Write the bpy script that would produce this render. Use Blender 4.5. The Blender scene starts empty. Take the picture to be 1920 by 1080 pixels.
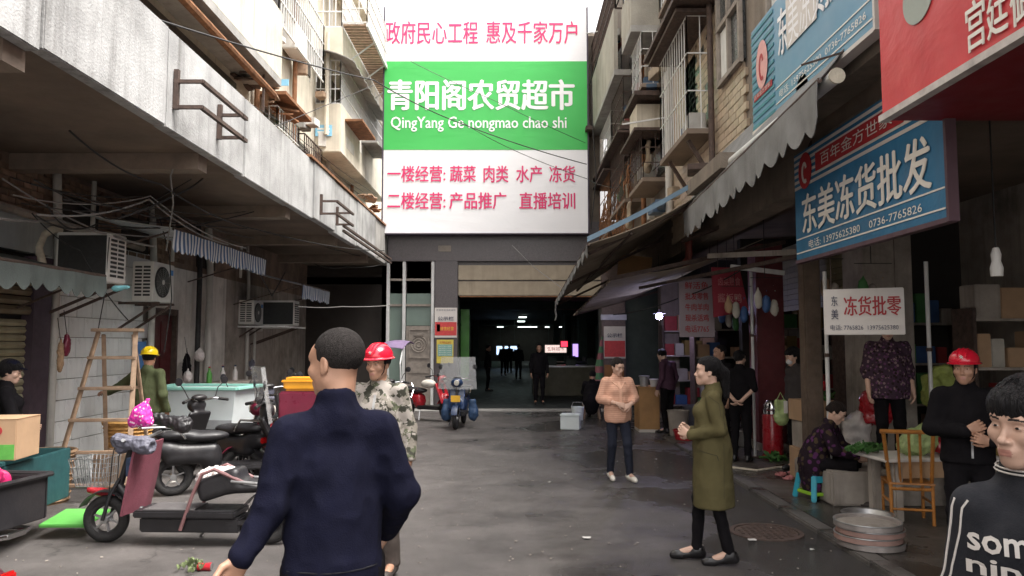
import bpy, bmesh, math, random
import numpy as np
from mathutils import Vector, Matrix
from math import radians as R, sin, cos, pi
random.seed(7)
SC = bpy.context.scene
COL = SC.collection

# ---------------------------------------------------------------- camera
CAMZ = 1.75
FPX = 1400.0                      # focal length in pixels of a 1920 px wide frame
PITCH = math.atan((643 - 540) / FPX)
cd = bpy.data.cameras.new('camera'); cam = bpy.data.objects.new('camera', cd); COL.objects.link(cam)
cam.location = (0, 0, CAMZ); cam.rotation_euler = (pi / 2 + PITCH, 0, 0)
cd.sensor_width = 36; cd.lens = FPX / 1920 * 36; cd.clip_start = .05; cd.clip_end = 600
SC.camera = cam
# ---------------------------------------------------------------- sky and sun (bright overcast)
W = bpy.data.worlds.new('World'); SC.world = W; W.use_nodes = True
_n = W.node_tree.nodes; _l = W.node_tree.links; _n.clear()
_sky = _n.new('ShaderNodeTexSky'); _sky.sky_type = 'NISHITA'; _sky.sun_disc = False
SUN_EL, SUN_AZ = R(64), R(68)     # azimuth from +Y (view direction) towards +X; elevation
_sky.sun_elevation = SUN_EL; _sky.sun_rotation = SUN_AZ; _sky.air_density = 1.0; _sky.dust_density = 3.0; _sky.ozone_density = 1.0
_hs = _n.new('ShaderNodeHueSaturation'); _hs.inputs['Saturation'].default_value = .10
_bg = _n.new('ShaderNodeBackground'); _bg.inputs['Strength'].default_value = .15
_wo = _n.new('ShaderNodeOutputWorld')
_tn = _n.new('ShaderNodeMix'); _tn.data_type = 'RGBA'; _tn.blend_type = 'MULTIPLY'; _tn.inputs[0].default_value = 1; _tn.inputs[7].default_value = (1.0, .965, .945, 1)
_l.new(_sky.outputs[0], _hs.inputs['Color']); _l.new(_hs.outputs[0], _tn.inputs[6]); _l.new(_tn.outputs[2], _bg.inputs['Color']); _l.new(_bg.outputs[0], _wo.inputs['Surface'])
sd = bpy.data.lights.new('sun', 'SUN'); sun = bpy.data.objects.new('sun', sd); COL.objects.link(sun)
sd.energy = 1.5; sd.angle = R(30); sd.color = (1.0, .96, .9)
_sv = Vector((sin(SUN_AZ) * cos(SUN_EL), -cos(SUN_AZ) * cos(SUN_EL) * .9, sin(SUN_EL)))
sun.rotation_euler = _sv.to_track_quat('Z', 'Y').to_euler()
_sky.sun_rotation = math.atan2(_sv.x, _sv.y)
SC.view_settings.view_transform = 'Standard'; SC.view_settings.look = 'None'
SC.view_settings.gamma = 1; SC.view_settings.use_curve_mapping = False
SC.view_settings.exposure = 2.15
SC.cycles.max_bounces = 8; SC.cycles.diffuse_bounces = 4; SC.cycles.transparent_max_bounces = 12
SC.cycles.use_denoising = True
SC.cycles.sample_clamp_indirect = 6

# ---------------------------------------------------------------- helpers: places
def at(px, py, D):
    """point at distance D down the street on the line of sight of a photo pixel"""
    vx = (px - 960) / FPX; vz = -(py - 540) / FPX
    y = cos(PITCH) - vz * sin(PITCH); z = sin(PITCH) + vz * cos(PITCH)
    s = D / y
    return Vector((vx * s, D, CAMZ + z * s))
def gp(px, py, z=0.0):
    vx = (px - 960) / FPX; vz = -(py - 540) / FPX
    y = cos(PITCH) - vz * sin(PITCH); zz = sin(PITCH) + vz * cos(PITCH)
    s = (z - CAMZ) / zz
    return Vector((vx * s, y * s, z))

# ---------------------------------------------------------------- helpers: materials
MATS = {}
def M(name, col=(.5, .5, .5), rough=.6, var=.18, scale=5, bump=.15, bscale=60, metal=0, streak=0, dirt=(.05, .042, .035),
      rnd=0, spec=.5, pattern=None, cols=None, pscale=10, emit=0, trans=0, alpha=1, blotch=0, wet=0, wetx=None, coat=0, fold=0, fscale=(14, 14, 14), crack=0):
    m = bpy.data.materials.new(name); m.use_nodes = True; MATS[name] = m
    nt = m.node_tree; N = nt.nodes; L = nt.links; b = N['Principled BSDF']
    tc = N.new('ShaderNodeTexCoord'); src = tc.outputs['Object']
    def noise(sc, det=5, vec=None, rough_=.6):
        n = N.new('ShaderNodeTexNoise'); n.inputs['Scale'].default_value = sc; n.inputs['Detail'].default_value = det
        n.inputs['Roughness'].default_value = rough_
        L.new(vec or src, n.inputs['Vector']); return n
    def ramp(inp, a, bb, lo=0, hi=1):
        r = N.new('ShaderNodeMapRange'); r.inputs[1].default_value = a; r.inputs[2].default_value = bb
        r.inputs[3].default_value = lo; r.inputs[4].default_value = hi; L.new(inp, r.inputs[0]); return r.outputs[0]
    def mix(f, A, B, mode='MIX'):
        x = N.new('ShaderNodeMix'); x.data_type = 'RGBA'; x.blend_type = mode
        if isinstance(f, (int, float)): x.inputs[0].default_value = f
        else: L.new(f, x.inputs[0])
        for i, c in ((6, A), (7, B)):
            if isinstance(c, tuple): x.inputs[i].default_value = (*c[:3], 1)
            else: L.new(c, x.inputs[i])
        return x.outputs[2]
    n1 = noise(scale)
    f = ramp(n1.outputs[0], .3, .7)
    lo = tuple(c * (1 - var) for c in col); hi = tuple(min(c * (1 + var), .95) for c in col)
    c = mix(f, lo, hi)
    if pattern == 'camo':
        for i, cc in enumerate(cols):
            mp = N.new('ShaderNodeMapping'); mp.inputs['Location'].default_value = (i * 3.1, i * 1.7, i * 5.3); L.new(src, mp.inputs[0])
            k = noise(pscale, 3, mp.outputs[0]); c = mix(ramp(k.outputs[0], .52, .545), c, cc)
    elif pattern == 'floral':
        for i, cc in enumerate(cols):
            mp = N.new('ShaderNodeMapping'); mp.inputs['Location'].default_value = (i * 3.1, i * 1.7, i * 5.3); L.new(src, mp.inputs[0])
            v = N.new('ShaderNodeTexVoronoi'); v.inputs['Scale'].default_value = pscale; L.new(mp.outputs[0], v.inputs['Vector'])
            c = mix(ramp(v.outputs['Distance'], .28, .36, 1, 0), c, cc)
    elif pattern == 'stripe':      # stripes along object y
        sx = N.new('ShaderNodeSeparateXYZ'); L.new(src, sx.inputs[0])
        ma = N.new('ShaderNodeMath'); ma.operation = 'MULTIPLY'; ma.inputs[1].default_value = pscale; L.new(sx.outputs['Y'], ma.inputs[0])
        mb_ = N.new('ShaderNodeMath'); mb_.operation = 'FRACT'; L.new(ma.outputs[0], mb_.inputs[0])
        c = mix(ramp(mb_.outputs[0], .47, .53), c, cols[0])
    elif pattern == 'stripez':
        sx = N.new('ShaderNodeSeparateXYZ'); L.new(src, sx.inputs[0])
        ma = N.new('ShaderNodeMath'); ma.operation = 'MULTIPLY'; ma.inputs[1].default_value = pscale; L.new(sx.outputs['Z'], ma.inputs[0])
        mb_ = N.new('ShaderNodeMath'); mb_.operation = 'FRACT'; L.new(ma.outputs[0], mb_.inputs[0])
        c = mix(ramp(mb_.outputs[0], .45, .55), c, cols[0])
    elif pattern == 'brick':
        bt = N.new('ShaderNodeTexBrick'); bt.inputs['Scale'].default_value = pscale
        bt.inputs['Color1'].default_value = (*col, 1); bt.inputs['Color2'].default_value = (*cols[0], 1); bt.inputs['Mortar'].default_value = (*cols[1], 1)
        mp = N.new('ShaderNodeMapping'); mp.inputs['Rotation'].default_value = (0, R(90), R(90)); L.new(src, mp.inputs[0]); L.new(mp.outputs[0], bt.inputs[0])
        c = mix(.8, c, bt.outputs[0])
    if blotch:
        k = noise(scale * .35, 8, None, .7); c = mix(ramp(k.outputs[0], .5, .72, 0, blotch), c, dirt)
    if streak:
        mp = N.new('ShaderNodeMapping'); mp.inputs['Scale'].default_value = (7, 7, .35); L.new(src, mp.inputs[0])
        k = noise(1.0, 6, mp.outputs[0], .65)
        k2 = noise(.5, 3)
        mm = N.new('ShaderNodeMath'); mm.operation = 'MULTIPLY'
        L.new(ramp(k.outputs[0], .5, .78, 0, streak), mm.inputs[0]); L.new(ramp(k2.outputs[0], .35, .65, .25, 1), mm.inputs[1])
        c = mix(mm.outputs[0], c, dirt)
    if rnd:
        oi = N.new('ShaderNodeObjectInfo'); r = ramp(oi.outputs['Random'], 0, 1, 1 - rnd, 1 + rnd * .5)
        cx = N.new('ShaderNodeVectorMath'); cx.operation = 'SCALE'; L.new(c, cx.inputs[0]); L.new(r, cx.inputs['Scale']); c = cx.outputs[0]
    L.new(c, b.inputs['Base Color'])
    rn = noise(scale * 2.3, 4)
    rr = ramp(rn.outputs[0], .3, .7, max(.02, rough - .12), min(1, rough + .12))
    if wet:                        # darker glossy film in noise-shaped pools
        k = noise(wet, 4); wf_ = k.outputs[0]
        if wetx:                   # the wet side of the street
            sx = N.new('ShaderNodeSeparateXYZ'); L.new(src, sx.inputs[0])
            ad = N.new('ShaderNodeMath'); ad.operation = 'ADD'; L.new(ramp(sx.outputs['X'], wetx[0], wetx[1], -.22, .10), ad.inputs[0]); L.new(wf_, ad.inputs[1]); wf_ = ad.outputs[0]
        w_ = ramp(wf_, .44, .58)
        c2 = mix(w_, c, mix(.62, c, (.012, .011, .01))); L.new(c2, b.inputs['Base Color'])
        x = N.new('ShaderNodeMix'); L.new(w_, x.inputs[0]); L.new(rr, x.inputs[2]); x.inputs[3].default_value = .13; rr = x.outputs[0]
    L.new(rr, b.inputs['Roughness'])
    b.inputs['Metallic'].default_value = metal
    b.inputs['Specular IOR Level'].default_value = spec
    if coat: b.inputs['Coat Weight'].default_value = coat; b.inputs['Coat Roughness'].default_value = .08
    if bump:
        bn = noise(bscale, 5); bp = N.new('ShaderNodeBump'); bp.inputs['Strength'].default_value = bump; bp.inputs['Distance'].default_value = .02
        L.new(bn.outputs[0], bp.inputs['Height']); L.new(bp.outputs[0], b.inputs['Normal'])
    if fold:                       # larger creases under the fine relief
        mp = N.new('ShaderNodeMapping'); mp.inputs['Scale'].default_value = fscale; L.new(src, mp.inputs[0])
        fn = noise(1.0, 4, mp.outputs[0], .55); fn.inputs['Distortion'].default_value = .6
        bf = N.new('ShaderNodeBump'); bf.inputs['Strength'].default_value = fold; bf.inputs['Distance'].default_value = .03
        L.new(fn.outputs[0], bf.inputs['Height'])
        if bump: L.new(bf.outputs[0], bp.inputs['Normal'])
        else: L.new(bf.outputs[0], b.inputs['Normal'])
    if crack:
        dn = noise(2.2, 4); mx = N.new('ShaderNodeVectorMath'); mx.operation = 'MULTIPLY_ADD'; mx.inputs[1].default_value = (.7, .7, .7); L.new(dn.outputs['Color'], mx.inputs[0]); L.new(src, mx.inputs[2])
        vo = N.new('ShaderNodeTexVoronoi'); vo.feature = 'DISTANCE_TO_EDGE'; vo.inputs['Scale'].default_value = crack; L.new(mx.outputs[0], vo.inputs['Vector'])
        gate = ramp(noise(.5, 2).outputs[0], .50, .60); cm = N.new('ShaderNodeMath'); cm.operation = 'MULTIPLY'; L.new(ramp(vo.outputs['Distance'], .0, .012, .7, 0), cm.inputs[0]); L.new(gate, cm.inputs[1])
        old = b.inputs['Base Color'].links[0].from_socket
        sp_n = noise(90, 2); spk = ramp(sp_n.outputs[0], .66, .74, 0, .45)      # pale aggregate
        L.new(mix(cm.outputs[0], mix(spk, old, (.20, .19, .175)), (.012, .011, .010)), b.inputs['Base Color'])
    if emit:
        b.inputs['Emission Color'].default_value = (*col, 1); b.inputs['Emission Strength'].default_value = emit
    if trans: b.inputs['Transmission Weight'].default_value = trans; b.inputs['IOR'].default_value = 1.1
    if alpha < 1: b.inputs['Alpha'].default_value = alpha
    return m

# ---------------------------------------------------------------- helpers: meshes
class MB:
    def __init__(s): s.v = []; s.f = []
    def add(s, vs, fs):
        o = len(s.v); s.v += [tuple(p) for p in vs]; s.f += [tuple(o + i for i in f) for f in fs]; return s
    def box(s, x0, x1, y0, y1, z0, z1):
        return s.add([(x0, y0, z0), (x1, y0, z0), (x1, y1, z0), (x0, y1, z0), (x0, y0, z1), (x1, y0, z1), (x1, y1, z1), (x0, y1, z1)],
                     [(0, 3, 2, 1), (4, 5, 6, 7), (0, 1, 5, 4), (1, 2, 6, 5), (2, 3, 7, 6), (3, 0, 4, 7)])
    def cbox(s, c, d, rot=None):
        h = [Vector((sx * d[0] / 2, sy * d[1] / 2, sz * d[2] / 2)) for sz in (-1, 1) for sx, sy in ((-1, -1), (1, -1), (1, 1), (-1, 1))]
        if rot is not None: h = [rot @ p for p in h]
        c = Vector(c)
        return s.add([c + p for p in h], [(0, 3, 2, 1), (4, 5, 6, 7), (0, 1, 5, 4), (1, 2, 6, 5), (2, 3, 7, 6), (3, 0, 4, 7)])
    def bar(s, p, q, w, h=None, up=(0, 0, 1)):
        p = Vector(p); q = Vector(q); h = h or w; d = (q - p)
        if d.length < 1e-6: return s
        L_ = d.length; d.normalize(); up = Vector(up)
        if abs(d.dot(up)) > .98: up = Vector((0, 1, 0)) if abs(d.y) < .9 else Vector((1, 0, 0))
        x = d.cross(up).normalized(); z = x.cross(d)
        m = Matrix((x, d, z)).transposed()
        return s.cbox((p + q) / 2, (w, L_, h), m)
    def tube(s, pts, r, n=8, caps=True, rs=None):
        pts = [Vector(p) for p in pts]; rings = []; prev = None
        for i, p in enumerate(pts):
            d = (pts[min(i + 1, len(pts) - 1)] - pts[max(i - 1, 0)]).normalized()
            if prev is None:
                u = Vector((0, 0, 1)) if abs(d.z) < .9 else Vector((1, 0, 0)); x = d.cross(u).normalized()
            else: x = (prev - d * prev.dot(d)).normalized()
            prev = x; y = d.cross(x); rr = rs[i] if rs else r
            rings.append([p + (x * cos(2 * pi * k / n) + y * sin(2 * pi * k / n)) * rr for k in range(n)])
        vs = [p for g in rings for p in g]; fs = []
        for i in range(len(pts) - 1):
            for k in range(n): a = i * n + k; b = i * n + (k + 1) % n; fs.append((a, b, b + n, a + n))
        if caps: fs.append(tuple(range(n - 1, -1, -1))); fs.append(tuple((len(pts) - 1) * n + k for k in range(n)))
        return s.add(vs, fs)
    def cyl(s, p, q, r, n=16, r2=None): return s.tube([p, q], r, n, True, [r, r if r2 is None else r2])
    def lathe(s, prof, c=(0, 0, 0), n=24, axis='z', close=False):
        c = Vector(c); vs = []
        for r, z in prof:
            for k in range(n):
                a = 2 * pi * k / n; u, v = r * cos(a), r * sin(a)
                vs.append(c + (Vector((u, v, z)) if axis == 'z' else Vector((z, u, v)) if axis == 'x' else Vector((v, z, u))))
        m = len(prof); fs = []
        for i in range(m if close else m - 1):
            j = (i + 1) % m
            for k in range(n): a = i * n + k; b = i * n + (k + 1) % n; fs.append((a, b, j * n + (k + 1) % n, j * n + k))
        return s.add(vs, fs)
    def torus(s, c, Rr, r, axis='x', n=28, m=8): return s.lathe([(Rr + r * cos(2 * pi * k / m), r * sin(2 * pi * k / m)) for k in range(m)], c, n, axis, True)
    def quad(s, a, b, c, d): return s.add([a, b, c, d], [(0, 1, 2, 3)])
    def sheet(s, P, th=(0, 0, 0)):     # P: rows of points; th: thickness vector
        nr, nc = len(P), len(P[0]); th = Vector(th)
        vs = [Vector(p) for r in P for p in r]; fs = [(i * nc + j, i * nc + j + 1, (i + 1) * nc + j + 1, (i + 1) * nc + j) for i in range(nr - 1) for j in range(nc - 1)]
        if th.length == 0: return s.add(vs, fs)
        k = len(vs); fs2 = [tuple(x + k for x in reversed(f)) for f in fs]
        ed = []
        for j in range(nc - 1): ed += [(j, j + 1), ((nr - 1) * nc + j + 1, (nr - 1) * nc + j)]
        for i in range(nr - 1): ed += [((i + 1) * nc, i * nc), (i * nc + nc - 1, (i + 1) * nc + nc - 1)]
        return s.add(vs + [p + th for p in vs], fs + fs2 + [(b, a, a + k, b + k) for a, b in ed])
    def prism(s, poly, axis, a, b):    # poly in the two other axes
        def P(u, v, w): return (w, u, v) if axis == 'x' else (u, w, v) if axis == 'y' else (u, v, w)
        n = len(poly)
        return s.add([P(u, v, a) for u, v in poly] + [P(u, v, b) for u, v in poly],
                     [tuple(range(n))[::-1], tuple(range(n, 2 * n))] + [(i, (i + 1) % n, n + (i + 1) % n, n + i) for i in range(n)])
    def xf(s, m): s.v = [tuple(m @ Vector(p)) for p in s.v]; return s

def empty(name, loc, rz=0):
    o = bpy.data.objects.new(name, None); COL.objects.link(o); o.location = loc; o.rotation_euler = (0, 0, rz); o.empty_display_size = .1
    return o
def tag(o, label=None, cat=None, group=None, kind=None):
    if label: o['label'] = label
    if cat: o['category'] = cat
    if group: o['group'] = group
    if kind: o['kind'] = kind
    return o
def thing(name, label, cat, loc=(0, 0, 0), rz=0, group=None): return tag(empty(name, loc, rz), label, cat, group)
def mesh_of(name, mb, mat, bevel=0, smooth=40):
    me = bpy.data.meshes.new(name); me.from_pydata(mb.v, [], mb.f)
    bm = bmesh.new(); bm.from_mesh(me); bmesh.ops.recalc_face_normals(bm, faces=bm.faces)
    if bevel: bmesh.ops.bevel(bm, geom=[e for e in bm.edges if len(e.link_faces) == 2 and e.calc_face_angle(0) > .5], offset=bevel, segments=2, affect='EDGES', clamp_overlap=True)
    bm.to_mesh(me); bm.free()
    if smooth: me.polygons.foreach_set('use_smooth', [True] * len(me.polygons)); me.set_sharp_from_angle(angle=R(smooth))
    for m in (mat if isinstance(mat, (list, tuple)) else [mat]): me.materials.append(m)
    return me
def part(name, mb, mat, parent=None, label=None, bevel=0, smooth=40, world=False, kind=None):
    if world and parent is not None:
        inv = (Matrix.Translation(parent.location) @ Matrix.Rotation(parent.rotation_euler.z, 4, 'Z')).inverted(); mb.xf(inv)
    o = bpy.data.objects.new(name, mesh_of(name, mb, mat, bevel, smooth) if isinstance(mb, MB) else mb); COL.objects.link(o)
    if parent is not None: o.parent = parent
    if label: o['label'] = label
    if kind: o['kind'] = kind
    return o
def solo(name, label, cat, mb, mat, group=None, bevel=0, origin=None, kind=None, smooth=40):
    """a thing that is one mesh; the mesh is given in world coordinates, the origin goes to its base"""
    xs = np.array(mb.v); o0 = Vector(origin) if origin else Vector(((xs[:, 0].min() + xs[:, 0].max()) / 2, (xs[:, 1].min() + xs[:, 1].max()) / 2, xs[:, 2].min()))
    mb.v = [tuple(Vector(p) - o0) for p in mb.v]
    o = part(name, mb, mat, None, None, bevel, smooth); o.location = o0
    return tag(o, label, cat, group, kind)
def struct(name, mb, mat, bevel=0):
    o = part(name, mb, mat, None, None, bevel); o['kind'] = 'structure'; return o
def children(o): return [c for c in bpy.data.objects if c.parent == o]
def copy_tree(o, loc=None, rz=None, label=None, parent=None, kids=None):
    if kids is None:
        kids = {}
        for c in bpy.data.objects:
            if c.parent: kids.setdefault(c.parent.name, []).append(c)
    c = o.copy(); COL.objects.link(c)
    if parent is not None: c.parent = parent
    if loc is not None: c.location = loc
    if rz is not None: c.rotation_euler.z = rz
    if label: c['label'] = label
    for ch in kids.get(o.name, []): copy_tree(ch, None, None, None, c, kids)
    return c
def pieces(name, mesh, spots, parent, seen=300):
    for i, (loc, rot) in enumerate(spots):
        o = bpy.data.objects.new(name, mesh); COL.objects.link(o); o.parent = parent; o.location = loc
        if rot: o.rotation_euler = rot

def text_mesh(s, width, height, bold=0.0, extrude=.004, name='lettering', mat=None, spacing=1.0):
    cu = bpy.data.curves.new(name, 'FONT'); cu.body = s; cu.size = 1; cu.offset = 0; cu.extrude = 0; cu.resolution_u = 2
    cu.space_character = spacing; cu.offset = bold; cu.align_x = 'CENTER'
    o = bpy.data.objects.new(name, cu); COL.objects.link(o)
    dg = bpy.context.evaluated_depsgraph_get(); dg.update()
    me = bpy.data.meshes.new_from_object(o.evaluated_get(dg)); bpy.data.objects.remove(o); bpy.data.curves.remove(cu)
    me.name = name
    n = len(me.vertices); co = np.empty(n * 3); me.vertices.foreach_get('co', co); co = co.reshape(-1, 3)
    mn, mx = co.min(0), co.max(0); c = (mn + mx) / 2
    out = np.zeros_like(co); out[:, 0] = (co[:, 0] - c[0]) / (mx[0] - mn[0]) * width; out[:, 2] = (co[:, 1] - c[1]) / (mx[1] - mn[1]) * height
    me.vertices.foreach_set('co', out.ravel()); me.update()
    me.materials.clear(); me.materials.append(mat)
    return me
def lettering(s, parent, c, width, height, mat, bold=0.0, lift=.006, spacing=1.0, slant=0):
    """text standing upright in the parent's local xz plane, read from -y; bold prints it again slightly shifted"""
    me = text_mesh(s, width, height, 0, 0, 'lettering', mat, spacing)
    if bold:
        bm = bmesh.new(); n = len(s.strip()); e = bold * min(height, width / max(1, n)) * 1.1
        for i, (dx, dz) in enumerate(((0, 0), (e, 0), (-e, 0), (0, e * .6), (0, -e * .6))):
            m2 = me.copy(); m2.transform(Matrix.Translation((dx, -i * .0012, dz))); bm.from_mesh(m2); bpy.data.meshes.remove(m2)
        bm.to_mesh(me); bm.free()
    o = bpy.data.objects.new('lettering', me); COL.objects.link(o); o.parent = parent
    o.location = (c[0], c[1] - lift, c[2]); o.rotation_euler = (0, slant, 0)
    return o

# ---------------------------------------------------------------- helpers: smooth bodies from distance fields
def vnoise(p, seed=0):
    i = np.floor(p).astype(np.int64); f = p - i; f = f * f * (3 - 2 * f)
    def h(a, b, c):
        x = (a * 374761393 + b * 668265263 + c * 2147483647 + seed * 974711) & 0xffffffff
        x = ((x ^ (x >> 13)) * 1274126177) & 0xffffffff
        return ((x ^ (x >> 16)) & 0xffff) / 65535.0
    r = 0
    for dx in (0, 1):
        for dy in (0, 1):
            for dz in (0, 1):
                w = (f[:, 0] if dx else 1 - f[:, 0]) * (f[:, 1] if dy else 1 - f[:, 1]) * (f[:, 2] if dz else 1 - f[:, 2])
                r = r + w * h(i[:, 0] + dx, i[:, 1] + dy, i[:, 2] + dz)
    return r
V = lambda *a: np.array(a, float)
def cap(a, b, ra, rb=None, k=.02): return ('cap', V(*a), V(*b), ra, ra if rb is None else rb, k)
def ell(c, r, k=.02, rot=None): return ('ell', V(*c), V(*r), rot, k)
def ecap(a, b, ra, rb, q, side=(1, 0, 0), k=.03): return ('ecap', V(*a), V(*b), ra, rb, q, V(*side), k)
def sub(c, r, k=.01): return ('sub', V(*c), V(*r), None, k)
def rbox(c, d, r=.02, k=.01, rot=None): return ('rbox', V(*c), V(*d) / 2, r, rot, k)
def _ev(pr, P):
    t = pr[0]
    if t == 'cap':
        _, a, b, ra, rb, k = pr; ab = b - a; q = P - a; L2 = max(ab @ ab, 1e-9); u = np.clip(q @ ab / L2, 0, 1)
        return np.linalg.norm(q - u[..., None] * ab, axis=-1) - (ra + (rb - ra) * u)
    if t == 'ecap':
        _, a, b, ra, rb, qq, s, k = pr; ab = b - a; L = np.linalg.norm(ab) + 1e-9; ax = ab / L
        s = s - ax * (s @ ax); s /= np.linalg.norm(s); n = np.cross(ax, s)
        q = P - a; u = np.clip(q @ ax / L, 0, 1); q = q - u[..., None] * ab
        d = np.sqrt((q @ s) ** 2 + (q @ n / qq) ** 2 + (q @ ax) ** 2) - (ra + (rb - ra) * u)
        return d * (1 + qq) / 2
    if t in ('ell', 'sub'):
        _, c, r, rot, k = pr; q = P - c
        if rot is not None: q = q @ rot
        k0 = np.linalg.norm(q / r, axis=-1); k1 = np.linalg.norm(q / (r * r), axis=-1) + 1e-9
        return k0 * (k0 - 1) / k1
    if t == 'rbox':
        _, c, h, r, rot, k = pr; q = P - c
        if rot is not None: q = q @ rot
        q = np.abs(q) - (h - r)
        return np.linalg.norm(np.maximum(q, 0), axis=-1) + np.minimum(q.max(-1), 0) - r
def _bb(pr):
    t = pr[0]
    if t in ('cap', 'ecap'):
        r = max(pr[3], pr[4]); return np.minimum(pr[1], pr[2]) - r, np.maximum(pr[1], pr[2]) + r
    if t in ('ell', 'sub'):
        r = pr[2] if pr[3] is None else np.full(3, pr[2].max()); return pr[1] - r, pr[1] + r
    r = pr[2] if pr[4] is None else np.full(3, np.linalg.norm(pr[2])); return pr[1] - r, pr[1] + r
def sdf_mesh(prims, h, cuts=(), lo=None, hi=None):
    """returns vertex and quad arrays of the smooth union of the primitives"""
    B = [_bb(p) for p in prims if p[0] != 'sub']
    L0 = np.min([b[0] for b in B], 0) - 3 * h; H0 = np.max([b[1] for b in B], 0) + 3 * h
    if lo is not None: L0 = np.maximum(L0, lo)
    if hi is not None: H0 = np.minimum(H0, hi)
    n = np.maximum(np.ceil((H0 - L0) / h).astype(int) + 1, 4)
    F = np.full(n, .5, np.float32)
    ax = [L0[i] + h * np.arange(n[i]) for i in range(3)]
    for pr in prims:
        k = pr[-1]; a, b = _bb(pr); m = k + 3 * h
        i0 = np.clip(np.floor((a - m - L0) / h).astype(int), 0, n); i1 = np.clip(np.ceil((b + m - L0) / h).astype(int) + 1, 0, n)
        if (i1 <= i0).any(): continue
        sl = tuple(slice(i0[j], i1[j]) for j in range(3))
        P = np.stack(np.meshgrid(*[ax[j][sl[j]] for j in range(3)], indexing='ij'), -1)
        d = _ev(pr, P); f = F[sl]
        if pr[0] == 'sub':
            d = -d; hh = np.maximum(k - np.abs(f - d), 0) / max(k, 1e-6); F[sl] = np.maximum(f, d) + hh * hh * k / 4
        else:
            hh = np.maximum(k - np.abs(f - d), 0) / max(k, 1e-6); F[sl] = np.minimum(f, d) - hh * hh * k / 4
    if cuts:
        P = np.stack(np.meshgrid(*ax, indexing='ij'), -1)
        for c in cuts:
            if callable(c): F = np.maximum(F, c(P))
            else: F = np.maximum(F, (P - V(*c[0])) @ V(*c[1]))
    S = F < 0
    cnt = sum(S[dx:n[0] - 1 + dx, dy:n[1] - 1 + dy, dz:n[2] - 1 + dz].astype(np.int8) for dx in (0, 1) for dy in (0, 1) for dz in (0, 1))
    act = (cnt > 0) & (cnt < 8); idx = np.argwhere(act); N_ = len(idx)
    if N_ == 0: return np.zeros((0, 3)), []
    cid = np.full(act.shape, -1, np.int64); cid[act] = np.arange(N_)
    C = [(dx, dy, dz) for dx in (0, 1) for dy in (0, 1) for dz in (0, 1)]
    val = {c: F[idx[:, 0] + c[0], idx[:, 1] + c[1], idx[:, 2] + c[2]] for c in C}
    acc = np.zeros((N_, 3)); num = np.zeros(N_)
    for c in C:
        for j in range(3):
            if c[j] == 0:
                e = list(c); e[j] = 1; e = tuple(e); va, vb = val[c], val[e]; x = (va < 0) != (vb < 0)
                t = np.where(x, va / np.where(x, va - vb, 1), 0)
                p = np.tile(np.array(c, float), (N_, 1)); p[:, j] += t
                acc += p * x[:, None]; num += x
    vs = (idx + acc / num[:, None]) * h + L0
    fs = []
    for j in range(3):
        a = [slice(0, -1)] * 3; b = [slice(0, -1)] * 3; b[j] = slice(1, None); a[j] = slice(0, -1)
        o1, o2 = [(1, 2), (2, 0), (0, 1)][j]
        s0 = S[tuple(slice(0, n[q] - 1) if q == j else slice(1, n[q] - 1) for q in range(3))]
        s1 = S[tuple(slice(1, n[q]) if q == j else slice(1, n[q] - 1) for q in range(3))]
        e = np.argwhere(s0 != s1)
        if not len(e): continue
        sgn = s0[e[:, 0], e[:, 1], e[:, 2]]
        e = e + np.array([0 if q == j else 1 for q in range(3)])
        d1 = np.zeros(3, int); d1[o1] = 1; d2 = np.zeros(3, int); d2[o2] = 1
        q4 = [cid[tuple((e - d).T)] for d in (d1 + d2, d2, np.zeros(3, int), d1)]
        Q = np.stack(q4, 1); Q[~sgn] = Q[~sgn][:, ::-1]; Q = Q[(Q >= 0).all(1)]; fs.append(Q)
    return vs, np.concatenate(fs)
def np_mesh(name, vs, fs, mats, wr=0, wf=(9, 9, 9), seed=0, paint=None, bumpf=None):
    me = bpy.data.meshes.new(name); nf = len(fs)
    me.vertices.add(len(vs)); me.vertices.foreach_set('co', np.asarray(vs, float).ravel())
    me.loops.add(nf * 4); me.loops.foreach_set('vertex_index', np.asarray(fs).ravel().astype(np.int32))
    me.polygons.add(nf); me.polygons.foreach_set('loop_start', np.arange(0, nf * 4, 4, dtype=np.int32))
    me.polygons.foreach_set('use_smooth', np.ones(nf, bool)); me.update(calc_edges=True)
    if wr and len(vs):
        nn = np.empty(len(vs) * 3); me.vertices.foreach_get('normal', nn) if False else None
        nn = np.array([v.normal[:] for v in me.vertices])
        w = vnoise(vs * np.array(wf), seed); w2 = vnoise(vs * np.array(wf) * 2.3 + 5, seed + 1)
        r = (1 - np.abs(2 * w - 1) * 2.2) * .55 + (1 - np.abs(2 * w2 - 1) * 2) * .3 - .3
        vs = vs + nn * (r * wr)[:, None]; me.vertices.foreach_set('co', vs.ravel()); me.update()
    for m in (mats if isinstance(mats, (list, tuple)) else [mats]): me.materials.append(m)
    if paint is not None:
        fc = vs[fs].mean(1); me.polygons.foreach_set('material_index', paint(fc).astype(np.int32))
    return me
def blob(name, prims, mat, h=.01, parent=None, cuts=(), wr=0, wf=(9, 9, 9), seed=0, label=None, loc=None):
    vs, fs = sdf_mesh(prims, h, cuts)
    o = bpy.data.objects.new(name, np_mesh(name, vs, fs, mat, wr, wf, seed)); COL.objects.link(o)
    if parent is not None: o.parent = parent
    if loc is not None: o.location = loc
    if label: o['label'] = label
    return o
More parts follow.
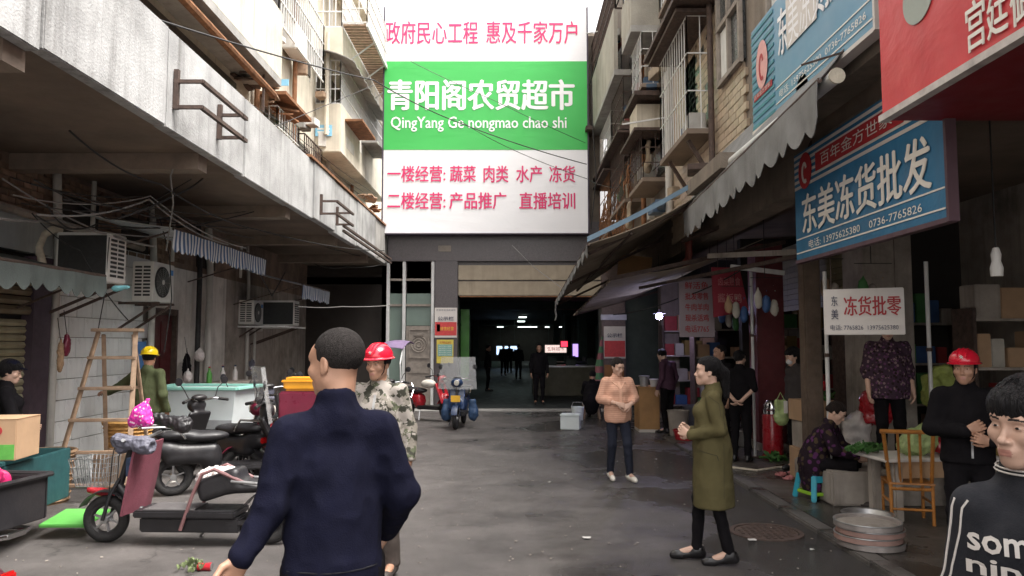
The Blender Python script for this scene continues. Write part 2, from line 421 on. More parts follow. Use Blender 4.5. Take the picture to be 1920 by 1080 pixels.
# ================================================================ materials
asphalt = M('asphalt', (.112, .101, .096), .52, .3, 1.3, .8, 220, blotch=.6, dirt=(.032, .027, .024), wet=.5, wetx=(-1.6, 2.2), crack=.55)
pave = M('wet_pavement', (.10, .088, .078), .5, .3, 1.6, .3, 90, blotch=.5, dirt=(.03, .025, .02), wet=.55)
concrete = M('concrete', (.33, .32, .30), .85, .2, 2, .3, 50, streak=.6, blotch=.3)
white_conc = M('whitewashed_concrete', (.40, .40, .395), .8, .28, 1.5, .35, 40, streak=1.0, dirt=(.075, .07, .062), blotch=.6)
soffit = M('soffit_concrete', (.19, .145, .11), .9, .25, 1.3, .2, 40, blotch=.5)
brown_wall = M('shaded_brick', (.22, .155, .115), .9, .35, 2.2, .4, 25, streak=.6, blotch=.6, dirt=(.03, .024, .02))  # brown shade under the canopy put into the base, streaks and blotches besides
brick_m = M('dark_brick', (.22, .145, .10), .9, .3, 8, .4, 60, rnd=.45)
plaster = M('old_plaster', (.66, .63, .58), .85, .15, 2.5, .3, 40, streak=.85, blotch=.5, dirt=(.11, .09, .075))
grimy = M('grimy_plaster', (.34, .30, .26), .9, .3, 2.2, .3, 40, streak=.9, blotch=.7, dirt=(.05, .042, .035))
tile_w = M('white_wall_tile', (.78, .78, .77), .35, .08, 3, .08, 30, rnd=.12, streak=.5, dirt=(.25, .22, .19))
tile_b = M('beige_wall_tile', (.46, .36, .26), .4, .12, 6, .1, 40, rnd=.22, blotch=.35, dirt=(.16, .11, .075))
grout = M('grout', (.20, .17, .14), .9)
cream = M('cream_render', (.60, .55, .45), .85, .18, 1.5, .25, 40, streak=.9, dirt=(.25, .2, .14), blotch=.25)
rwall = M('brown_render', (.20, .165, .13), .9, .3, 1.5, .3, 40, streak=.8, blotch=.5, dirt=(.06, .045, .035))
rwall_l = M('grey_parapet_render', (.36, .34, .29), .9, .2, 1.5, .3, 40, streak=.9, blotch=.4, dirt=(.09, .075, .06))
granite = M('dark_granite', (.085, .072, .075), .35, .2, 30, .05, 90, blotch=.15)
stone_c = M('carved_stone', (.26, .225, .19), .7, .2, 8, .2, 60, blotch=.3)
shut_b = M('beige_shutter', (.34, .28, .2), .5, .12, 4, .08, 40, streak=.5, dirt=(.12, .09, .06), rnd=.07)
shut_y = M('tan_shutter_slat', (.36, .33, .22), .5, .12, 4, .08, 40, streak=.5, dirt=(.12, .1, .06), rnd=.06)
shut_br = M('brown_shutter_housing', (.16, .12, .07), .6, .2, 4, .1, 40, rnd=.1)
glass_d = M('dark_glass', (.13, .18, .15), .45, .1, 2, 0, spec=.8)
black = M('deep_shade', (.035, .029, .025), .9, 0, 1, 0)  # deep shade of recesses and shop backs put into the colour
iron = M('rusty_iron', (.07, .045, .035), .75, .4, 12, .2, 80)
rust = M('orange_rust', (.22, .10, .045), .85, .4, 8, .3, 60)
steel = M('galvanised_steel', (.42, .42, .42), .4, .15, 6, .05, metal=.8)
chrome = M('chrome', (.75, .75, .75), .14, .05, 4, 0, metal=1)
pale_metal = M('pale_painted_metal', (.62, .62, .6), .5, .1, 6, .05, 40, streak=.35)
ac_white = M('yellowed_white_plastic', (.72, .71, .67), .45, .06, 6, .03, streak=.4, dirt=(.3, .26, .2))
ac_dark = M('coil_grey', (.03, .031, .03), .6, .2, 30, .3, 200)
pipe_w = M('grey_white_pipe', (.48, .46, .42), .55, .12, 5, .05, streak=.5)
foam = M('aged_pipe_lagging', (.55, .5, .4), .8, .2, 12, .3, 40)
cable_m = M('black_cable', (.018, .017, .017), .6, .1, 5, 0)
cable_g = M('grey_cable', (.22, .21, .2), .6, .1, 5, 0)
wood = M('weathered_wood', (.33, .225, .15), .75, .3, 9, .2, 60, rnd=.1)
ply = M('orange_plywood', (.42, .23, .09), .6, .2, 3, .1, 40)
awn_grey = M('grey_green_awning', (.13, .155, .145), .8, .15, 3, .2, 80, streak=.7, dirt=(.05, .05, .045))
awn_pale = M('faded_grey_awning', (.20, .20, .195), .8, .15, 3, .2, 80, streak=.7, blotch=.4, dirt=(.10, .09, .08))
awn_under = M('brown_canvas', (.34, .28, .21), .85, .2, 3, .2, 60, blotch=.5)
awn_blue = M('faded_blue_canvas', (.16, .24, .31), .8, .15, 4, .2, 60, streak=.4)
awn_st = M('blue_and_white_canvas', (.62, .64, .66), .8, .12, 3, .15, 60, pattern='stripe', cols=[(.07, .13, .25)], pscale=9.5, streak=.3)
awn_st2 = M('grey_and_white_canvas', (.5, .5, .48), .8, .12, 3, .15, 60, pattern='stripe', cols=[(.15, .17, .21)], pscale=9.5, streak=.4)
red_paint = M('faded_red_paint', (.14, .025, .028), .6, .2, 5, .15, 40, streak=.5)
door_r = M('dark_red_door', (.085, .012, .014), .45, .2, 4, .1, 30, streak=.4, dirt=(.25, .2, .17))
sign_w = M('white_vinyl', (.87, .87, .885), .5, .02, .6, .02, fold=.5, fscale=(.5, .5, 1.6))
sign_w2 = M('dusty_white_board', (.62, .58, .54), .5, .06, 2, .03, blotch=.2)
sign_g = M('green_vinyl', (.05, .47, .09), .5, .06, .6, .02, fold=.5, fscale=(.5, .5, 1.6))
sign_pink = M('crimson_print', (.72, .03, .16), .5, .02, 1, 0)
sign_red = M('red_vinyl', (.58, .04, .05), .45, .12, 1.2, .03, fold=.6, fscale=(1.5, 1.5, 1.5), streak=.3, dirt=(.3, .05, .05))
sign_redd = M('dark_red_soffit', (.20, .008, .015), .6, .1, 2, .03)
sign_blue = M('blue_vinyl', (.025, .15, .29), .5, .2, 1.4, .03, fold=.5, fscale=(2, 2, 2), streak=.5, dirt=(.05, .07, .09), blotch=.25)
sign_blue2 = M('pale_blue_vinyl', (.12, .29, .43), .45, .08, 1.0, .03)  # paler, faded blue for the upper sign
sign_teal = M('teal_stripe', (.04, .22, .28), .5, .06, 2, .02)
txt_w = M('white_print', (.8, .77, .7), .5, .02, 1, 0)
txt_k = M('dark_print', (.06, .06, .1), .6, .02, 1, 0)
txt_r = M('red_print', (.38, .025, .03), .6, .02, 1, 0)
txt_g = M('grey_sign_disc', (.32, .36, .32), .5, .1, 4, 0)
txt_y = M('yellow_print', (.8, .55, .05), .5, .03, 1, 0)
tube_e = M('lit_tube', (.85, 1, .95), .5, 0, 1, 0, emit=1.6)
screen_e = M('lit_screen', (.45, .62, .9), .5, .6, 14, 0, emit=.5)
red_e = M('lit_red_sign', (.9, .03, .06), .5, 0, 1, 0, emit=.7)
purple_e = M('lit_purple_sign', (.45, .3, .9), .5, 0, 1, 0, emit=.4)
warm_e = M('lit_bulb', (.55, .5, 1.0), .5, 0, 1, 0, emit=40)
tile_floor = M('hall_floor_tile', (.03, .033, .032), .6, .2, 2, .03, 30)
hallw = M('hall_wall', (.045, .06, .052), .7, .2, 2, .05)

# ================================================================ ground
mb = MB(); mb.sheet([[(x, y, -.30) for x in (-150, 150)] for y in (-120, 400)])
struct('ground', mb, asphalt)
nx, ny = 40, 70
P = [[(-6 + 8.8 * i / nx, -10 + 31 * j / ny, 0) for i in range(nx + 1)] for j in range(ny + 1)]
P = [[(x, y, .018 * (vnoise(np.array([[x * .5, y * .4, 0]]))[0] - .5)) for x, y, z in r] for r in P]
mb = MB(); mb.sheet(P); struct('street', mb, asphalt)
SW = .045
mb = MB(); mb.box(2.97, 9, -10, 20.4, -.2, SW)
side = struct('sidewalk', mb, pave)
kerb_m = M('kerb_concrete', (.12, .11, .10), .6, .3, 3, .3, 60, rnd=.2, blotch=.4, wet=.8)
km = mesh_of('kerb_stone', MB().box(0, .165, .004, .996, -.2, SW + .004), kerb_m, bevel=.012)
for i in range(26):
    o = bpy.data.objects.new('kerb_stone', km); COL.objects.link(o); o.parent = side; o.location = (2.80, -6 + i, random.uniform(-.006, .004)); o.rotation_euler = (0, 0, random.uniform(-.006, .006))
mb = MB(); mb.box(-6, 2.8, 19.3, 20.02, -.1, .012)
struct('entrance_apron', mb, concrete)
# manhole cover by the kerb
c = gp(1440, 985)
mh = thing('manhole_cover', 'round dark iron manhole cover set in wet asphalt by the kerb', 'manhole cover', (2.35, 7.05, .008))
part('frame_ring', MB().lathe([(.33, -.02), (.33, .006), (.29, .006), (.29, -.02)], n=28), iron, mh)
m2 = MB(); m2.lathe([(0, .0), (.28, .0), (.28, -.02)], n=28)
for i in range(-4, 5):
    for j in range(-4, 5):
        if i * i + j * j < 19: m2.cbox((i * .058, j * .058, .003), (.03, .03, .008))
part('cover', m2, iron, mh)

# ================================================================ left building
LB = thing('apartment_building', 'long grimy building on the left with a white concrete canopy over the shops', 'building', (-5.6, 10, 0))
WX, PX = -5.6, -3.36
Y0L, Y1L = -3, 20.3  # near end cut short behind the camera to let in more light
def lpart(n, mb, m, **k): return part(n, mb, m, LB, world=True, **k)
lpart('wall', MB().box(WX - .3, WX - .02, Y0L, 26, 3.0, 4.25), brown_wall)
lpart('wall', MB().box(WX - .3, WX - .02, Y0L, 5.5, 0, 3.0), grimy)
lpart('wall', MB().box(WX - .3, WX - .03, 8.9, 11.52, 0, 3.0), grout)
lpart('wall', MB().box(WX - .3, WX, 12.45, 14.6, 0, 3.0), plaster)
lpart('wall', MB().box(WX - .3, WX - .01, 14.6, 16.6, 0, 3.0), grimy, label='grey plaster wall blackened under the canopy')
lpart('wall', MB().box(WX - .3, WX - .03, 16.6, 26, 0, 3.0), grimy)
lpart('wall', MB().box(WX - .3, WX, 11.52, 12.45, 2.25, 3.0), plaster)
# bricks breaking through the dark wall above the shops
bk = mesh_of('brick', MB().box(-.012, .012, -.115, .115, -.032, .032), brick_m, bevel=.004)
sp = []
for j in range(11):
    for i in range(30):
        if len(sp) >= 290 or random.random() < .12: continue
        y = 5.2 + i * .25 + (j % 2) * .125
        sp.append(((0.0 - .008, y - 10, 3.06 + j * .072), None))
pieces('brick', bk, sp, LB)
lpart('leak_backing', MB().box(WX - .3, WX - .04, 5.5, 8.9, 0, 3.02), black)  # dark backing added behind the slats to stop sky light leaking through
lpart('sky_block_roof', MB().box(WX - .3, PX + .1, 20.31, 26, 3.9, 4.2), black)  # roof added over the recess to keep sky light out
# shutter with its slats
lpart('shutter_frame', MB().box(WX - .02, WX + .12, 8.55, 8.88, 0, 2.75), M('dark_frame', (.06, .04, .055), .6))
lpart('shutter_frame', MB().box(WX - .02, WX + .12, 5.5, 5.65, 0, 2.75), MATS['dark_frame'])
sl = mesh_of('shutter_slat', MB().prism([(-.02, -.04), (.012, -.036), (.03, 0), (.012, .036), (-.02, .04)], 'y', -1.45, 1.45), shut_y)
sl.transform(Matrix.Identity(4))
for i in range(24):
    o = bpy.data.objects.new('shutter_slat', sl); COL.objects.link(o); o.parent = LB; o.location = (.02, 7.1 - 10, .045 + i * .084)
sl2 = mesh_of('housing_slat', MB().prism([(-.02, -.05), (.02, -.045), (.04, 0), (.02, .045), (-.02, .05)], 'y', -1.45, 1.45), shut_br)
for i in range(6):
    o = bpy.data.objects.new('housing_slat', sl2); COL.objects.link(o); o.parent = LB; o.location = (.06, 7.1 - 10, 2.12 + i * .108)
lpart('sign_panel', MB().box(WX - .02, WX + .1, 5.5, 8.88, 2.78, 3.25), M('faded_sign_panel', (.33, .36, .36), .6, .15, 2, .05, streak=.5))
# white wall tiles, each one
tm = mesh_of('wall_tile', MB().box(-.02, .006, .004, .341, .004, .256), tile_w, bevel=.004)
sp = []
for j in range(12):
    for i in range(8):
        y = 8.92 + i * .345 - (.17 if j % 2 else 0)
        if y < 8.9: y = 8.9
        if y + .34 > 11.56: continue
        sp.append(((-.006 + random.uniform(-.003, .002), y - 10, j * .26), (0, 0, random.uniform(-.004, .004))))
pieces('wall_tile', tm, sp, LB)
# dark red door
d = lpart('door', MB().box(WX - .10, WX - .05, 11.55, 12.42, .05, 2.2), door_r)
f = MB()
for (a, b, c, e) in ((11.6, 11.95, .2, 1.0), (12.02, 12.37, .2, 1.0), (11.6, 11.95, 1.12, 2.1), (12.02, 12.37, 1.12, 2.1)): f.box(WX - .05, WX - .035, a, b, c, e)
part('door_panel', f, door_r, d, world=False); d.children[0].location = -LB.location
f = MB(); f.box(WX - .08, WX + .03, 11.5, 11.56, 0, 2.3); f.box(WX - .08, WX + .03, 12.41, 12.47, 0, 2.3); f.box(WX - .08, WX + .03, 11.56, 12.41, 2.2, 2.3)
lpart('door_frame', f, iron)
lpart('lightning_streaks', MB().box(WX - .034, WX - .03, 11.8, 12.2, 1.9, 2.15), grimy) if False else None
# canopy slab, beams, parapet panels
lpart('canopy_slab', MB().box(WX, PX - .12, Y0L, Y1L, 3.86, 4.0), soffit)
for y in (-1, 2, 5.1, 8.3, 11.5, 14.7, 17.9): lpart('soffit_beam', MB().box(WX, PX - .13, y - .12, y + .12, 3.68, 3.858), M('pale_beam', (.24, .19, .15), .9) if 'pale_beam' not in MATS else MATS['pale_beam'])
edges = [-3, 0, 2.6, 5.2, 7.1, 9.2, 11.2, 12.5, 14.0, 16.0, 18.2, 20.3]
for i in range(len(edges) - 1):
    dz = [0, .02, -.015, .01, 0, -.02][i % 6]; dx = [0, .012, -.01, .006][i % 4]
    lpart('parapet_panel', MB().box(PX - .12, PX + dx, edges[i] + .006, edges[i + 1] - .006, 3.84 + dz, 4.83 + dz * .5), white_conc if i < 10 else concrete, bevel=.01)
lpart('coping_ledge', MB().box(PX - .2, PX + .03, 12.2, 20.3, 4.835, 4.88), rust)
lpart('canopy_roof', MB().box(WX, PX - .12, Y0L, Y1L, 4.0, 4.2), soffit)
# pipes in the dark zone
pp = MB()
pp.tube([(WX + .12, 5.2, 3.2), (WX + .12, 6.2, 3.25), (WX + .12, 11, 3.15)], .05, 8)
lpart('waste_pipe', pp, grimy)
for y, r, m in ((11.4, .05, pipe_w), (13.1, .045, cable_m), (13.55, .06, pipe_w), (15.55, .035, pipe_w), (8.98, .05, pipe_w)):
    lpart('drain_pipe', MB().tube([(WX + .1, y, 0), (WX + .1, y, 3.0), (WX + .05, y, 3.84)], r, 10), m)
for y in (6.2, 7.4, 9.6, 11.9, 14.9):
    lpart('drop_pipe', MB().tube([(WX + .16, y, 3.85), (WX + .16, y, 3.05)], .03, 8), pipe_w)
# dark windows above shops
for y in (9.2, 10.6, 13.2): lpart('window_opening', MB().box(WX - .01, WX + .01, y, y + .8, 3.1, 3.6), black)
# recess at the end of the left building
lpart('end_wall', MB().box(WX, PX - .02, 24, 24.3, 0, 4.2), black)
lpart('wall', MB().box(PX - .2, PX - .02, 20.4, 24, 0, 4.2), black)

# upper storeys (cream)
UX, BX = -4.55, -3.95
lpart('upper_wall', MB().box(UX - .3, UX, Y0L, 26, 4.2, 12.5), cream)
def slab(y0, y1, z, th=.12): lpart('balcony_slab', MB().box(UX, BX, y0, y1, z, z + th), soffit)
lpart('balcony_slab', MB().box(UX + .002, BX - .002, -3, 12.5, 6.12, 6.25), concrete)
lpart('balcony_parapet', MB().box(BX - .1, BX, -3, 12.5, 6.25, 7.4), cream)
lpart('balcony_end_wall', MB().box(UX + .002, BX - .1, 12.4, 12.5, 6.25, 7.4), cream)
lpart('balcony_slab', MB().box(UX, BX, -3, 12.6, 9.0, 9.15), concrete)
lpart('balcony_parapet', MB().box(BX - .1, BX, -3, 12.6, 9.15, 10.3), cream)
# wall shade behind the parapet painted as a dark band, with a rusty gutter
lpart('shade_band', MB().box(UX, UX + .02, -2.9, 12.0, 4.9, 6.0), M('brown_shade', (.05, .035, .028), .4))
lpart('rusty_gutter', MB().tube([(-4.05, 0, 6.05), (-4.05, 12.4, 5.95)], .06, 8), rust)
lpart('gutter_bracket', MB().bar((-4.05, 8, 6.0), (-4.05, 8, 6.3), .03), iron); lpart('gutter_bracket', MB().bar((-4.05, 11.9, 5.5), (-4.05, 11.9, 6.3), .035), iron)
# closed balcony box with cage above
YB0, YB1 = 16.9, 23
lpart('balcony_box', MB().box(UX + .002, BX, YB0, YB1, 6.13, 7.28), cream, bevel=.02)
lpart('balcony_box', MB().box(UX + .002, BX, YB0, YB1, 8.35, 9.1), cream, bevel=.02)
lpart('balcony_box', MB().box(UX + .002, BX, YB0, YB1, 10.6, 11.5), cream, bevel=.02)
g = MB()
def bars(g, X0, X1, Ya, Yb, z0, z1, st=.11, r=.009, ends=(1, 1)):
    n = max(1, int((Yb - Ya) / st))
    for i in range(n + 1): y = Ya + (Yb - Ya) * i / n; g.bar((X1, y, z0), (X1, y, z1), r * 2)
    m = max(1, int(abs(X1 - X0) / st))
    for e, y in ((0, Ya), (1, Yb)):
        if ends[e]:
            for i in range(m + 1): x = X0 + (X1 - X0) * i / m; g.bar((x, y, z0), (x, y, z1), r * 2)
    for z in np.linspace(z0, z1, 4):
        g.bar((X1, Ya, z), (X1, Yb, z), r * 2.6)
        if ends[0]: g.bar((X0, Ya, z), (X1, Ya, z), r * 2.6)
bars(g, UX, BX - .03, YB0 + .02, YB1 - .3, 7.28, 8.3); lpart('cage_bars', g, pale_metal)
g = MB(); bars(g, UX, BX - .02, YB0 + .02, YB1, 9.1, 10.2, .13, .012); lpart('cage_bars', g, pale_metal)
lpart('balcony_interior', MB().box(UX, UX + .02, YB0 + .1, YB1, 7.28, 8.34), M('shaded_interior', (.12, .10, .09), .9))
# curved corrugated canopy over the cage
rows = [[(UX + (BX + .35 - UX) * j / 5, y, 8.42 - .28 * (j / 5) ** 2 + .02 * math.sin(y * 14)) for j in range(6)] for y in np.linspace(16.5, 21.5, 60)]
lpart('cage_roof', MB().sheet(rows, (0, 0, .02)), concrete)
# projecting slatted floor, orange brown
for i in range(34): y = YB0 + .05 + i * .17; lpart('floor_slat', MB().box(BX + .003, BX + .55, y, y + .12, 9.14, 9.18), wood)
lpart('floor_rail', MB().box(BX + .55, BX + .6, YB0, YB1, 9.1, 9.2), pale_metal)
g = MB(); bars(g, BX, BX + .57, YB0, YB1 - .4, 9.2, 10.2, .16, .01); lpart('cage_bars', g, pale_metal)
for i in range(4): lpart('floor_brace', MB().bar((BX, YB0 + 1 + i * 1.5, 8.7), (BX + .55, YB0 + 1 + i * 1.5, 9.12), .03), pale_metal)
# lower shelf of planks beside the box
g = MB(); g.bar((BX, YB0 + .9, 7.25), (BX, YB0 + 3.4, 7.25), .05)
for i in range(2): lpart('plant_shelf', MB().box(BX + .002, BX + .42, YB0 + .4 + i * 1.9, YB0 + 2.1 + i * 1.9, 6.98, 7.03), concrete if i else rust)
lpart('drain_pipe', MB().tube([(UX + .3, YB0 - .12, 8.9), (UX + .3, YB0 - .12, 6.5)], .05, 8), cream)
lpart('balcony_interior', MB().box(UX, BX, 12.6, YB0, 4.2, 4.9), rust)
bx = thing('meter_plate', 'small pale blue plate on the beige balcony end', 'plate', at(607, 245, YB0 - .01))
part('plate', MB().box(-.19, .19, -.015, .0, -.13, .13), M('sky_blue_plate', (.25, .55, .75), .5), bx)
part('print', MB().box(-.14, .14, -.019, -.0155, .02, .06).box(-.14, .14, -.019, -.0155, -.05, -.02), txt_w, bx)
bx = thing('meter_plate', 'smaller pale blue plate by the end of the grey balcony slab', 'plate', at(525, 155, 13.2))
part('plate', MB().box(-.16, .16, -.015, .0, -.06, .06), MATS['sky_blue_plate'], bx)
part('hanger', MB().bar((-.1, .0, .0), (-.6, .02, .1), .02), iron, bx)
for y in (1.5, 5, 8.5, 13.4, 15.2):
    for z in (7.7, 4.95): 
        if z > 7 or y > 12: lpart('window', MB().box(UX - .01, UX + .02, y, y + 1.2, z, z + 1.1), M('upper_window', (.10, .09, .08), .4) if 'upper_window' not in MATS else MATS['upper_window'])
g = MB(); bars(g, UX, UX + .28, 13.3, 14.7, 4.95, 6.05, .14, .009); lpart('cage_bars', g, pale_metal)
g = MB(); bars(g, UX, UX + .28, 15.1, 16.5, 4.95, 6.05, .14, .009); lpart('cage_bars', g, iron)
g = MB(); bars(g, UX, UX + .3, 13.2, 16.4, 7.6, 8.9, .14, .011); lpart('cage_bars', g, pale_metal)
for y, z in ((13.1, 6.2), (13.1, 9.0), (16.2, 4.8)): lpart('window_hood', MB().box(UX, UX + .5, y, y + 1.7, z, z + .06), rust)
for i in range(22):
    y = random.uniform(12.8, 22.5); z = random.choice([4.95, 7.30, 6.3, 4.92]); x = random.uniform(UX + .1, UX + .4)
    lpart('stored_box', MB().cbox((x, y, z + .1), (random.uniform(.1, .3), random.uniform(.1, .5), random.uniform(.1, .35)), Matrix.Rotation(random.uniform(-.3, .3), 3, 'Z')), random.choice([grimy, wood, concrete, plaster, iron]), bevel=.01)
for y in (12.75, 14.95, 17.8, 20.5): lpart('drain_pipe', MB().tube([(UX + .1, y, 4.3), (UX + .1, y, 12)], .05, 8), [rust, pipe_w][int(y) % 2])
for y, z in ((17.5, 6.4), (19, 6.7), (18.4, 8.5), (21, 8.7)): lpart('render_stain', MB().box(BX + .001, BX + .006, y, y + random.uniform(.3, .9), z, z + random.uniform(.15, .5)), plaster)
for i, (y, z) in enumerate(((14.2, 7.5), (19.3, 7.45))):
    lpart('air_conditioner_casing', MB().box(UX + .05, UX + .35, y, y + .7, z, z + .5), ac_white, bevel=.02)
# clutter in the gap above the parapet
for i, (px, py, D, w, l) in enumerate(((470, 165, 12.5, .25, .4), (500, 185, 13, .2, .5), (530, 215, 13.6, .12, .6), (452, 150, 12, .3, .3), (690, 375, 19, .3, .4), (705, 395, 19.5, .3, .3))):
    p = at(px, py, D)
    b = thing('scrap_bundle', ['bundle of old boards lying above the white parapet', 'dark tangled scrap above the white parapet', 'thin pipes leaning above the white parapet', 'old sacking on the ledge above the parapet', 'rusty mesh scrap by the billboard corner', 'wire tangle below the billboard corner'][i], 'scrap', p)
    g = MB()
    for q in range(5): g.cbox((random.uniform(-.1, .1), random.uniform(-.15, .15), q * .03), (w * random.uniform(.3, 1), l * random.uniform(.5, 1.2), .03), Matrix.Rotation(random.uniform(-.5, .5), 3, 'X') @ Matrix.Rotation(random.uniform(-.6, .6), 3, 'Z'))
    part('board', g, [iron, wood, rust][i % 3], b)
# iron sign bracket on the parapet
def frame_bracket(label, y0, y1, z0, z1, out):
    t = thing('iron_bracket', label, 'bracket', (PX, (y0 + y1) / 2, z0), group='iron frames bolted to the parapet')
    for y in (y0, y1):
        part('upright', MB().bar((PX + .03, y, z0 - .02), (PX + .03, y, z1 + .12), .045), iron, t, world=True)
    for z in (z0, z1): part('rail', MB().bar((PX + out, y0, z), (PX + out, y1 + .15, z), .04), iron, t, world=True)
    for y in (y0, y1):
        for z in (z0, z1): part('standoff', MB().bar((PX, y, z), (PX + out + .02, y, z), .035), iron, t, world=True)
    return t
frame_bracket('larger rusty iron frame bolted to the white parapet', 7.25, 8.35, 4.08, 4.34, .28)
frame_bracket('smaller iron frame on the far end of the parapet', 12.9, 14.1, 4.0, 4.22, .3)
for i, z in enumerate((3.98, 3.88)):
    solo('iron_rail', ['upper dark rail running from the parapet to the billboard', 'lower dark rail running from the parapet to the billboard'][i], 'rail', MB().bar((PX + .15, 14.1, z), (PX + .2, 19.4, z - .05), .045), iron)

# ================================================================ left: awnings, air conditioners
def awning(label, X0, z0, X1, z1, Ya, Yb, drop, mtop, mval, scal=.22, depth=.06, group=None, arms=True, z1b=None, top_far=None, pitch=.02):
    """canvas from (X0,z0) at the wall to (X1,z1) at the front edge, from Ya to Yb"""
    z1b = z1 if z1b is None else z1b
    t = thing('shop_awning', label, 'awning', (X0, (Ya + Yb) / 2, min(z1, z1b) - drop), group=group)
    n = max(8, int(abs(Yb - Ya) / .08)); rows = []
    for i in range(n + 1):
        u = i / n; y = Ya + (Yb - Ya) * u; ze = z1 + (z1b - z1) * u
        rows.append([(X0 + (X1 - X0) * v, y, z0 + (ze - z0) * v - pitch * math.sin(v * pi) * (1 + .5 * math.sin(u * 17)) - .012 * math.sin(u * n * .5) * v) for v in (0, .2, .4, .6, .8, 1)])
    part('canopy', MB().sheet(rows, (0, 0, .012)), mtop, t, world=True)
    s = 1 if X1 > X0 else -1
    m = max(10, int(abs(Yb - Ya) / (scal / 8))); rows = []
    for i in range(m + 1):
        u = i / m; y = Ya + (Yb - Ya) * u; ze = z1 + (z1b - z1) * u
        ph = (abs(Yb - Ya) * u / scal) % 1; e = drop - depth * (1 - math.sin(ph * pi)) * 1.2 + .015 * math.sin(u * 23)
        rows.append([(X1 + s * (.012 + .018 * math.sin(y * 9 + v * 2) * v), y, ze + .01 - e * v) for v in (0, .33, .66, 1)])
    part('valance', MB().sheet(rows, (s * .006, 0, 0)), mval, t, world=True)
    part('front_bar', MB().tube([(X1, Ya, z1), (X1, Yb, z1b)], .022, 8), iron, t, world=True)
    if arms:
        for y, ze in ((Ya + .1, z1), (Yb - .1, z1b)): part('arm', MB().bar((X0, y, ze - .4), (X1 - s * .1, y, ze - .03), .02), iron, t, world=True)
    return t
awning('grey green scalloped awning above the tan roller shutter', WX, 2.72, -4.6, 2.5, 4.0, 8.4, .26, awn_grey, awn_grey, group='awnings on the left wall')
awning('long blue and white striped awning over the plaster wall', WX, 3.42, -4.3, 3.2, 9.4, 12.95, .3, awn_st2, awn_st, .15, .04, group='awnings on the left wall')
awning('short blue and white striped awning farther down the wall', WX, 3.28, -4.2, 2.92, 14.9, 17.1, .3, awn_st2, awn_st, .15, .03, group='awnings on the left wall')

def ac_unit(label, loc, L_, Dp, H, face='+x', coil=True):
    """outdoor unit: box Dp deep (x) and L_ long (y) standing at loc; face: where the fan looks"""
    t = thing('air_conditioner', label, 'air conditioner', loc, group='air conditioner units on the left wall')
    part('casing', MB().box(-Dp / 2, Dp / 2, -L_ / 2, L_ / 2, 0, H), ac_white, t, bevel=.012)
    def vents(axis, s, span, n, m):
        g = MB()
        for i in range(n):
            for j in range(m):
                z = H * .1 + (H * .8) * (i + .5) / n; u = -span / 2 + span * (j + .5) / m
                if axis == 'x': g.cbox((s * (Dp / 2 + .002), u, z), (.008, span / m * .8, H * .8 / n * .55))
                else: g.cbox((u, s * (L_ / 2 + .002), z), (span / m * .8, .008, H * .8 / n * .55))
        part('side_vent', g, ac_dark, t)
    def fan(c, r):
        f = part('fan_grille', MB().lathe([(r, 0), (r, .014), (r * .93, .018), (r * .93, 0)], c, 32, 'x'), ac_dark, t)
        part('fan_disc', MB().lathe([(r * .93, .004), (0, .004)], c, 32, 'x'), ac_dark, f)
        g = MB()
        for q in np.linspace(.15, .85, 7): g.torus((c[0] + .016, c[1], c[2]), r * q, .003, 'x', 28, 5)
        for a in range(12): g.bar((c[0] + .016, c[1], c[2]), (c[0] + .016, c[1] + r * .95 * cos(a * pi / 6), c[2] + r * .95 * sin(a * pi / 6)), .005)
        part('wire_guard', g, M('guard_grey', (.2, .2, .19), .5) if 'guard_grey' not in MATS else MATS['guard_grey'], f)
        part('hub', MB().lathe([(.035, .016), (.035, .024), (0, .028)], c, 16, 'x'), ac_white, f)
    if face == '+x':
        fan((Dp / 2, -.06, H / 2), min(H, L_) * .40); vents('y', -1, Dp * .8, 9, 2)
        part('badge', MB().box(Dp / 2 + .001, Dp / 2 + .005, L_ / 2 - .16, L_ / 2 - .05, H * .72, H * .86), M('blue_badge', (.05, .25, .6), .4) if 'blue_badge' not in MATS else MATS['blue_badge'], t)
    else:
        part('coil', MB().box(-Dp / 2 + .03, Dp / 2 - .02, -L_ / 2 - .006, -L_ / 2 + .01, .03, H - .04), ac_dark, t)
        vents('x', 1, L_ * .8, 9, 2)
    for y in (-L_ * .35, L_ * .35):
        part('bracket', MB().bar((-Dp / 2 - .3, y, -.03), (Dp / 2 + .05, y, -.03), .035).bar((-Dp / 2 - .3, y, -.45), (Dp / 2, y, -.05), .03), iron, t)
    return t
ac_unit('large boxy air conditioner with dark coil side above the grey awning', at(170, 532, 9.0), .42, .62, .60, 'coil')
ac_unit('white air conditioner with round fan and blue badge beside the striped awning', at(287, 566, 10.85), .66, .30, .56, '+x')
ac_unit('small air conditioner with fan at the near end of the far shelf', at(470, 609, 15.6), .6, .32, .5, '+x')
ac_unit('dark coil air conditioner on the far shelf above the plaster wall', at(522, 611, 16.2), .4, .78, .54, 'coil')
t = thing('lagged_hose', 'thick curved lagged hose on the wall beside the large air conditioner', 'hose', at(85, 490, 8.6))
part('lagging', MB().tube([at(80, 495, 8.6), at(72, 465, 8.6), at(82, 440, 8.7), at(100, 430, 8.8), at(113, 432, 8.9)], .045, 10), foam, t, world=True)
b = thing('rag_bundle', 'pale blue plastic rag tied to the awning corner', 'rag', at(222, 540, 8.4))
blob('rag', [ell((0, 0, 0), (.07, .04, .03)), ell((.08, 0, .01), (.05, .03, .025)), ell((-.03, 0, -.02), (.04, .03, .02))], M('cyan_rag', (.2, .5, .55), .6), .01, b, wr=.01, wf=(30, 30, 30))

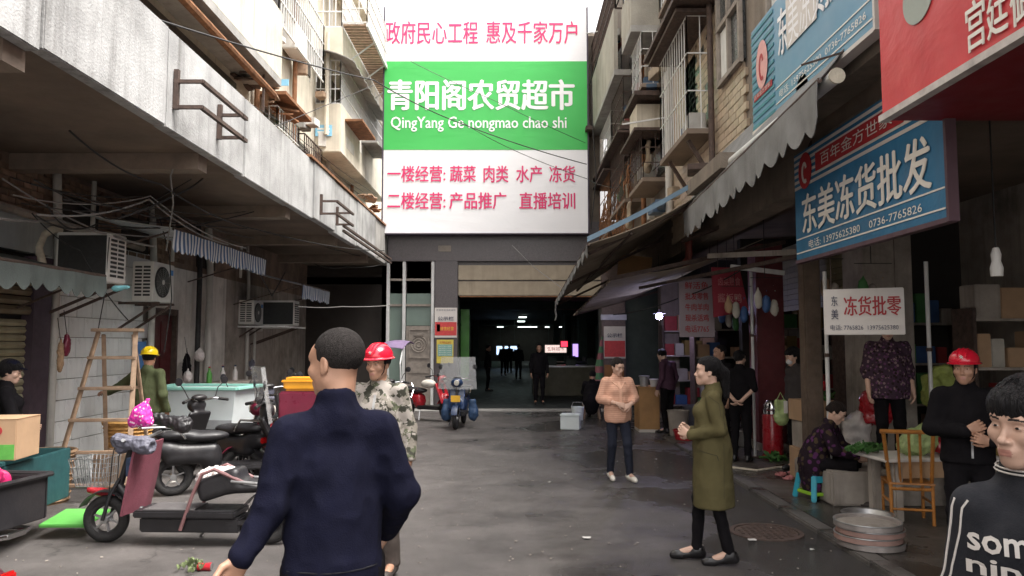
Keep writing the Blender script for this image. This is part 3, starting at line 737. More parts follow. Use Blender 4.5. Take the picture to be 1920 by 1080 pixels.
# ================================================================ market hall
MH = thing('market_hall', 'market hall with dark granite front and raised beige shutter at the street end', 'building', (0, 20, 0))
def mp(n, mb, m, **k): return part(n, mb, m, MH, world=True, **k)
FY = 20.0
def rc(x0, y0, x1, y1, th=.1, D=FY, back=None):
    a = at(x0, y0, D); b = at(x1, y1, D)
    a2 = at(x0, (y0 + y1) / 2, D); b2 = at(x1, (y0 + y1) / 2, D)
    return MB().box(a2.x, b2.x, D, D + th if back is None else back, b.z, a.z)
XL = at(728, 600, FY).x; XR = 2.75
zt = at(900, 490, FY).z; zb = at(900, 440, FY).z
gz = lambda py: at(900, py, FY).z
mp('granite_beam', MB().box(-3.34, 2.9, FY - .05, FY + .4, zt, zb + .35), granite, bevel=.01)
mp('lintel_core', MB().box(-3.3, 2.9, FY + .1, FY + .38, 3.08, zt + .02), granite)
mp('upper_wall', MB().box(-3.34, 2.4, FY + .05, FY + .5, zb + .35, 10.2), rwall)
mp('glass_panel', MB().box(at(730, 600, FY).x, at(755, 600, FY).x, FY + .1, FY + .12, .1, zt), glass_d)
mp('glass_panel', MB().box(at(761, 600, FY).x, at(808, 600, FY).x, FY + .1, FY + .12, gz(610), zt), glass_d)
for x in (727, 757, 811): X = at(x, 600, FY).x; mp('mullion', MB().box(X - .04, X + .04, FY - .02, FY + .1, 0, zt), pale_metal, bevel=.006)
for z in (gz(524), gz(572)): mp('transom', MB().box(at(730, 600, FY).x, at(811, 600, FY).x, FY + .06, FY + .098, z - .03, z + .03), stone_c)
sp_ = mp('stone_panel', MB().box(at(761, 650, FY).x, at(808, 650, FY).x, FY + .03, FY + .1, .05, gz(611)), stone_c)
xa, xb = at(766, 650, FY).x, at(804, 650, FY).x
g = MB(); zc = gz(642)
for i in range(3): r = .22 - i * .07; g.lathe([(r, 0), (r - .012, -.02), (r - .03, 0)], ((xa + xb) / 2, FY + .03, zc - .05), 20, 'y')
g.box(xa, xb, FY + .005, FY + .03, gz(617) - .03, gz(617)); g.box(xa, xb, FY + .005, FY + .03, gz(672), gz(672) + .03); g.box(xa, xa + .03, FY + .008, FY + .03, gz(672), gz(617)); g.box(xb - .03, xb, FY + .008, FY + .03, gz(672), gz(617))
g.box(xa, xb, FY + .012, FY + .03, gz(700), gz(680)); g.cbox(((xa + xb) / 2, FY + .02, zc + .22), (.25, .03, .08))
o = part('carving', g, stone_c, None); o.parent = sp_; o.location = (-MH.location[0], -MH.location[1], -MH.location[2])
mp('pillar', MB().box(at(815, 600, FY).x, at(858, 600, FY).x, FY - .06, FY + .7, 0, zt), granite, bevel=.015)
mp('pillar', MB().box(at(1128, 600, FY).x, at(1172, 600, FY).x, FY - .08, FY + .7, 0, zt), M('brown_granite', (.12, .085, .075), .45, .2, 20, .05), bevel=.015)
mp('wall', MB().box(at(1172, 600, FY).x, 9, FY + .02, FY + .4, 0, zt), hallw)
mp('pillar_band', MB().box(at(1126, 600, FY).x, at(1174, 600, FY).x, FY - .1, FY - .081, gz(600), gz(590)), steel)
for i, (a, b) in enumerate(((497, 525), (527, 554))): mp('shutter_housing', MB().box(at(859, 520, FY).x, at(1127, 520, FY).x, FY + .02 + i * .03, FY + .35, gz(b), gz(a)), shut_b, bevel=.01)
mp('rusty_lip', MB().box(at(862, 520, FY).x, at(1126, 520, FY).x, FY - .0, FY + .018, gz(557), gz(555)), rust)
mp('nameplate', MB().box(at(822, 466, FY).x, at(846, 466, FY).x, FY - .065, FY - .052, gz(472), gz(461)), stone_c)
# inside the hall
HX0, HX1, HY1, HZ = -6.5, 8, 72, 3.35
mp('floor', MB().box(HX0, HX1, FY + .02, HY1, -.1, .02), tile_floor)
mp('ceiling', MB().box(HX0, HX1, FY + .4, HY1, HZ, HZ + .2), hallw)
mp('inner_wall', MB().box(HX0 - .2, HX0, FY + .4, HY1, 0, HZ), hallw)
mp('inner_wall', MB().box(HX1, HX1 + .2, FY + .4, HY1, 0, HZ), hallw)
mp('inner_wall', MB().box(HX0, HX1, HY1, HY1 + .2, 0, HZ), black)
mp('inner_wall', MB().box(HX0, -3.4, FY + .40, FY + .6, 0, HZ + 1), black)  # black tone carries the shade of the recess
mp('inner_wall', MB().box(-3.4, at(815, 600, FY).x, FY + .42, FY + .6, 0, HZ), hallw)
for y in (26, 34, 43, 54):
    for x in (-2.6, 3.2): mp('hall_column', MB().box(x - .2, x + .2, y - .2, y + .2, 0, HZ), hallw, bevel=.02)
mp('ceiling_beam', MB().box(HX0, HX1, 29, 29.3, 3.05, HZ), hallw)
green_e = M('green_banner', (.05, .20, .02), .5, .15, 3, 0)
mp('green_banner', MB().box(at(864, 600, 21.2).x, at(880, 600, 21.2).x, 21.2, 21.26, .7, 2.7), green_e)
# lit tubes
for i, (px, py) in enumerate(((980, 595), (977, 603), (991, 616), (978, 626), (936, 627), (1050, 628), (1026, 617), (1003, 632), (940, 637))):
    D = min(70, FPX * (HZ - .12 - CAMZ) / (643 - py) )
    p = at(px, py, D); w = .018 * D * (.55 if i < 4 else .3)
    t = thing('ceiling_tube', ['nearest lit ceiling tube in the market hall', 'second lit ceiling tube in the market hall', 'third lit tube, right of the row in the hall', 'fourth small lit tube in the hall', 'faint tube at the left inside the hall', 'greenish tube above the stall signs', 'dim tube right of the middle row', 'tiny lit tube far down the hall', 'tiny lit tube far left down the hall'][i], 'tube light', (p.x, p.y, HZ - .12), group='tube lights in the market hall')
    part('housing', MB().box(-w / 2 - .05, w / 2 + .05, -.25, .25, .03, .12), hallw, t)
    part('tube', MB().box(-w / 2, w / 2, -.22, .22, -.02, .028), tube_e, t)
def lit_sign(label, px0, py0, px1, py1, D, m, cat='lit sign', lines=0, tm=None):
    a = at(px0, py0, D); b = at(px1, py1, D); w = b.x - a.x; h = a.z - b.z
    t = thing('lit_sign', label, cat, ((a.x + b.x) / 2, D, b.z))
    part('case', MB().box(-w / 2 - .05, w / 2 + .05, .02, .15, -.05, h + .05), hallw, t)
    part('panel', MB().box(-w / 2, w / 2, -.01, .018, 0, h), m, t)
    part('rod', MB().bar((-w / 3, .08, h), (-w / 3, .08, HZ - b.z), .02).bar((w / 3, .08, h), (w / 3, .08, HZ - b.z), .02), hallw, t)
    if tm: lettering('生鲜超市', t, (0, -.01, h / 2), w * .8, h * .5, tm)
lit_sign('blue white lit screen at the far end of the hall', 931, 649, 972, 665, 52, screen_e, tm=txt_k)
lit_sign('white and red lit stall sign at the right of the hall', 1022, 647, 1062, 661, 34, M('lit_pale', (.8, .6, .55), .5, .6, 14, 0, emit=.3), tm=txt_r)
lit_sign('small red lit sign inside the hall', 1052, 640, 1064, 650, 32, red_e)
lit_sign('narrow purple lit sign inside the hall', 1074, 645, 1084, 670, 30, purple_e)
# hall stalls
for i, (x, y, w, d_, h) in enumerate(((2.0, 25.5, 2.6, 1.4, .95), (2.4, 30, 2.8, 1.4, .95), (-3.6, 27, 2, 3, 1.0), (2.6, 38, 2.6, 2, 1.0), (-3.8, 38, 2, 3, 1.0))):
    t = thing('market_stall', ['long low olive counter just inside the hall entrance', 'second dark counter inside the hall', 'dark stall behind the left column in the hall', 'far counter at the right of the hall', 'far stall at the left of the hall'][i], 'stall', (x, y, 0), group='stalls inside the hall')
    part('counter', MB().box(-w / 2, w / 2, -d_ / 2, d_ / 2, 0, h), M('olive_counter', (.11, .10, .065), .6) if i == 0 else hallw, t, bevel=.02)
    part('worktop', MB().box(-w / 2 - .05, w / 2 + .05, -d_ / 2 - .05, d_ / 2 + .05, h + .001, h + .05), steel if i == 0 else hallw, t)
    g = MB()
    for q in range(9): g.cbox((random.uniform(-w / 2.3, w / 2.3), random.uniform(-d_ / 3, d_ / 3), h + .15), (random.uniform(.15, .35), .25, random.uniform(.15, .3)))
    part('goods', g, hallw, t, bevel=.02)
hl = bpy.data.lights.new('hall_light', 'AREA'); hl.energy = 4; hl.size = 3; hl.color = (.8, 1, .95)
for y in (31, 45): o = bpy.data.objects.new('hall_light', hl); COL.objects.link(o); o.location = (0, y, HZ - .3)

# billboard
a = at(716, 437, 19.6); b = at(1104, 437, 19.6); ztop = at(900, 14, 19.6).z; BXL, BXR = a.x, b.x; bw = BXR - BXL; bc = (BXL + BXR) / 2; bh = ztop - a.z
bx0 = at(714, 117, 19.6); bx1 = at(1093, 113, 19.6)
BB = thing('billboard', 'huge white billboard with a green band above the market entrance', 'billboard', (bc, 19.6, a.z))
part('panel', MB().box(-bw / 2, bw / 2, 0, .35, 0, bh), sign_w, BB)
for s in (-1, 1): part('edge_strip', MB().box(s * bw / 2 - .02, s * bw / 2 + .02, -.01, .36, -.02, bh + .01), M('dark_edge', (.06, .045, .07), .6) if s < 0 else MATS['dark_edge'], BB)
part('bottom_strip', MB().box(-bw / 2 + .02, bw / 2 - .02, -.01, .36, -.03, -.001), MATS['dark_edge'], BB)
g0, g1 = at(900, 281, 19.6).z - a.z, at(900, 115, 19.6).z - a.z
part('green_band', MB().box(-bw / 2 + .02, bw / 2 - .02, -.006, -.001, g0, g1), sign_g, BB)
def bt(s, px0, px1, py0, py1, m, bold=0.0, spacing=1.0):
    p = at((px0 + px1) / 2, (py0 + py1) / 2, 19.6); w = (at(px1, (py0 + py1) / 2, 19.6).x - at(px0, (py0 + py1) / 2, 19.6).x); h = at(900, py0, 19.6).z - at(900, py1, 19.6).z
    lettering(s, BB, (p.x - bc, -.008, p.z - a.z), w, h, m, bold, .004, spacing)
bt('政府民心工程', 723, 896, 40, 83, sign_pink, .012); bt('惠及千家万户', 912, 1082, 40, 82, sign_pink, .012)
bt('青阳阁农贸超市', 728, 1076, 150, 206, txt_w if False else M('billboard_white_print', (.88, .88, .88), .5, .01, 1, 0), .03)
bt('QingYang Ge nongmao chao shi', 733, 1062, 219, 247, MATS['billboard_white_print'], .03)
for s, x0, x1, y0, y1 in (('一楼经营:', 727, 835, 311, 341), ('蔬菜', 844, 892, 311, 341), ('肉类', 907, 953, 311, 342), ('水产', 968, 1016, 311, 342), ('冻货', 1030, 1078, 311, 342),
                          ('二楼经营:', 727, 835, 361, 392), ('产品推广', 843, 949, 361, 392), ('直播培训', 974, 1078, 361, 392)):
    bt(s, x0, x1, y0, y1, sign_pink, .018)
# upper wall with grey roof shed right of billboard
solo('roof_shed', 'brown roof shed peeking out right of the billboard', 'shed', MB().box(at(1094, 100, 22).x, at(1130, 100, 22).x, 22, 24, at(1110, 300, 22).z, at(1110, 62, 22).z), rwall)
# posters on pillars
def poster(label, px0, py0, px1, py1, D, col, rows, cat='poster'):
    a = at(px0, py0, D); b = at(px1, py1, D); w = b.x - a.x; h = a.z - b.z
    t = thing('poster', label, cat, ((a.x + b.x) / 2, D, b.z))
    part('sheet', MB().box(-w / 2, w / 2, -.012, 0, 0, h), col, t)
    for (m, u0, v0, u1, v1) in rows: part('print_block', MB().box(-w / 2 + u0 * w, -w / 2 + u1 * w, -.016, -.0125, h * (1 - v1), h * (1 - v0)), m, t)
    return t, w, h
pw = M('poster_red', (.55, .05, .05), .5, .15, 12, 0); py_ = M('poster_yellow', (.62, .5, .08), .5, .1, 12, 0); pg = M('poster_teal', (.2, .38, .33), .5, .1, 12, 0)
t, w, h = poster('white and red notice on the left entrance pillar', 815, 577, 857, 633, 19.92, sign_w2, [(pw, .02, .48, .98, .93), (sign_w2, .1, .55, .25, .8)])
lettering('农贸市场消费维权', t, (0, -.013, h * .92), w * .85, h * .06, txt_k); lettering('公示栏', t, (0, -.013, h * .64), w * .7, h * .13, txt_k, .02); lettering('诚信经营', t, (.03, -.018, h * .3), w * .6, h * .12, txt_y)
t, w, h = poster('yellow and teal notice under the white and red one', 819, 637, 850, 681, 19.92, py_, [(pg, .06, .2, .94, .7)])
lettering('文明公约', t, (0, -.013, h * .88), w * .7, h * .12, txt_r); 
for q in range(5): lettering('爱护环境人人有责', t, (0, -.018, h * (.72 - q * .09)), w * .75, h * .04, txt_w)
t, w, h = poster('dim white and red notice on the right entrance pillar', 1132, 612, 1173, 672, 19.9, sign_w2, [(pw, .02, .45, .98, .95)])
lettering('公示栏', t, (0, -.013, h * .72), w * .7, h * .13, txt_k, .02)
t, w, h = poster('orange notice below the red one on the right pillar', 1133, 684, 1170, 712, 19.9, M('orange_notice', (.3, .13, .04), .6, .1, 5, 0), [])
# ================================================================ right building
RB = thing('apartment_building', 'tall brown building on the right with caged windows over an arcade', 'building', (2.7, 10, 0))
RX = 2.7
def rp(n, mb, m, **k): return part(n, mb, m, RB, world=True, **k)
rp('wall', MB().box(RX + .02, RX + .3, -3, 8.35, 3.9, 7.2), rwall)  # walls step lower out of view so sky light reaches the left wall
rp('wall', MB().box(RX + .03, RX + .3, 8.35, 12.0, 3.9, 9.2), grout)
rp('wall', MB().box(RX + .02, RX + .3, 12.0, 21, 3.9, 12.2), rwall)
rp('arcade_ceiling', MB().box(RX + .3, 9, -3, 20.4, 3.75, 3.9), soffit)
rp('arcade_beam', MB().box(3.0, 3.28, -3, 20.4, 3.35, 3.75), rwall)
rp('shop_wall', MB().box(6.4, 6.6, -3, 20.4, 0, 3.75), grimy)
# beige tiles, each one
tm = mesh_of('wall_tile', MB().box(-.008, .03, .003, .197, .003, .097), tile_b, bevel=.003)
sp = []; rest = MB()
for j in range(23):
    for i in range(11):
        z = 3.93 + j * .1; y = 8.4 + i * .2 - (.1 if j % 2 else 0) + .1
        if z > 5.0 and y < 9.35: continue
        if random.random() < .015: continue
        sp.append(((random.uniform(-.003, .003), y - 10, z), None))
sp = sp[:300]
pieces('wall_tile', tm, sp, RB)
for j in range(40):
    for i in range(9):
        z = 3.4 + j * .1; y = 10.6 + i * .2 - (.1 if j % 2 else 0) + .1
        if z < 6.2: rest.box(RX - .006, RX + .03, y + .003, y + .197, z + .003, z + .097)
rp('tile_field', rest, tile_b, kind='stuff')
rp('ledge', MB().box(RX - .35, RX + .02, 8.3, 9.9, 3.72, 3.9), rwall)
# near windows above the tiles
for y0 in (6.6, 8.45):
    w = rp('window', MB().box(RX - .02, RX + .02, y0, y0 + .9, 5.05, 6.9), M('window_grey', (.05, .055, .055), .3) if 'window_grey' not in MATS else MATS['window_grey'])
    f = MB()
    for y in (y0, y0 + .45, y0 + .9): f.box(RX - .07, RX - .021, y - .03, y + .03, 5.0, 6.9)
    for z in (5.03, 5.75, 6.87): f.box(RX - .075, RX - .022, y0, y0 + .9, z - .03, z + .03)
    o = part('window_frame', f, stone_c, None); o.parent = w; o.location = -RB.location
    o = part('pane', MB().box(RX - .03, RX - .021, y0 + .5, y0 + .85, 5.1, 5.7), pale_metal, None); o.parent = w; o.location = -RB.location
junk_m = [M('junk_blue', (.06, .10, .16), .7), M('junk_red', (.2, .05, .04), .7), M('junk_tan', (.3, .24, .17), .8), M('junk_white', (.4, .39, .36), .7), M('junk_green', (.05, .10, .05), .8)]
def cage(y0, y1, z0, z1, xo, barm, roof=True, dens=.15, junk=True):
    rp('cage_floor', MB().box(xo, RX + .01, y0, y1, z0 - .07, z0), soffit)
    if roof: rp('cage_roof', MB().box(xo - .15, RX + .01, y0 - .1, y1 + .05, z1, z1 + .05), iron)
    g = MB(); bars(g, RX, xo + .02, y0 + .02, y1 - .02, z0, z1, dens, .006); rp('cage_bars', g, barm)
    rp('window', MB().box(RX - .006, RX + .012, y0 + .2, y1 - .2, z0 + .2, z1 - .15), MATS['window_grey'])
    if junk:
        for q in range(int((y1 - y0) * 2)):
            y = random.uniform(y0 + .15, y1 - .25); hh = random.uniform(.15, .45)
            rp('stored_box', MB().box(xo + .08, RX - .05, y, y + random.uniform(.12, .3), z0 + .002, z0 + hh), random.choice(junk_m), bevel=.015)
cage(9.75, 11.6, 4.6, 6.15, 2.33, pale_metal)
rp('bracket', MB().bar((2.4, 10.0, 4.5), (RX, 10.0, 4.0), .05), iron); rp('bracket', MB().bar((2.4, 11.2, 4.5), (RX, 11.2, 4.0), .05), iron)
rp('lean_to_roof', MB().box(2.12, RX + .01, 9.4, 11.75, 6.24, 6.3), iron)
cage(12.7, 14.2, 4.6, 5.4, 2.25, iron)
rp('window_hood', MB().box(2.16, RX + .01, 12.9, 14.3, 6.12, 6.2), iron)
rp('box_balcony', MB().box(2.25, RX + .01, 13.2, 14.0, 5.4, 6.05), cream)
rp('window_hood', MB().box(2.2, RX + .01, 15.0, 20.5, 6.12, 6.2), iron)
cage(15.1, 17.4, 4.7, 6.05, 2.3, iron); cage(17.8, 20.2, 4.5, 5.9, 2.35, rust)
for y0, y1, z, top in ((15.4, 20.4, 7.4, 8.85), (13.2, 14.3, 7.4, 8.3), (12.7, 16, 10.4, 11.6)):
    rp('balcony_slab', MB().box(2.16, RX + .01, y0, y1, z, z + .12), concrete)
    rp('balcony_parapet', MB().box(2.16, 2.24, y0, y1, z + .12, top), rwall_l)
    rp('balcony_end', MB().box(2.24, RX, y0, y0 + .08, z + .12, top), rwall_l) if top < 8.5 else None
g = MB(); bars(g, RX, 2.2, 15.4, 20.3, 8.85, 9.9, .18, .012); rp('balcony_rail', g, iron)
g = MB(); bars(g, RX, 2.2, 13.2, 14.3, 8.3, 9.3, .14, .012); rp('balcony_rail', g, pale_metal)
rp('balcony_shelf', MB().box(1.95, 2.16, 19.3, 20.4, 7.36, 7.46), iron)
for y0 in (12.9, 15.6, 18): rp('window', MB().box(RX - .01, RX + .015, y0, y0 + 1.1, 7.8, 9.2), MATS['window_grey'])
rp('drain_pipe', MB().tube([(RX - .08, 12.3, 3.9), (RX - .08, 12.3, 12)], .06, 10), pipe_w)
rp('drain_pipe', MB().tube([(RX - .08, 9.62, 3.6), (RX - .08, 9.62, 9.2)], .04, 10), iron)
rp('drain_pipe', MB().tube([(RX - .08, 14.7, 3.9), (RX - .08, 14.7, 12)], .05, 10), rust)
cage(15.2, 17.0, 6.35, 7.3, 2.3, iron, roof=False); cage(17.5, 19.9, 6.35, 7.3, 2.35, pale_metal, roof=False); cage(12.95, 14.2, 6.35, 7.3, 2.3, pale_metal, roof=False); cage(12.8, 13.9, 9.0, 10.2, 2.25, iron); cage(10.0, 11.4, 6.9, 8.3, 2.3, pale_metal)
for i in range(34):
    y = random.uniform(9.8, 20); z = random.choice([3.98, 6.22, 6.3, 8.9]); 
    if z > 8: y = random.uniform(15.5, 20)
    rp('stored_box', MB().cbox((2.5, y, z + .08), (random.uniform(.08, .3), random.uniform(.1, .5), random.uniform(.05, .2)), Matrix.Rotation(random.uniform(-.3, .3), 3, 'Z')), random.choice(junk_m + [rust, wood, iron]), bevel=.008)
for y, z in ((10.4, 7.6), (12.5, 5.6), (16.4, 9.9), (18.6, 9.8)):
    rp('clothes_pole', MB().bar((2.7, y, z), (1.9, y + .1, z - .1), .025), pale_metal)
# laundry / rags hanging in the cages
for i, (px, py, D, cc) in enumerate(((1128, 105, 18.5, 3), (1215, 290, 13.2, 2), (1180, 400, 15, 2), (1165, 350, 16, 4), (1290, 470, 12, 1))):
    p = at(px, py, D)
    t = thing('hanging_cloth', ['pale cloth on the high grey balcony rail', 'tan cloth hung by the small box balcony', 'brown sacking above the far awning', 'dark green cloth at the far cages', 'rust red cloth over the awning rafters'][i], 'cloth', p)
    blob('cloth', [rbox((0, 0, 0), (.05, .3, .45), .02), ell((0, .1, -.2), (.06, .12, .12))], junk_m[cc], .025, t, wr=.05, wf=(9, 9, 3), seed=i)
# dry creepers below the far balcony
g = MB()
for i in range(140):
    y = random.uniform(15, 20); p = Vector((2.45, y, random.uniform(4.2, 5.6))); pts = [p]
    for k in range(4): p = p + Vector((random.uniform(-.08, .05), random.uniform(-.12, .12), random.uniform(-.25, -.02))); pts.append(p)
    g.tube(pts, .012, 4)
solo('dry_creeper', 'brown dry creeper hanging from the far right cages', 'creeper', g, rust)

# arcade pillars, posts
def pillar(label, c, w, m, z1=3.35, name='pillar', cat='pillar'):
    t = thing(name, label, cat, (c[0], c[1], SW))
    part('shaft', MB().box(-w / 2, w / 2, -w / 2, w / 2, .12, z1 - SW), m, t, bevel=.02)
    part('plinth', MB().box(-w / 2 - .03, w / 2 + .03, -w / 2 - .03, w / 2 + .03, 0, .12), grimy, t, bevel=.01)
    return t
pillar('dark red square pillar behind the red gas bottle', (4.15, 12.2), .44, red_paint)
pillar('brown pillar standing left of the white hanging sign', (3.55, 8.9), .20, M('bark_brown', (.10, .07, .05), .85, .3, 5, .4, 40, streak=.6))
pillar('grey concrete pillar behind the woman in floral blouse', (4.75, 9.7), .62, grimy)
pillar('far brown pillar beside the hall entrance counter', (3.6, 17.2), .4, rwall)
for i, (px, D, z1) in enumerate(((1411, 11.3, 2.9), (1550, 8.3, 2.5), (1742, 8.2, 2.6))):
    p = at(px, 643, D)
    t = thing('awning_post', ['thin pale post against the dark red pillar', 'thin pale post left of the hanging white sign', 'thin white post right of the hanging white sign'][i], 'post', (p.x, D, SW))
    part('tube', MB().cyl((0, 0, 0), (0, 0, z1), .022, 10), pale_metal, t)
    part('foot', MB().cbox((0, 0, .01), (.1, .1, .02)), iron, t)
    part('clamp', MB().cyl((0, 0, z1 * .62), (0, 0, z1 * .62 + .04), .032, 10), iron, t)
# arcade shutter header with slats, white doors
t = thing('rolled_shutter', 'olive brown rolled shutter inside the arcade behind the blue sign', 'shutter', (4.9, 12.6, 2.3))
sm = mesh_of('slat', MB().prism([(-.015, -.045), (.015, -.04), (.03, 0), (.015, .04), (-.015, .045)], 'y', -1.9, 1.9), M('olive_slat', (.19, .17, .10), .6, .15, 4, .1, rnd=.15))
for i in range(12):
    o = bpy.data.objects.new('slat', sm); COL.objects.link(o); o.parent = t; o.location = (-.03, 0, .05 + i * .095); o.rotation_euler = (0, 0, pi) if False else (0, 0, 0)
for i, (px0, px1) in enumerate(((1448, 1478), (1479, 1508))):
    a = at(px0, 618, 14.2); b = at(px1, 618, 14.2)
    t = thing('white_door', ['left white door leaf behind the masked person', 'right white door leaf behind the masked person'][i], 'door', ((a.x + b.x) / 2, 14.2, SW))
    w = b.x - a.x; part('leaf', MB().box(-w / 2 + .004, w / 2 - .004, 0, .05, 0, a.z - SW), sign_w2, t, bevel=.008); part('handle', MB().box(w / 2 - .07, w / 2 - .04, -.03, -.001, .95, 1.1), steel, t)
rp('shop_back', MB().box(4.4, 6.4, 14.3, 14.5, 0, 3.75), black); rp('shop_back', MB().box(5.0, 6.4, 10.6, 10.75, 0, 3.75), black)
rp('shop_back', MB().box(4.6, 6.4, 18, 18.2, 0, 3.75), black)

# ================================================================ right: awnings
t = awning('long faded grey scalloped awning below the upper blue sign', RX, 4.2, 2.38, 3.78, 5.65, 10.2, .40, awn_pale, awn_pale, .30, .08, group='awnings on the right side', arms=False, z1b=3.55)
t = thing('awning_roller', 'end of a pale awning roller under the upper blue sign', 'roller', at(1568, 143, 5.6))
part('roller', MB().cyl((0, 0, 0), (.0, 4.4, .0), .055, 16), pale_metal, t); part('end_cap', MB().cyl((0, -.02, 0), (0, 0, 0), .062, 16), foam, t)
t = awning('large sagging awning with blue top edge by the hall entrance', RX + .1, 3.92, 1.02, 3.06, 9.9, 17.3, .16, awn_under, awn_pale, .34, .09, group='awnings on the right side', arms=False, z1b=2.72, pitch=.10)
g = MB(); rows = [[(RX + (1.0 - RX) * v, 9.86, 3.99 - .90 * v - .03 * math.sin(v * 3.1) + dz) for dz in (0, .07)] for v in np.linspace(0, 1, 16)]
g.sheet(rows, (0, -.02, 0)); part('blue_edge', g, awn_blue, t, world=True)
for i, (y, ze) in enumerate(((10.2, 3.0), (13.5, 2.86), (17.2, 2.66))): part('rafter', MB().bar((RX, y, ze + .75), (1.05, y, ze - .03), .045), iron, t, world=True)
part('tie_bar', MB().bar((1.6, 9.95, 3.22), (1.5, 17.2, 2.95), .035), iron, t, world=True)
part('hanging_rag', MB().sheet([[(1.02 + .03 * math.sin(a * 3), 17.3 + b * .14, 2.72 - a * .11) for a in range(5)] for b in range(4)], (.012, 0, 0)), awn_pale, t, world=True)
# second, lower patched sheet deeper in
t = awning('lower brown tarpaulin under the large sagging awning', 3.9, 3.35, 1.55, 2.75, 11.5, 18.5, .05, awn_under, awn_under, .4, .02, group='awnings on the right side', arms=False, z1b=2.45, pitch=.12)
part('support_beam', MB().bar((1.5, 11.4, 2.73), (4.2, 11.4, 3.3), .06), iron, t, world=True); part('support_beam', MB().bar((1.5, 18.4, 2.43), (3.9, 18.4, 3.1), .05), iron, t, world=True)
solo('bamboo_mat', 'orange brown plywood scrap tucked under the far awning', 'board', MB().cbox(at(1190, 500, 14.5), (.65, .03, .42), Matrix.Rotation(.1, 3, 'Y')), ply)
for i, (a, b, w) in enumerate(((( 1330, 480, 11), (1560, 470, 8.5), .07), ((1370, 500, 10.5), (1470, 512, 10.5), .06), ((1200, 540, 13), (1500, 480, 9), .05), ((1280, 452, 11.5), (1500, 370, 9.4), .05))):
    solo('arcade_beam', ['pale timber beam under the arcade ceiling', 'short pale bracket arm above the red sign', 'dark sloping beam under the arcade', 'dark upper beam behind the grey awning'][i], 'beam', MB().bar(at(*a), at(*b), w), [grimy, pale_metal, iron, iron][i])

# ================================================================ signs
def side_sign(name, label, X, Ya, Yb, z0, z1, m, th=.10, cat='shop sign', edge=None):
    """sign parallel to the street, read from the street; local x runs towards the camera"""
    t = thing(name, label, cat, (X, (Ya + Yb) / 2, z0), -pi / 2)
    L_ = Yb - Ya; H = z1 - z0
    part('panel', MB().box(-L_ / 2, L_ / 2, 0, th, 0, H), m, t)
    if edge:
        part('edge_trim', MB().box(-L_ / 2, L_ / 2, -.012, th + .01, -.035, -.001), edge, t)
        part('edge_trim', MB().box(L_ / 2 + .001, L_ / 2 + .03, -.012, th + .01, -.03, H), edge, t)
    return t, L_, H
def sym_crest(t, c, w, h, m1, m2):
    g = MB(); g.lathe([(0, 0), (1, 0), (1, .003), (0, .003)], (0, 0, 0), 28, 'y'); g.v = [(x * w / 2, -.004 + y * -1, z * h / 2) for x, y, z in g.v]
    o = part('emblem', g, m1, t); o.location = c
    g = MB(); g.tube([(w * .25 * cos(a) * (.4 + a / 9), 0, h * .33 * sin(a) * (.4 + a / 9)) for a in np.linspace(.4, 5.2, 14)], w * .07, 6); g.v = [(x, -.009 + y * .05, z) for x, y, z in g.v]
    o = part('emblem_curl', g, m2, t); o.location = c
# lower blue sign: left edge px (1495,490) right edge px (1790,415)
XB = 2.9; Yb = FPX * XB / 537; Ya = FPX * XB / 826
zB0, zB1 = 2.585, 3.66
edge_p = M('faded_pink_edge', (.10, .055, .07), .6, .1, 4, .02)
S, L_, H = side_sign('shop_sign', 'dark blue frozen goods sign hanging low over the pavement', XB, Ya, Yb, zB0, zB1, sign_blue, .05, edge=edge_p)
lettering('东美冻货批发', S, (.02, -.002, H * .40), L_ * .86, H * .36, txt_w, .022)
lettering('电话: 13975625380    0736-7765826', S, (.02, -.002, H * .115), L_ * .76, H * .075, txt_w)
for z in (.055, .185): part('rule_line', MB().box(-L_ / 2 + .02, L_ / 2 - .02, -.006, -.001, H * z, H * z + .012), txt_w, S)
for i in range(6): part('stripe', MB().box(-L_ / 2 + .01, L_ / 2 - .01, -.004, -.001, H * (.66 + i * .058), H * (.66 + i * .058) + .03), sign_w2 if i not in (9,) else sign_w, S)
part('red_label', MB().box(-L_ / 2 + .55, L_ / 2 - .5, -.010, -.0045, H * .74, H * .90), txt_r, S)
lettering('百年金方世家', S, (.02, -.011, H * .82), L_ * .5, H * .11, sign_w2)
sym_crest(S, (-L_ / 2 + .3, -.006, H * .8), .32, .36, txt_r, sign_w2)
for x in (-L_ / 2 + .2, L_ / 2 - .2): part('hanger', MB().bar((x, .06, H), (x, .3, H + .5), .03), iron, S)
# upper blue sign
XU = 2.58; a0 = at(1413, 248, 1); Yb = 1 / a0.x * XU; a1 = at(1640, 60, 1); Ya = 1 / a1.x * XU
z0 = at(1413, 248, Yb).z; z1 = at(1405, 62, Yb).z
S, L_, H = side_sign('shop_sign', 'pale blue sign high on the tiled wall', XU, Ya, Yb, z0, z1, sign_blue2, .08, edge=sign_w2)
part('striped_end', MB().box(-L_ / 2, -L_ / 2 + .68, -.004, -.001, 0, H), sign_w2, S)
for i in range(13): part('stripe', MB().box(-L_ / 2 + .01, -L_ / 2 + .67, -.008, -.0045, H * (i / 13) + .01, H * (i / 13) + .045), sign_teal, S)
sym_crest(S, (-L_ / 2 + .35, -.010, H * .56), .34, .50, M('emblem_pink', (.7, .35, .33), .5), txt_r)
part('red_label', MB().box(-L_ / 2 + .08, -L_ / 2 + .62, -.014, -.0085, H * .27, H * .33), txt_r, S)
lettering('百年金方世家', S, (-L_ / 2 + .35, -.014, H * .30), .48, H * .04, sign_w2)
lettering('东美冻货批发', S, (.28, -.002, H * .66), L_ * .60, H * .42, sign_w, .03)
lettering('电话: 13975625380  0736-7765826', S, (.35, -.002, H * .13), L_ * .66, H * .07, txt_w)
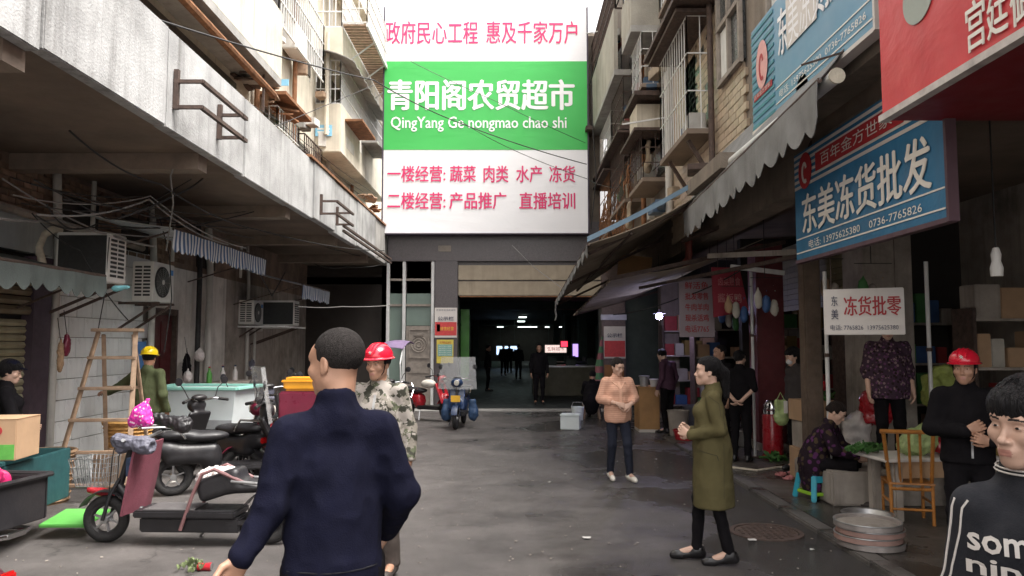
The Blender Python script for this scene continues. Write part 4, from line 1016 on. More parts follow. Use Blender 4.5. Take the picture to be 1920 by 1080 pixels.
for z in (.06, .2): part('rule_line', MB().box(-L_ / 2 + .7, L_ / 2 - .02, -.006, -.001, H * z, H * z + .012), txt_w, S)
part('food_picture', mesh_of('food_picture', MB().lathe([(0, 0), (.14, 0), (.14, .003), (0, .003)], (0, 0, 0), 20, 'y'), M('food_print', (.72, .55, .35), .5, .3, 6, 0)), None, S); S.children[-1].location = (L_ / 2 - .3, -.008, H * .45)
# big red sign
XR_ = 2.5; c0 = at(1655, 218, 1); Yb = XR_ / c0.x; z0 = at(1655, 218, Yb).z
S, L_, H = side_sign('shop_sign', 'big red sign hanging at the upper right corner', XR_, 1.2, Yb, z0, z0 + 1.5, sign_red, .05)
part('bottom_trim', MB().box(-L_ / 2, L_ / 2, -.03, .03, -.045, -.001), M('dirty_white_trim', (.55, .5, .47), .6, .2, 8, .1, blotch=.5), S)
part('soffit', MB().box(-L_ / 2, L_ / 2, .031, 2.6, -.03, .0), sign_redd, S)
def on_red(px, py): y = XR_ / at(px, py, 1).x; p = at(px, py, y); return (-(p.y - S.location.y), p.z - S.location.z)
for s, q in (('宫', (1832, 45)), ('廷', (1872, 18)), ('御', (1918, -8))):
    u, v = on_red(*q); lettering(s, S, (u, -.002, v), .16, .27, txt_w, .02)
u, v = on_red(1722, -8)
g = MB().lathe([(0, 0), (.17, 0), (.17, .004), (0, .004)], (0, 0, 0), 28, 'y'); o = part('grey_disc', g, txt_g, S); o.location = (u, -.008, v)
# support struts between signs
solo('sign_strut', 'thin dark rod sticking out below the upper blue sign', 'rod', MB().bar(at(1503, 122, 5.6), at(1640, 80, 5.7), .015), iron)
# white hanging sign, faces the street and the camera
a = at(1546, 628, 7.1); b = at(1698, 628, 6.8); w = (b - a).length; ang = math.atan2(b.y - a.y, b.x - a.x); hh = at(1546, 543, 7.1).z - a.z
S = thing('hanging_sign', 'white hanging sign with red characters above the seated woman', 'shop sign', ((a.x + b.x) / 2, (a.y + b.y) / 2, a.z), ang)
part('panel', MB().box(-w / 2, w / 2, 0, .06, 0, hh), sign_w2, S, bevel=.006)
lettering('冻货批零', S, (.11 * w, -.001, hh * .62), w * .70, hh * .42, txt_r, .02)
lettering('东', S, (-w * .36, -.001, hh * .74), w * .08, hh * .22, txt_k, .01); lettering('美', S, (-w * .36, -.001, hh * .45), w * .09, hh * .22, txt_k, .01)
lettering('电话: 7765826  13975625380', S, (0, -.001, hh * .16), w * .84, hh * .12, txt_k)
for x in (-w * .4, w * .4): part('wire', MB().bar((x, .03, hh), (x, .03, hh + 1.0), .008), iron, S)
# pink/white vertical sign and red sign in the arcade
a = at(1275, 632, 12.5); b = at(1340, 632, 12.5); w = b.x - a.x; hh = at(1275, 522, 12.5).z - a.z
S = thing('hanging_sign', 'tall white board with faint red characters in the arcade', 'shop sign', ((a.x + b.x) / 2, 12.5, a.z), -.08)
part('panel', MB().box(-w / 2, w / 2, 0, .05, 0, hh), M('pinkish_board', (.34, .28, .3), .6, .1, 3, .03), S, bevel=.006)
for i, s in enumerate(('鲜活鱼', '批发零售', '牛肉羊肉', '现杀活鸡', '电话7765')): lettering(s, S, (0, -.001, hh * (.88 - i * .185)), w * .66, hh * .12, txt_r, .02)
part('wire', MB().bar((-w * .4, .02, hh), (-w * .4, .02, hh + .8), .01).bar((w * .4, .02, hh), (w * .4, .02, hh + .8), .01), iron, S)
a = at(1337, 500, 11.6)
S = thing('hanging_sign', 'faded red sign tilted behind the tall white board', 'shop sign', at(1372, 595, 11.6), .1)
part('panel', MB().prism([(-.28, 0), (.28, .1), (.14, .78), (-.3, .78)], 'y', 0, .04), M('faded_red_board', (.30, .03, .05), .6, .15, 3, .03), S)
lettering('卤菜熟食', S, (-.03, -.001, .56), .36, .13, M('pale_red_print', (.5, .2, .2), .6)); lettering('酱板鸭', S, (-.03, -.001, .3), .38, .14, MATS['pale_red_print'], .02)
part('wire', MB().bar((-.2, .02, .78), (-.2, .02, 1.4), .01), iron, S)
# bulb in the arcade
p = at(1236, 591, 15)
S = thing('bare_bulb', 'lit bluish bulb hanging in the dark arcade', 'light bulb', p)
part('bulb', MB().lathe([(0, -.09), (.05, -.07), (.07, -.02), (.05, .03), (.025, .06), (0, .06)], (0, 0, 0), 16), warm_e, S)
part('flex', MB().bar((0, 0, .06), (0, 0, 1.2), .01), cable_m, S); part('shade', MB().lathe([(.03, .06), (.12, .03), (.125, .03), (.03, .075)], (0, 0, 0), 20), steel, S)
bl = bpy.data.lights.new('bulb_light', 'POINT'); bl.energy = 3; bl.color = (.75, .8, 1); bl.shadow_soft_size = .08; o = bpy.data.objects.new('bulb_light', bl); COL.objects.link(o); o.location = p - Vector((0, .12, .12))
# bottle-like lamp at the right
p = at(1868, 490, 5.4)
S = thing('hanging_lamp', 'white bottle shaped lamp hanging at the right edge', 'lamp', p)
part('shade', MB().lathe([(0, -.11), (.04, -.11), (.045, -.05), (.03, 0), (.035, .05), (.02, .1), (0, .1)], (0, 0, 0), 16), ac_white, S); part('flex', MB().bar((0, 0, .1), (0, 0, 1.1), .008), cable_m, S)

# ================================================================ cables
def cable(label, pts, r=.009, m=cable_m, sag=0):
    P = [at(*p) for p in pts]; Q = []
    n = 10
    for i in range(len(P) - 1):
        for k in range(n): u = k / n; q = P[i].lerp(P[i + 1], u); q.z -= sag * 4 * u * (1 - u); Q.append(q)
    Q.append(P[-1])
    solo('cable', label, 'cable', MB().tube(Q, r, 5), m, group='cables strung over the street')
C_ = [('long black cable crossing the billboard from the left parapet', [(180, 0, 6.5), (700, 150, 14), (860, 230, 17), (1100, 308, 18)], .012, .05),
      ('thin cable crossing the lower part of the green band', [(860, 225, 17), (960, 280, 18), (1100, 335, 19)], .008, .03),
      ('thin cable crossing the top of the green band', [(770, 115, 17), (930, 190, 17), (1098, 268, 18)], .007, .02),
      ('first thin wire running along the white parapet', [(175, 0, 6.3), (500, 232, 11.5), (700, 372, 18)], .006, .03),
      ('second thin wire running along the white parapet', [(200, 0, 6.2), (520, 225, 11.5), (705, 365, 18)], .006, .05),
      ('third thin wire running along the white parapet', [(235, 0, 6.4), (530, 240, 12), (705, 385, 18)], .006, .08),
      ('thin wire slanting up from the soffit over the parapet', [(250, 400, 8.5), (420, 300, 10.2), (510, 240, 11), (700, 160, 15)], .007, 0),
      ('pale wire hanging down from the parapet to the striped awning', [(345, 255, 8.2), (320, 330, 8.2), (325, 380, 8.4), (312, 470, 9.2)], .009, 0),
      ('pale cable along the dark wall over the large air conditioner', [(0, 410, 6.5), (110, 412, 8), (200, 438, 8.8), (290, 462, 9.6)], .014, .02),
      ('sagging dark cable under the soffit', [(130, 245, 6.5), (300, 345, 8), (480, 430, 11), (720, 470, 17)], .01, .08),
      ('crossing cable under the soffit toward the billboard', [(220, 410, 8), (330, 365, 8.5), (380, 335, 9)], .012, .02),
      ('cable loop by the far end of the canopy', [(578, 440, 15), (640, 470, 17), (725, 480, 19)], .012, .08),
      ('lower cable loop by the far end of the canopy', [(590, 495, 16), (650, 500, 17), (728, 492, 19)], .010, .06),
      ('straight pale cable running to the glass panels', [(560, 575, 14), (640, 575, 16), (735, 572, 19)], .010, .02),
      ('black cable hanging along the right edge of the billboard', [(1108, 120, 19), (1112, 250, 19), (1118, 330, 19), (1108, 430, 19)], .014, 0),
      ('black cable bundle beside the right balconies', [(1160, 0, 17), (1130, 80, 18), (1105, 160, 19)], .02, 0),
      ('thin cable from the right cages to the billboard foot', [(1100, 335, 19), (1180, 350, 16), (1290, 250, 11)], .007, .1),
      ('pale wire tied across the granite beam', [(960, 460, 19), (1000, 500, 19), (1060, 545, 18)], .008, 0),
      ('cable drooping over the first air conditioner', [(60, 400, 7.5), (150, 470, 8.2), (240, 600, 8.8)], .007, .05),
      ('wire from the second air conditioner down to the door', [(300, 410, 10), (318, 480, 10.2), (322, 560, 10.4), (308, 660, 11)], .008, 0),
      ('thin black wire in front of the tiled wall', [(205, 445, 8.8), (195, 560, 8.8), (180, 640, 8.8)], .006, 0),
      ('sagging wire bundle between the striped awnings', [(480, 500, 13), (510, 555, 14), (535, 510, 15)], .012, 0),
      ('dark wire crossing below the large sagging awning', [(1150, 590, 16), (1270, 560, 13), (1400, 500, 11)], .01, .05)]
for lb, pts, r, sg in C_: cable(lb, pts, r, cable_g if ('pale' in lb) else cable_m, sg)
for i in range(10):   # tangle under the left soffit
    pts = [(random.uniform(0, 120), random.uniform(330, 430), 7), (random.uniform(150, 300), random.uniform(360, 440), 8.5), (random.uniform(330, 480), random.uniform(390, 470), 11)]
    cable('one strand of the dim wire tangle under the left soffit', pts, random.uniform(.005, .01), random.choice([cable_m, cable_g]), random.uniform(0, .12))
# ================================================================ people
def skin_m(n, c): return M(n, c, .5, .08, 14, .05, 120, blotch=.12, dirt=(c[0] * .75, c[1] * .55, c[2] * .5))
SK1 = skin_m('tan_skin', (.42, .235, .155)); SK2 = skin_m('fair_skin', (.56, .36, .27)); SK3 = skin_m('brown_skin', (.36, .19, .12))
LIP = M('lips', (.40, .19, .15), .4, .05, 20, 0); BROW = M('brow_hair', (.018, .013, .012), .7, .1, 30, 0)
EYE = M('eye_white', (.62, .58, .54), .2, .02, 5, 0); IRIS = M('dark_iris', (.012, .007, .005), .12, 0, 5, 0)
HAIR = M('black_hair', (.008, .007, .008), .5, .3, 60, 0, spec=.25, fold=.9, fscale=(150, 150, 14)); HAIR2 = M('greying_hair', (.022, .019, .018), .8, .5, 120, .5, 300, spec=.15)
HAIRB = M('brown_black_hair', (.018, .011, .009), .5, .3, 60, 0, spec=.3, fold=.9, fscale=(150, 150, 14))
def cloth(n, c, **k):
    a = dict(rough=.92, var=.12, scale=8, bump=.25, bscale=200, spec=.12, fold=.2, fscale=(9, 9, 6)); a.update(k); return M(n, c, **a)
NAVY = cloth('navy_cloth', (.006, .0065, .017)); BLACKC = cloth('black_cloth', (.0085, .0075, .009)); OLIVE = cloth('olive_cloth', (.105, .090, .042))
PEACH = cloth('peach_cloth', (.66, .39, .28), pattern='stripez', cols=[(.60, .33, .23)], pscale=40); JEAN = cloth('dark_jeans', (.022, .025, .038)); GREENJ = cloth('army_green_cloth', (.085, .10, .05))
GREYC = cloth('grey_brown_cloth', (.055, .048, .048)); TROU = cloth('taupe_trousers', (.085, .070, .062)); PURP = cloth('dusty_purple_cloth', (.09, .045, .07))
CAMO = cloth('camouflage_cloth', (.22, .20, .17), pattern='camo', cols=[(.10, .11, .07), (.045, .045, .035), (.33, .30, .27)], pscale=13)
FLOR = cloth('floral_cloth', (.055, .032, .05), pattern='floral', cols=[(.22, .15, .16), (.12, .05, .11), (.03, .02, .02)], pscale=22)
FLOR2 = cloth('dark_floral_cloth', (.02, .012, .018), pattern='floral', cols=[(.10, .03, .10), (.07, .05, .03)], pscale=13)
SHOE = M('black_leather', (.014, .013, .014), .35, .1, 10, .05); SHOEW = M('white_shoe', (.7, .66, .58), .5, .1, 8, .1); SHOET = M('brown_shoe', (.05, .04, .035), .6, .1, 8, .1)
HRED = M('red_helmet_plastic', (.62, .012, .035), .22, .06, 3, .02, coat=.5); HYEL = M('yellow_helmet_plastic', (.85, .62, .01), .3, .04, 3, .02, coat=.4)

POSE = dict(pel=(0, .01, .92), wai=(0, 0, 1.06), che=(0, .0, 1.25), nec=(0, .02, 1.43), hea=(0, -.01, 1.575), sh0=(-.165, .01, 1.375), sh1=(.165, .01, 1.375),
            el0=(-.225, .04, 1.10), el1=(.225, .04, 1.10), wr0=(-.235, -.06, .87), wr1=(.235, -.06, .87), hd0=(-.235, -.085, .80), hd1=(.235, -.085, .80),
            hip0=(-.085, .01, .88), hip1=(.085, .01, .88), kn0=(-.095, -.02, .49), kn1=(.095, -.02, .49), an0=(-.10, .03, .09), an1=(.10, .03, .09),
            to0=(-.11, -.13, .03), to1=(.11, -.13, .03))
def hand_prims(wr, hd, pn, side, curl=.5, s=1.0):
    """palm from the wrist towards hd, palm normal pn, thumb on the given side; four fingers of unequal length curling towards pn"""
    wr = V(*wr); d = V(*hd) - wr; d /= np.linalg.norm(d); pn = V(*pn); pn = pn - d * (pn @ d); pn /= np.linalg.norm(pn); sd = np.cross(d, pn) * side
    P = [cap(wr - d * .02, wr + d * .02, .026 * s, .024 * s, .01)]
    for j, (o, L_) in enumerate(((.030, .072), (.010, .080), (-.010, .075), (-.029, .058))):
        k0 = wr + d * .085 * s + sd * o * s - pn * .002 * abs(o)
        P.append(cap(wr + d * .015 * s + sd * o * .5 * s, k0, .015 * s, .0125 * s, .014))
        p = k0; a = curl * .45
        for q, f in enumerate((.45, .32, .23)):
            e = p + (d * math.cos(a) + pn * math.sin(a)) * L_ * f * s + sd * o * .12 * f * s; P.append(cap(p, e, (.0092 - q * .0009) * s, (.0086 - q * .001) * s, .004)); p = e; a += curl * (.75 + .1 * j)
    t0 = wr + d * .02 * s + sd * .022 * s; t1 = t0 + (d * .65 + sd * .62 + pn * .25) * .042 * s; t2 = t1 + (d * .85 + sd * .25 + pn * (.3 + curl * .3)) * .032 * s; t3 = t2 + (d * .9 + pn * (.3 + curl * .4)) * .024 * s
    P += [cap(t0, t1, .015 * s, .0115 * s, .012), cap(t1, t2, .0108 * s, .0098 * s, .004), cap(t2, t3, .0098 * s, .008 * s, .003)]
    return P
class Fr:      # head frame: x right, y back, z up
    def __init__(s, c, yaw, pitch=0, roll=0, sc=1.0):
        m = Matrix.Rotation(yaw, 3, 'Z') @ Matrix.Rotation(pitch, 3, 'X') @ Matrix.Rotation(roll, 3, 'Y')
        s.m = np.array([list(r) for r in m]); s.c = V(*c); s.s = sc
    def p(s, x, y, z): return tuple(s.c + s.m @ (V(x, y, z) * s.s))
    def e(s, c, r, k=.02): return ('ell', V(*s.p(*c)), V(*r) * s.s, s.m, k)
    def sb(s, c, r, k=.008): return ('sub', V(*s.p(*c)), V(*r) * s.s, s.m, k)
    def c_(s, a, b, ra, rb, k=.012): return cap(s.p(*a), s.p(*b), ra * s.s, rb * s.s, k)
    def loc(s, P): return ((P - s.c) @ s.m) / s.s
def head_prims(F, fem=False, full=1.0):
    j = .9 if fem else 1.0; f = full
    P = [F.e((0, .014, .036), (.073, .092, .080), .02), F.e((0, -.028, -.025), (.060 * f, .062, .085), .03),
         F.c_((.045 * j * f, .0, -.058), (.012, -.066, -.098), .020 * j, .018, .03), F.c_((-.045 * j * f, .0, -.058), (-.012, -.066, -.098), .020 * j, .018, .03),
         F.e((0, -.072, -.098), (.019, .015, .014), .02),
         F.e((.042 * f, -.062, -.028), (.022, .02, .02), .025), F.e((-.042 * f, -.062, -.028), (.022, .02, .02), .025),
         F.c_((-.036, -.078, .020), (.036, -.078, .020), .012, .012, .018), F.e((0, -.066, .04), (.045, .022, .03), .03),
         F.sb((.031, -.099, -.001), (.018, .016, .011), .014), F.sb((-.031, -.099, -.001), (.018, .016, .011), .014),
         F.e((.031, -.0765, -.001), (.0150, .0115, .0105), .004), F.e((-.031, -.0765, -.001), (.0150, .0115, .0105), .004),
         F.c_((0, -.086, .004), (0, -.104, -.034), .0065, .0095, .010), F.e((0, -.108, -.038), (.0105, .010, .009), .008),
         F.e((.013, -.096, -.041), (.0075, .009, .0065), .006), F.e((-.013, -.096, -.041), (.0075, .009, .0065), .006),
         F.e((0, -.083, -.068), (.028, .018, .024), .016),
         F.c_((-.016, -.0935, -.0665), (.016, -.0935, -.0665), .0046, .0046, .006), F.c_((-.013, -.0935, -.0765), (.013, -.0935, -.0765), .0054, .0054, .006),
         F.sb((0, -.106, -.072), (.022, .007, .0014), .003)]
    for s in (-1, 1):
        P += [F.e((s * .074, .012, -.008), (.008, .018, .031), .008), F.e((s * .073, .004, -.032), (.007, .009, .010), .006), F.sb((s * .085, .009, -.003), (.006, .010, .018), .005)]
    return P
def face_paint(F):
    def fn(P):
        q = F.loc(P); x, y, z = q[:, 0], q[:, 1], q[:, 2]; m = np.zeros(len(P), int)
        ax = np.abs(x)
        m[(y < -.085) & (ax < .0215 - np.abs(z + .0715) * .5) & (np.abs(z + .0715) < .0105)] = 1
        m[(y < -.05) & (ax > .013) & (ax < .050) & (np.abs(z - (.0205 + .004 * np.sin((ax - .013) * 60) - (ax > .042) * .003)) < .0030)] = 2
        return m
    return fn
def join_np(parts):
    vs = []; fs = []; o = 0
    for v, f in parts:
        if len(v) == 0: continue
        vs.append(v); fs.append(np.asarray(f) + o); o += len(v)
    return np.concatenate(vs), np.concatenate(fs)
def person(label, loc, rz, h=1.66, pose={}, look=(0, 0, 0), skin=SK1, top=NAVY, bot=BLACKC, shoe=SHOE, hair=HAIR, style='short', hat=None, fem=False, res=.014, hres=None,
           sleeve='long', hem=None, flare=0, bulk=1.0, fit=1.0, collar=True, curl=(.5, .5), palm=((1, 0, 0), (-1, 0, 0)), cat='person', seed=0, wr=.012, legs=True, pleg=1.0, group=None, full=1.0, hood=False, mask=False, hands=True, skirtcut=None):
    J = dict(POSE); J.update(pose); k = h / 1.70
    J = {a: V(*b) for a, b in J.items()}
    t = thing('person', label, cat, loc, rz, group)
    hres = hres or res
    F = Fr(J['hea'], R(look[0]), R(look[1]), R(look[2]), 1.0)
    # --- body: one continuous mesh
    B = [cap(J['nec'] + V(0, .0, -.05), F.p(0, .022, -.045), .056 if not fem else .048, .052 if not fem else .045, .03),
         cap(J['nec'] + V(0, .005, -.06), J['sh0'] + V(0, 0, -.03), .034, .026, .02), cap(J['nec'] + V(0, .005, -.06), J['sh1'] + V(0, 0, -.03), .034, .026, .02), ecap(J['wai'], J['che'] * .7 + J['wai'] * .3, .105, .115, .6, J['sh1'] - J['sh0'], .03), ecap(J['pel'], J['wai'], .115, .10, .6, J['hip1'] - J['hip0'], .03)]
    for s in '01':
        sk_ = 1.0 if sleeve in ('short', 'half') else .72; B += [cap(J['sh' + s] + V(0, 0, -.03), J['el' + s], .040 * sk_, .038 * sk_, .01), cap(J['el' + s], J['wr' + s], .036 * sk_ if sleeve == 'long' else .036, .025, .01)]
        if legs: B += [cap(J['hip' + s], J['kn' + s], .060, .038, .01), cap(J['kn' + s], J['an' + s], .038, .031, .01), cap(J['an' + s], J['to' + s] + V(0, .03, .02), .034, .03, .02)]
    cut = J['hea'] + (J['nec'] - J['hea']) * .75; dn = J['nec'] - J['hea']; dn = dn / np.linalg.norm(dn)
    body = sdf_mesh(B, max(res, .010), cuts=[(F.c + dn * .135, -dn)])
    HP = head_prims(F, fem, full) + [B[0]]
    hd = sdf_mesh(HP, hres, cuts=[(F.c + dn * .185, dn)])
    parts = [body, hd]
    if hands:
        for i, s in enumerate('01'):
            parts.append(sdf_mesh([cap(J['wr' + s] + (J['el' + s] - J['wr' + s]) * .45, J['wr' + s], .031, .0245, .01)] + hand_prims(J['wr' + s], J['hd' + s], palm[i], 1 if i else -1, curl[i]), min(hres, .0045)))
    vs, fs = join_np(parts)
    nsk = len(body[1])
    fp = face_paint(F)
    me = np_mesh('body', vs * k, fs, [skin, LIP, BROW], paint=lambda P: fp(P / k))
    part('body', me, None, t)
    # --- eyes
    for s in (-1, 1):
        c = V(*F.p(s * .031, -.0768, -.001)) * k
        g = MB(); g.lathe([(.0118 * math.sin(a), -.0118 * math.cos(a)) for a in np.linspace(0, pi, 8)], (0, 0, 0), 12)
        g.v = [tuple(c + F.m @ (V(x * 1.1, y - .0008, z * .30) * k)) for x, y, z in g.v]; e = part('eye', g, EYE, t)
        g = MB(); g.lathe([(.0058 * math.sin(a), -.0058 * math.cos(a)) for a in np.linspace(0, pi, 7)], (0, 0, 0), 10)
        g.v = [tuple(c + F.m @ (V(x, y * .5 - .0102, z * .60) * k)) for x, y, z in g.v]; part('iris', g, IRIS, e)
    # --- top garment
    q_ = .66 + .05 * bulk; b_ = .022 * bulk
    he = hem if hem is not None else J['pel'][2] - .06
    T = [cap(J['nec'] + V(0, .005, -.045), J['sh0'] + V(0, 0, -.012), .050 + b_ * .2, .044 + b_ * .35, .05), cap(J['nec'] + V(0, .005, -.045), J['sh1'] + V(0, 0, -.012), .050 + b_ * .2, .044 + b_ * .35, .05),
         ecap(J['wai'], J['che'] * .75 + J['wai'] * .25, .130 + b_, .150 + b_ * .7, q_, J['sh1'] - J['sh0'], .06), ecap(J['pel'] + V(0, 0, -.02), J['wai'], .150 + b_ + flare * .1, .135 + b_, q_ + .06, J['hip1'] - J['hip0'], .06)]
    if fem: T += [('ell', J['che'] + V(-.06, -.09, -.01), V(.055, .05, .055), None, .05), ('ell', J['che'] + V(.06, -.09, -.01), V(.055, .05, .055), None, .05)]
    if he < .8: T += [ecap((J['pel'][0], J['pel'][1], he - .1), J['pel'], .165 + flare, .155 + b_, q_ + .12, J['hip1'] - J['hip0'], .06)]
    nn = [J['nec'] + (F.p(0, .02, -.09) - J['nec']) * .25]
    if collar: T += [cap(J['nec'] + V(0, .005, -.02), J['nec'] + V(0, .0, .03), .072, .066, .03), ('sub', J['nec'] + V(0, -.012, .07), V(.060, .060, .045), None, .012)]
    if hood: T += [('ell', J['nec'] + V(0, .09, -.01), V(.11, .06, .07), None, .05)]
    for i, s in enumerate('01'):
        u = {'long': 1.0, 'half': .35, 'short': .0, 'push': .55}[sleeve]
        T.append(cap(J['sh' + s] + V(0, 0, -.02), J['el' + s], .053 + b_ * .5, .045 + b_ * .45, .035))
        if u > 0: T.append(cap(J['el' + s], J['el' + s] + (J['wr' + s] - J['el' + s]) * (u - .04 * 1), .045 + b_ * .45, .034 + b_ * .4 + (1 - u) * .012, .02))
    tv = sdf_mesh(T, res, cuts=[((0, 0, he), (0, 0, -1))] if J['kn0'][1] > -.3 else [])
    o = part('jacket' if he > .75 else 'coat', np_mesh('top', tv[0] * k, tv[1], top, wr * k, (8, 8, 6), seed), None, t)
    t['_top'] = o.name
    # --- trousers and shoes
    if legs:
        L_ = [ecap(J['hip0'] * .5 + J['hip1'] * .5 + V(0, 0, .02), J['wai'] * .5 + J['pel'] * .5, .145 * fit, .135 * fit, .74, J['hip1'] - J['hip0'], .05)]
        for s in '01': L_ += [cap(J['hip' + s], J['kn' + s], .090 * fit, .066 * fit * pleg, .03), cap(J['kn' + s], J['an' + s] + V(0, 0, .01), .064 * fit * pleg, .052 * fit * pleg, .02)]
        lv = sdf_mesh(L_, res); part('trousers', np_mesh('trousers', lv[0] * k, lv[1], bot, .010 * k, (14, 14, 7), seed + 3), None, t)
        for s in '01':
            a, b = J['an' + s], J['to' + s]; dd = b - a; dd[2] = 0; n_ = np.linalg.norm(dd); dd = dd / n_ if n_ > .01 else V(0, -1, 0)
            S_ = [cap(a - dd * .045 + V(0, 0, -.045), b + V(0, 0, .012), .036, .034, .03), cap(a - dd * .02 + V(0, 0, -.02), a + dd * .02 + V(0, 0, -.02), .042, .04, .03), cap(a - dd * .02 + V(0, 0, .01), a + V(0, 0, -.02), .042, .04, .02), cap(b - dd * .03, b + dd * .035, .036, .030, .02)]
            zz = min(a[2] - .085, b[2] - .028)
            sv = sdf_mesh(S_, min(res, .008), cuts=[((0, 0, zz), (0, 0, -1)), ((0, 0, a[2] + .02), (0, 0, 1))]); part('shoe', np_mesh('shoe', sv[0] * k, sv[1], shoe), None, t)
    # --- hair
    th = {'buzz': .004, 'short': .012, 'tied': .010, 'mop': .020, 'pony': .010, 'bob': .018}.get(style, 0)
    if style != 'none':
        H = [F.e((0, .016, .038), (.075 + th, .093 + th, .082 + th), .02)]
        if style in ('mop', 'bob'): H += [F.e((0, -.052, .062), (.062, .045, .035), .03), F.e((0, .05, -.02), (.078, .05, .06), .03), F.e((.062, -.02, .03), (.02, .04, .05), .02), F.e((-.062, -.02, .03), (.02, .04, .05), .02)]
        if style == 'tied': H += [F.e((0, .10, -.01), (.035, .03, .035), .02)]
        if style == 'pony': H += [F.e((0, .11, .0), (.05, .045, .05), .03), F.c_((0, .135, -.01), (0, .155, -.20), .042, .026, .03), F.e((0, -.02, .075), (.06, .06, .04), .03)]
        if style == 'bob': H += [F.e((0, .03, -.06), (.085, .07, .07), .03)]
        zl = {'mop': .028, 'bob': .035}.get(style, .052)
        def c1(P, F=F, zl=zl, style=style):
            q = ((P.reshape(-1, 3) - F.c) @ F.m).reshape(P.shape); x, y, z = q[..., 0], q[..., 1], q[..., 2]
            jag = .006 * np.sin(x * 190) + .004 * np.sin(x * 431 + 1) if style in ('mop', 'bob') else .003 * np.sin(x * 150)
            front = np.maximum(-(y + .030 - np.abs(x) * .1 * 0), zl - z + jag) * 0
            f = np.minimum(-.030 - y + 0 * x, zl + jag - z)                 # positive where it is face
            f2 = np.minimum(.012 - y + .35 * (z + .0), (-.004 if style != 'mop' else -.02) - z)          # in front of and below the ears
            f3 = (-.075 if style not in ('bob',) else -.12) - z if style not in ('pony',) else -1 + 0 * z
            if style == 'pony': f3 = np.minimum(-.06 - z, .085 - y)
            ear = .0 * x
            return np.maximum(np.maximum(f, f2), f3)
        hv = sdf_mesh(H, hres, cuts=[c1]); part('hair', np_mesh('hair', hv[0] * k, hv[1], hair, .004 * k if th > .005 else .0015, (70, 70, 14), seed + 9), None, t)
    if hat is not None:
        kind, hm = hat
        if kind == 'helmet':
            H = [F.e((0, .008, .055), (.105, .125, .098), .01)]
            hv = sdf_mesh(H, min(hres, .008), cuts=[lambda P: -(((P.reshape(-1, 3) - F.c) @ F.m)[:, 2].reshape(P.shape[:-1]) - .045)])
            hh = part('helmet', np_mesh('helmet', hv[0] * k, hv[1], hm), None, t)
            g = MB(); n = 28
            ring = lambda r1, r2, z: [tuple(V(*F.p(r1 * cos(a), .008 + r2 * sin(a) - (.018 if sin(a) < -.3 else 0) * (-sin(a)), z)) * k) for a in np.linspace(0, 2 * pi, n, endpoint=False)]
            A = ring(.103, .123, .050); Bq = ring(.119, .142, .040); Cq = ring(.117, .140, .034); g.add(A + Bq + Cq, [(i, (i + 1) % n, n + (i + 1) % n, n + i) for i in range(n)] + [(n + i, n + (i + 1) % n, 2 * n + (i + 1) % n, 2 * n + i) for i in range(n)] + [(2 * n + i, 2 * n + (i + 1) % n, (i + 1) % n, i) for i in range(n)])
            part('brim', g, hm, hh)
            g = MB()
            for x in (-.03, 0, .03): g.tube([tuple(V(*F.p(x, .008 + .127 * cos(a), .055 + (.099 - abs(x) * .12) * sin(a))) * k) for a in np.linspace(.35, pi - .35, 12)], .006, 6)
            part('ridge', g, hm, hh)
            for s in (-1, 1): part('strap', MB().tube([tuple(V(*F.p(s * .078, -.02, .03)) * k), tuple(V(*F.p(s * .066, -.035, -.06)) * k), tuple(V(*F.p(s * .02, -.06, -.118)) * k)], .004, 5), BLACKC, hh)
            if hm is HRED: 
                g = MB(); 
                for a in range(5): g.bar(tuple(V(*F.p(0, -.119, .09)) * k), tuple(V(*F.p(.013 * sin(a * 1.2566), -.117, .09 + .013 * cos(a * 1.2566))) * k), .005)
                part('star', g, EYE, hh)
        else:
            H = [F.e((0, .012, .062), (.088, .105, .075), .01), F.e((0, -.10, .052), (.055, .055, .010), .02)]
            hv = sdf_mesh(H, min(hres, .008), cuts=[lambda P: -(((P.reshape(-1, 3) - F.c) @ F.m)[:, 2].reshape(P.shape[:-1]) - .038)])
            part('cap', np_mesh('cap', hv[0] * k, hv[1], hm), None, t)
    if mask:
        mv = sdf_mesh([F.e((0, -.066, -.055), (.055, .048, .046), .01)], min(hres, .008)); part('mask', np_mesh('mask', mv[0] * k, mv[1], M('mask_white', (.55, .57, .6), .7) if 'mask_white' not in MATS else MATS['mask_white']), None, t)
    if '_top' in t: del t['_top']
    t['_h'] = k; del t['_h']
    return t, o, k, F
def on_top(garment_thing, garment, s, cx, cz, w, h, mat, x_axis=(1, 0, 0), bold=0.0, lift=.006):
    """flat print laid onto the front of a garment"""
    from mathutils.bvhtree import BVHTree
    me = garment.data; bv = BVHTree.FromPolygons([v.co[:] for v in me.vertices], [p.vertices[:] for p in me.polygons])
    tm_ = text_mesh(s, w, h, bold, 0, 'lettering', mat)
    bm = bmesh.new(); bm.from_mesh(tm_); bmesh.ops.triangulate(bm, faces=bm.faces)
    for v in bm.verts:
        p = Vector((cx + v.co.x, -1, cz + v.co.z)); hit = bv.ray_cast(p, Vector((0, 1, 0)))
        v.co = (p.x, (hit[0].y if hit[0] else -.15) - lift, p.z)
    bm.to_mesh(tm_); bm.free()
    return part('lettering', tm_, None, garment)

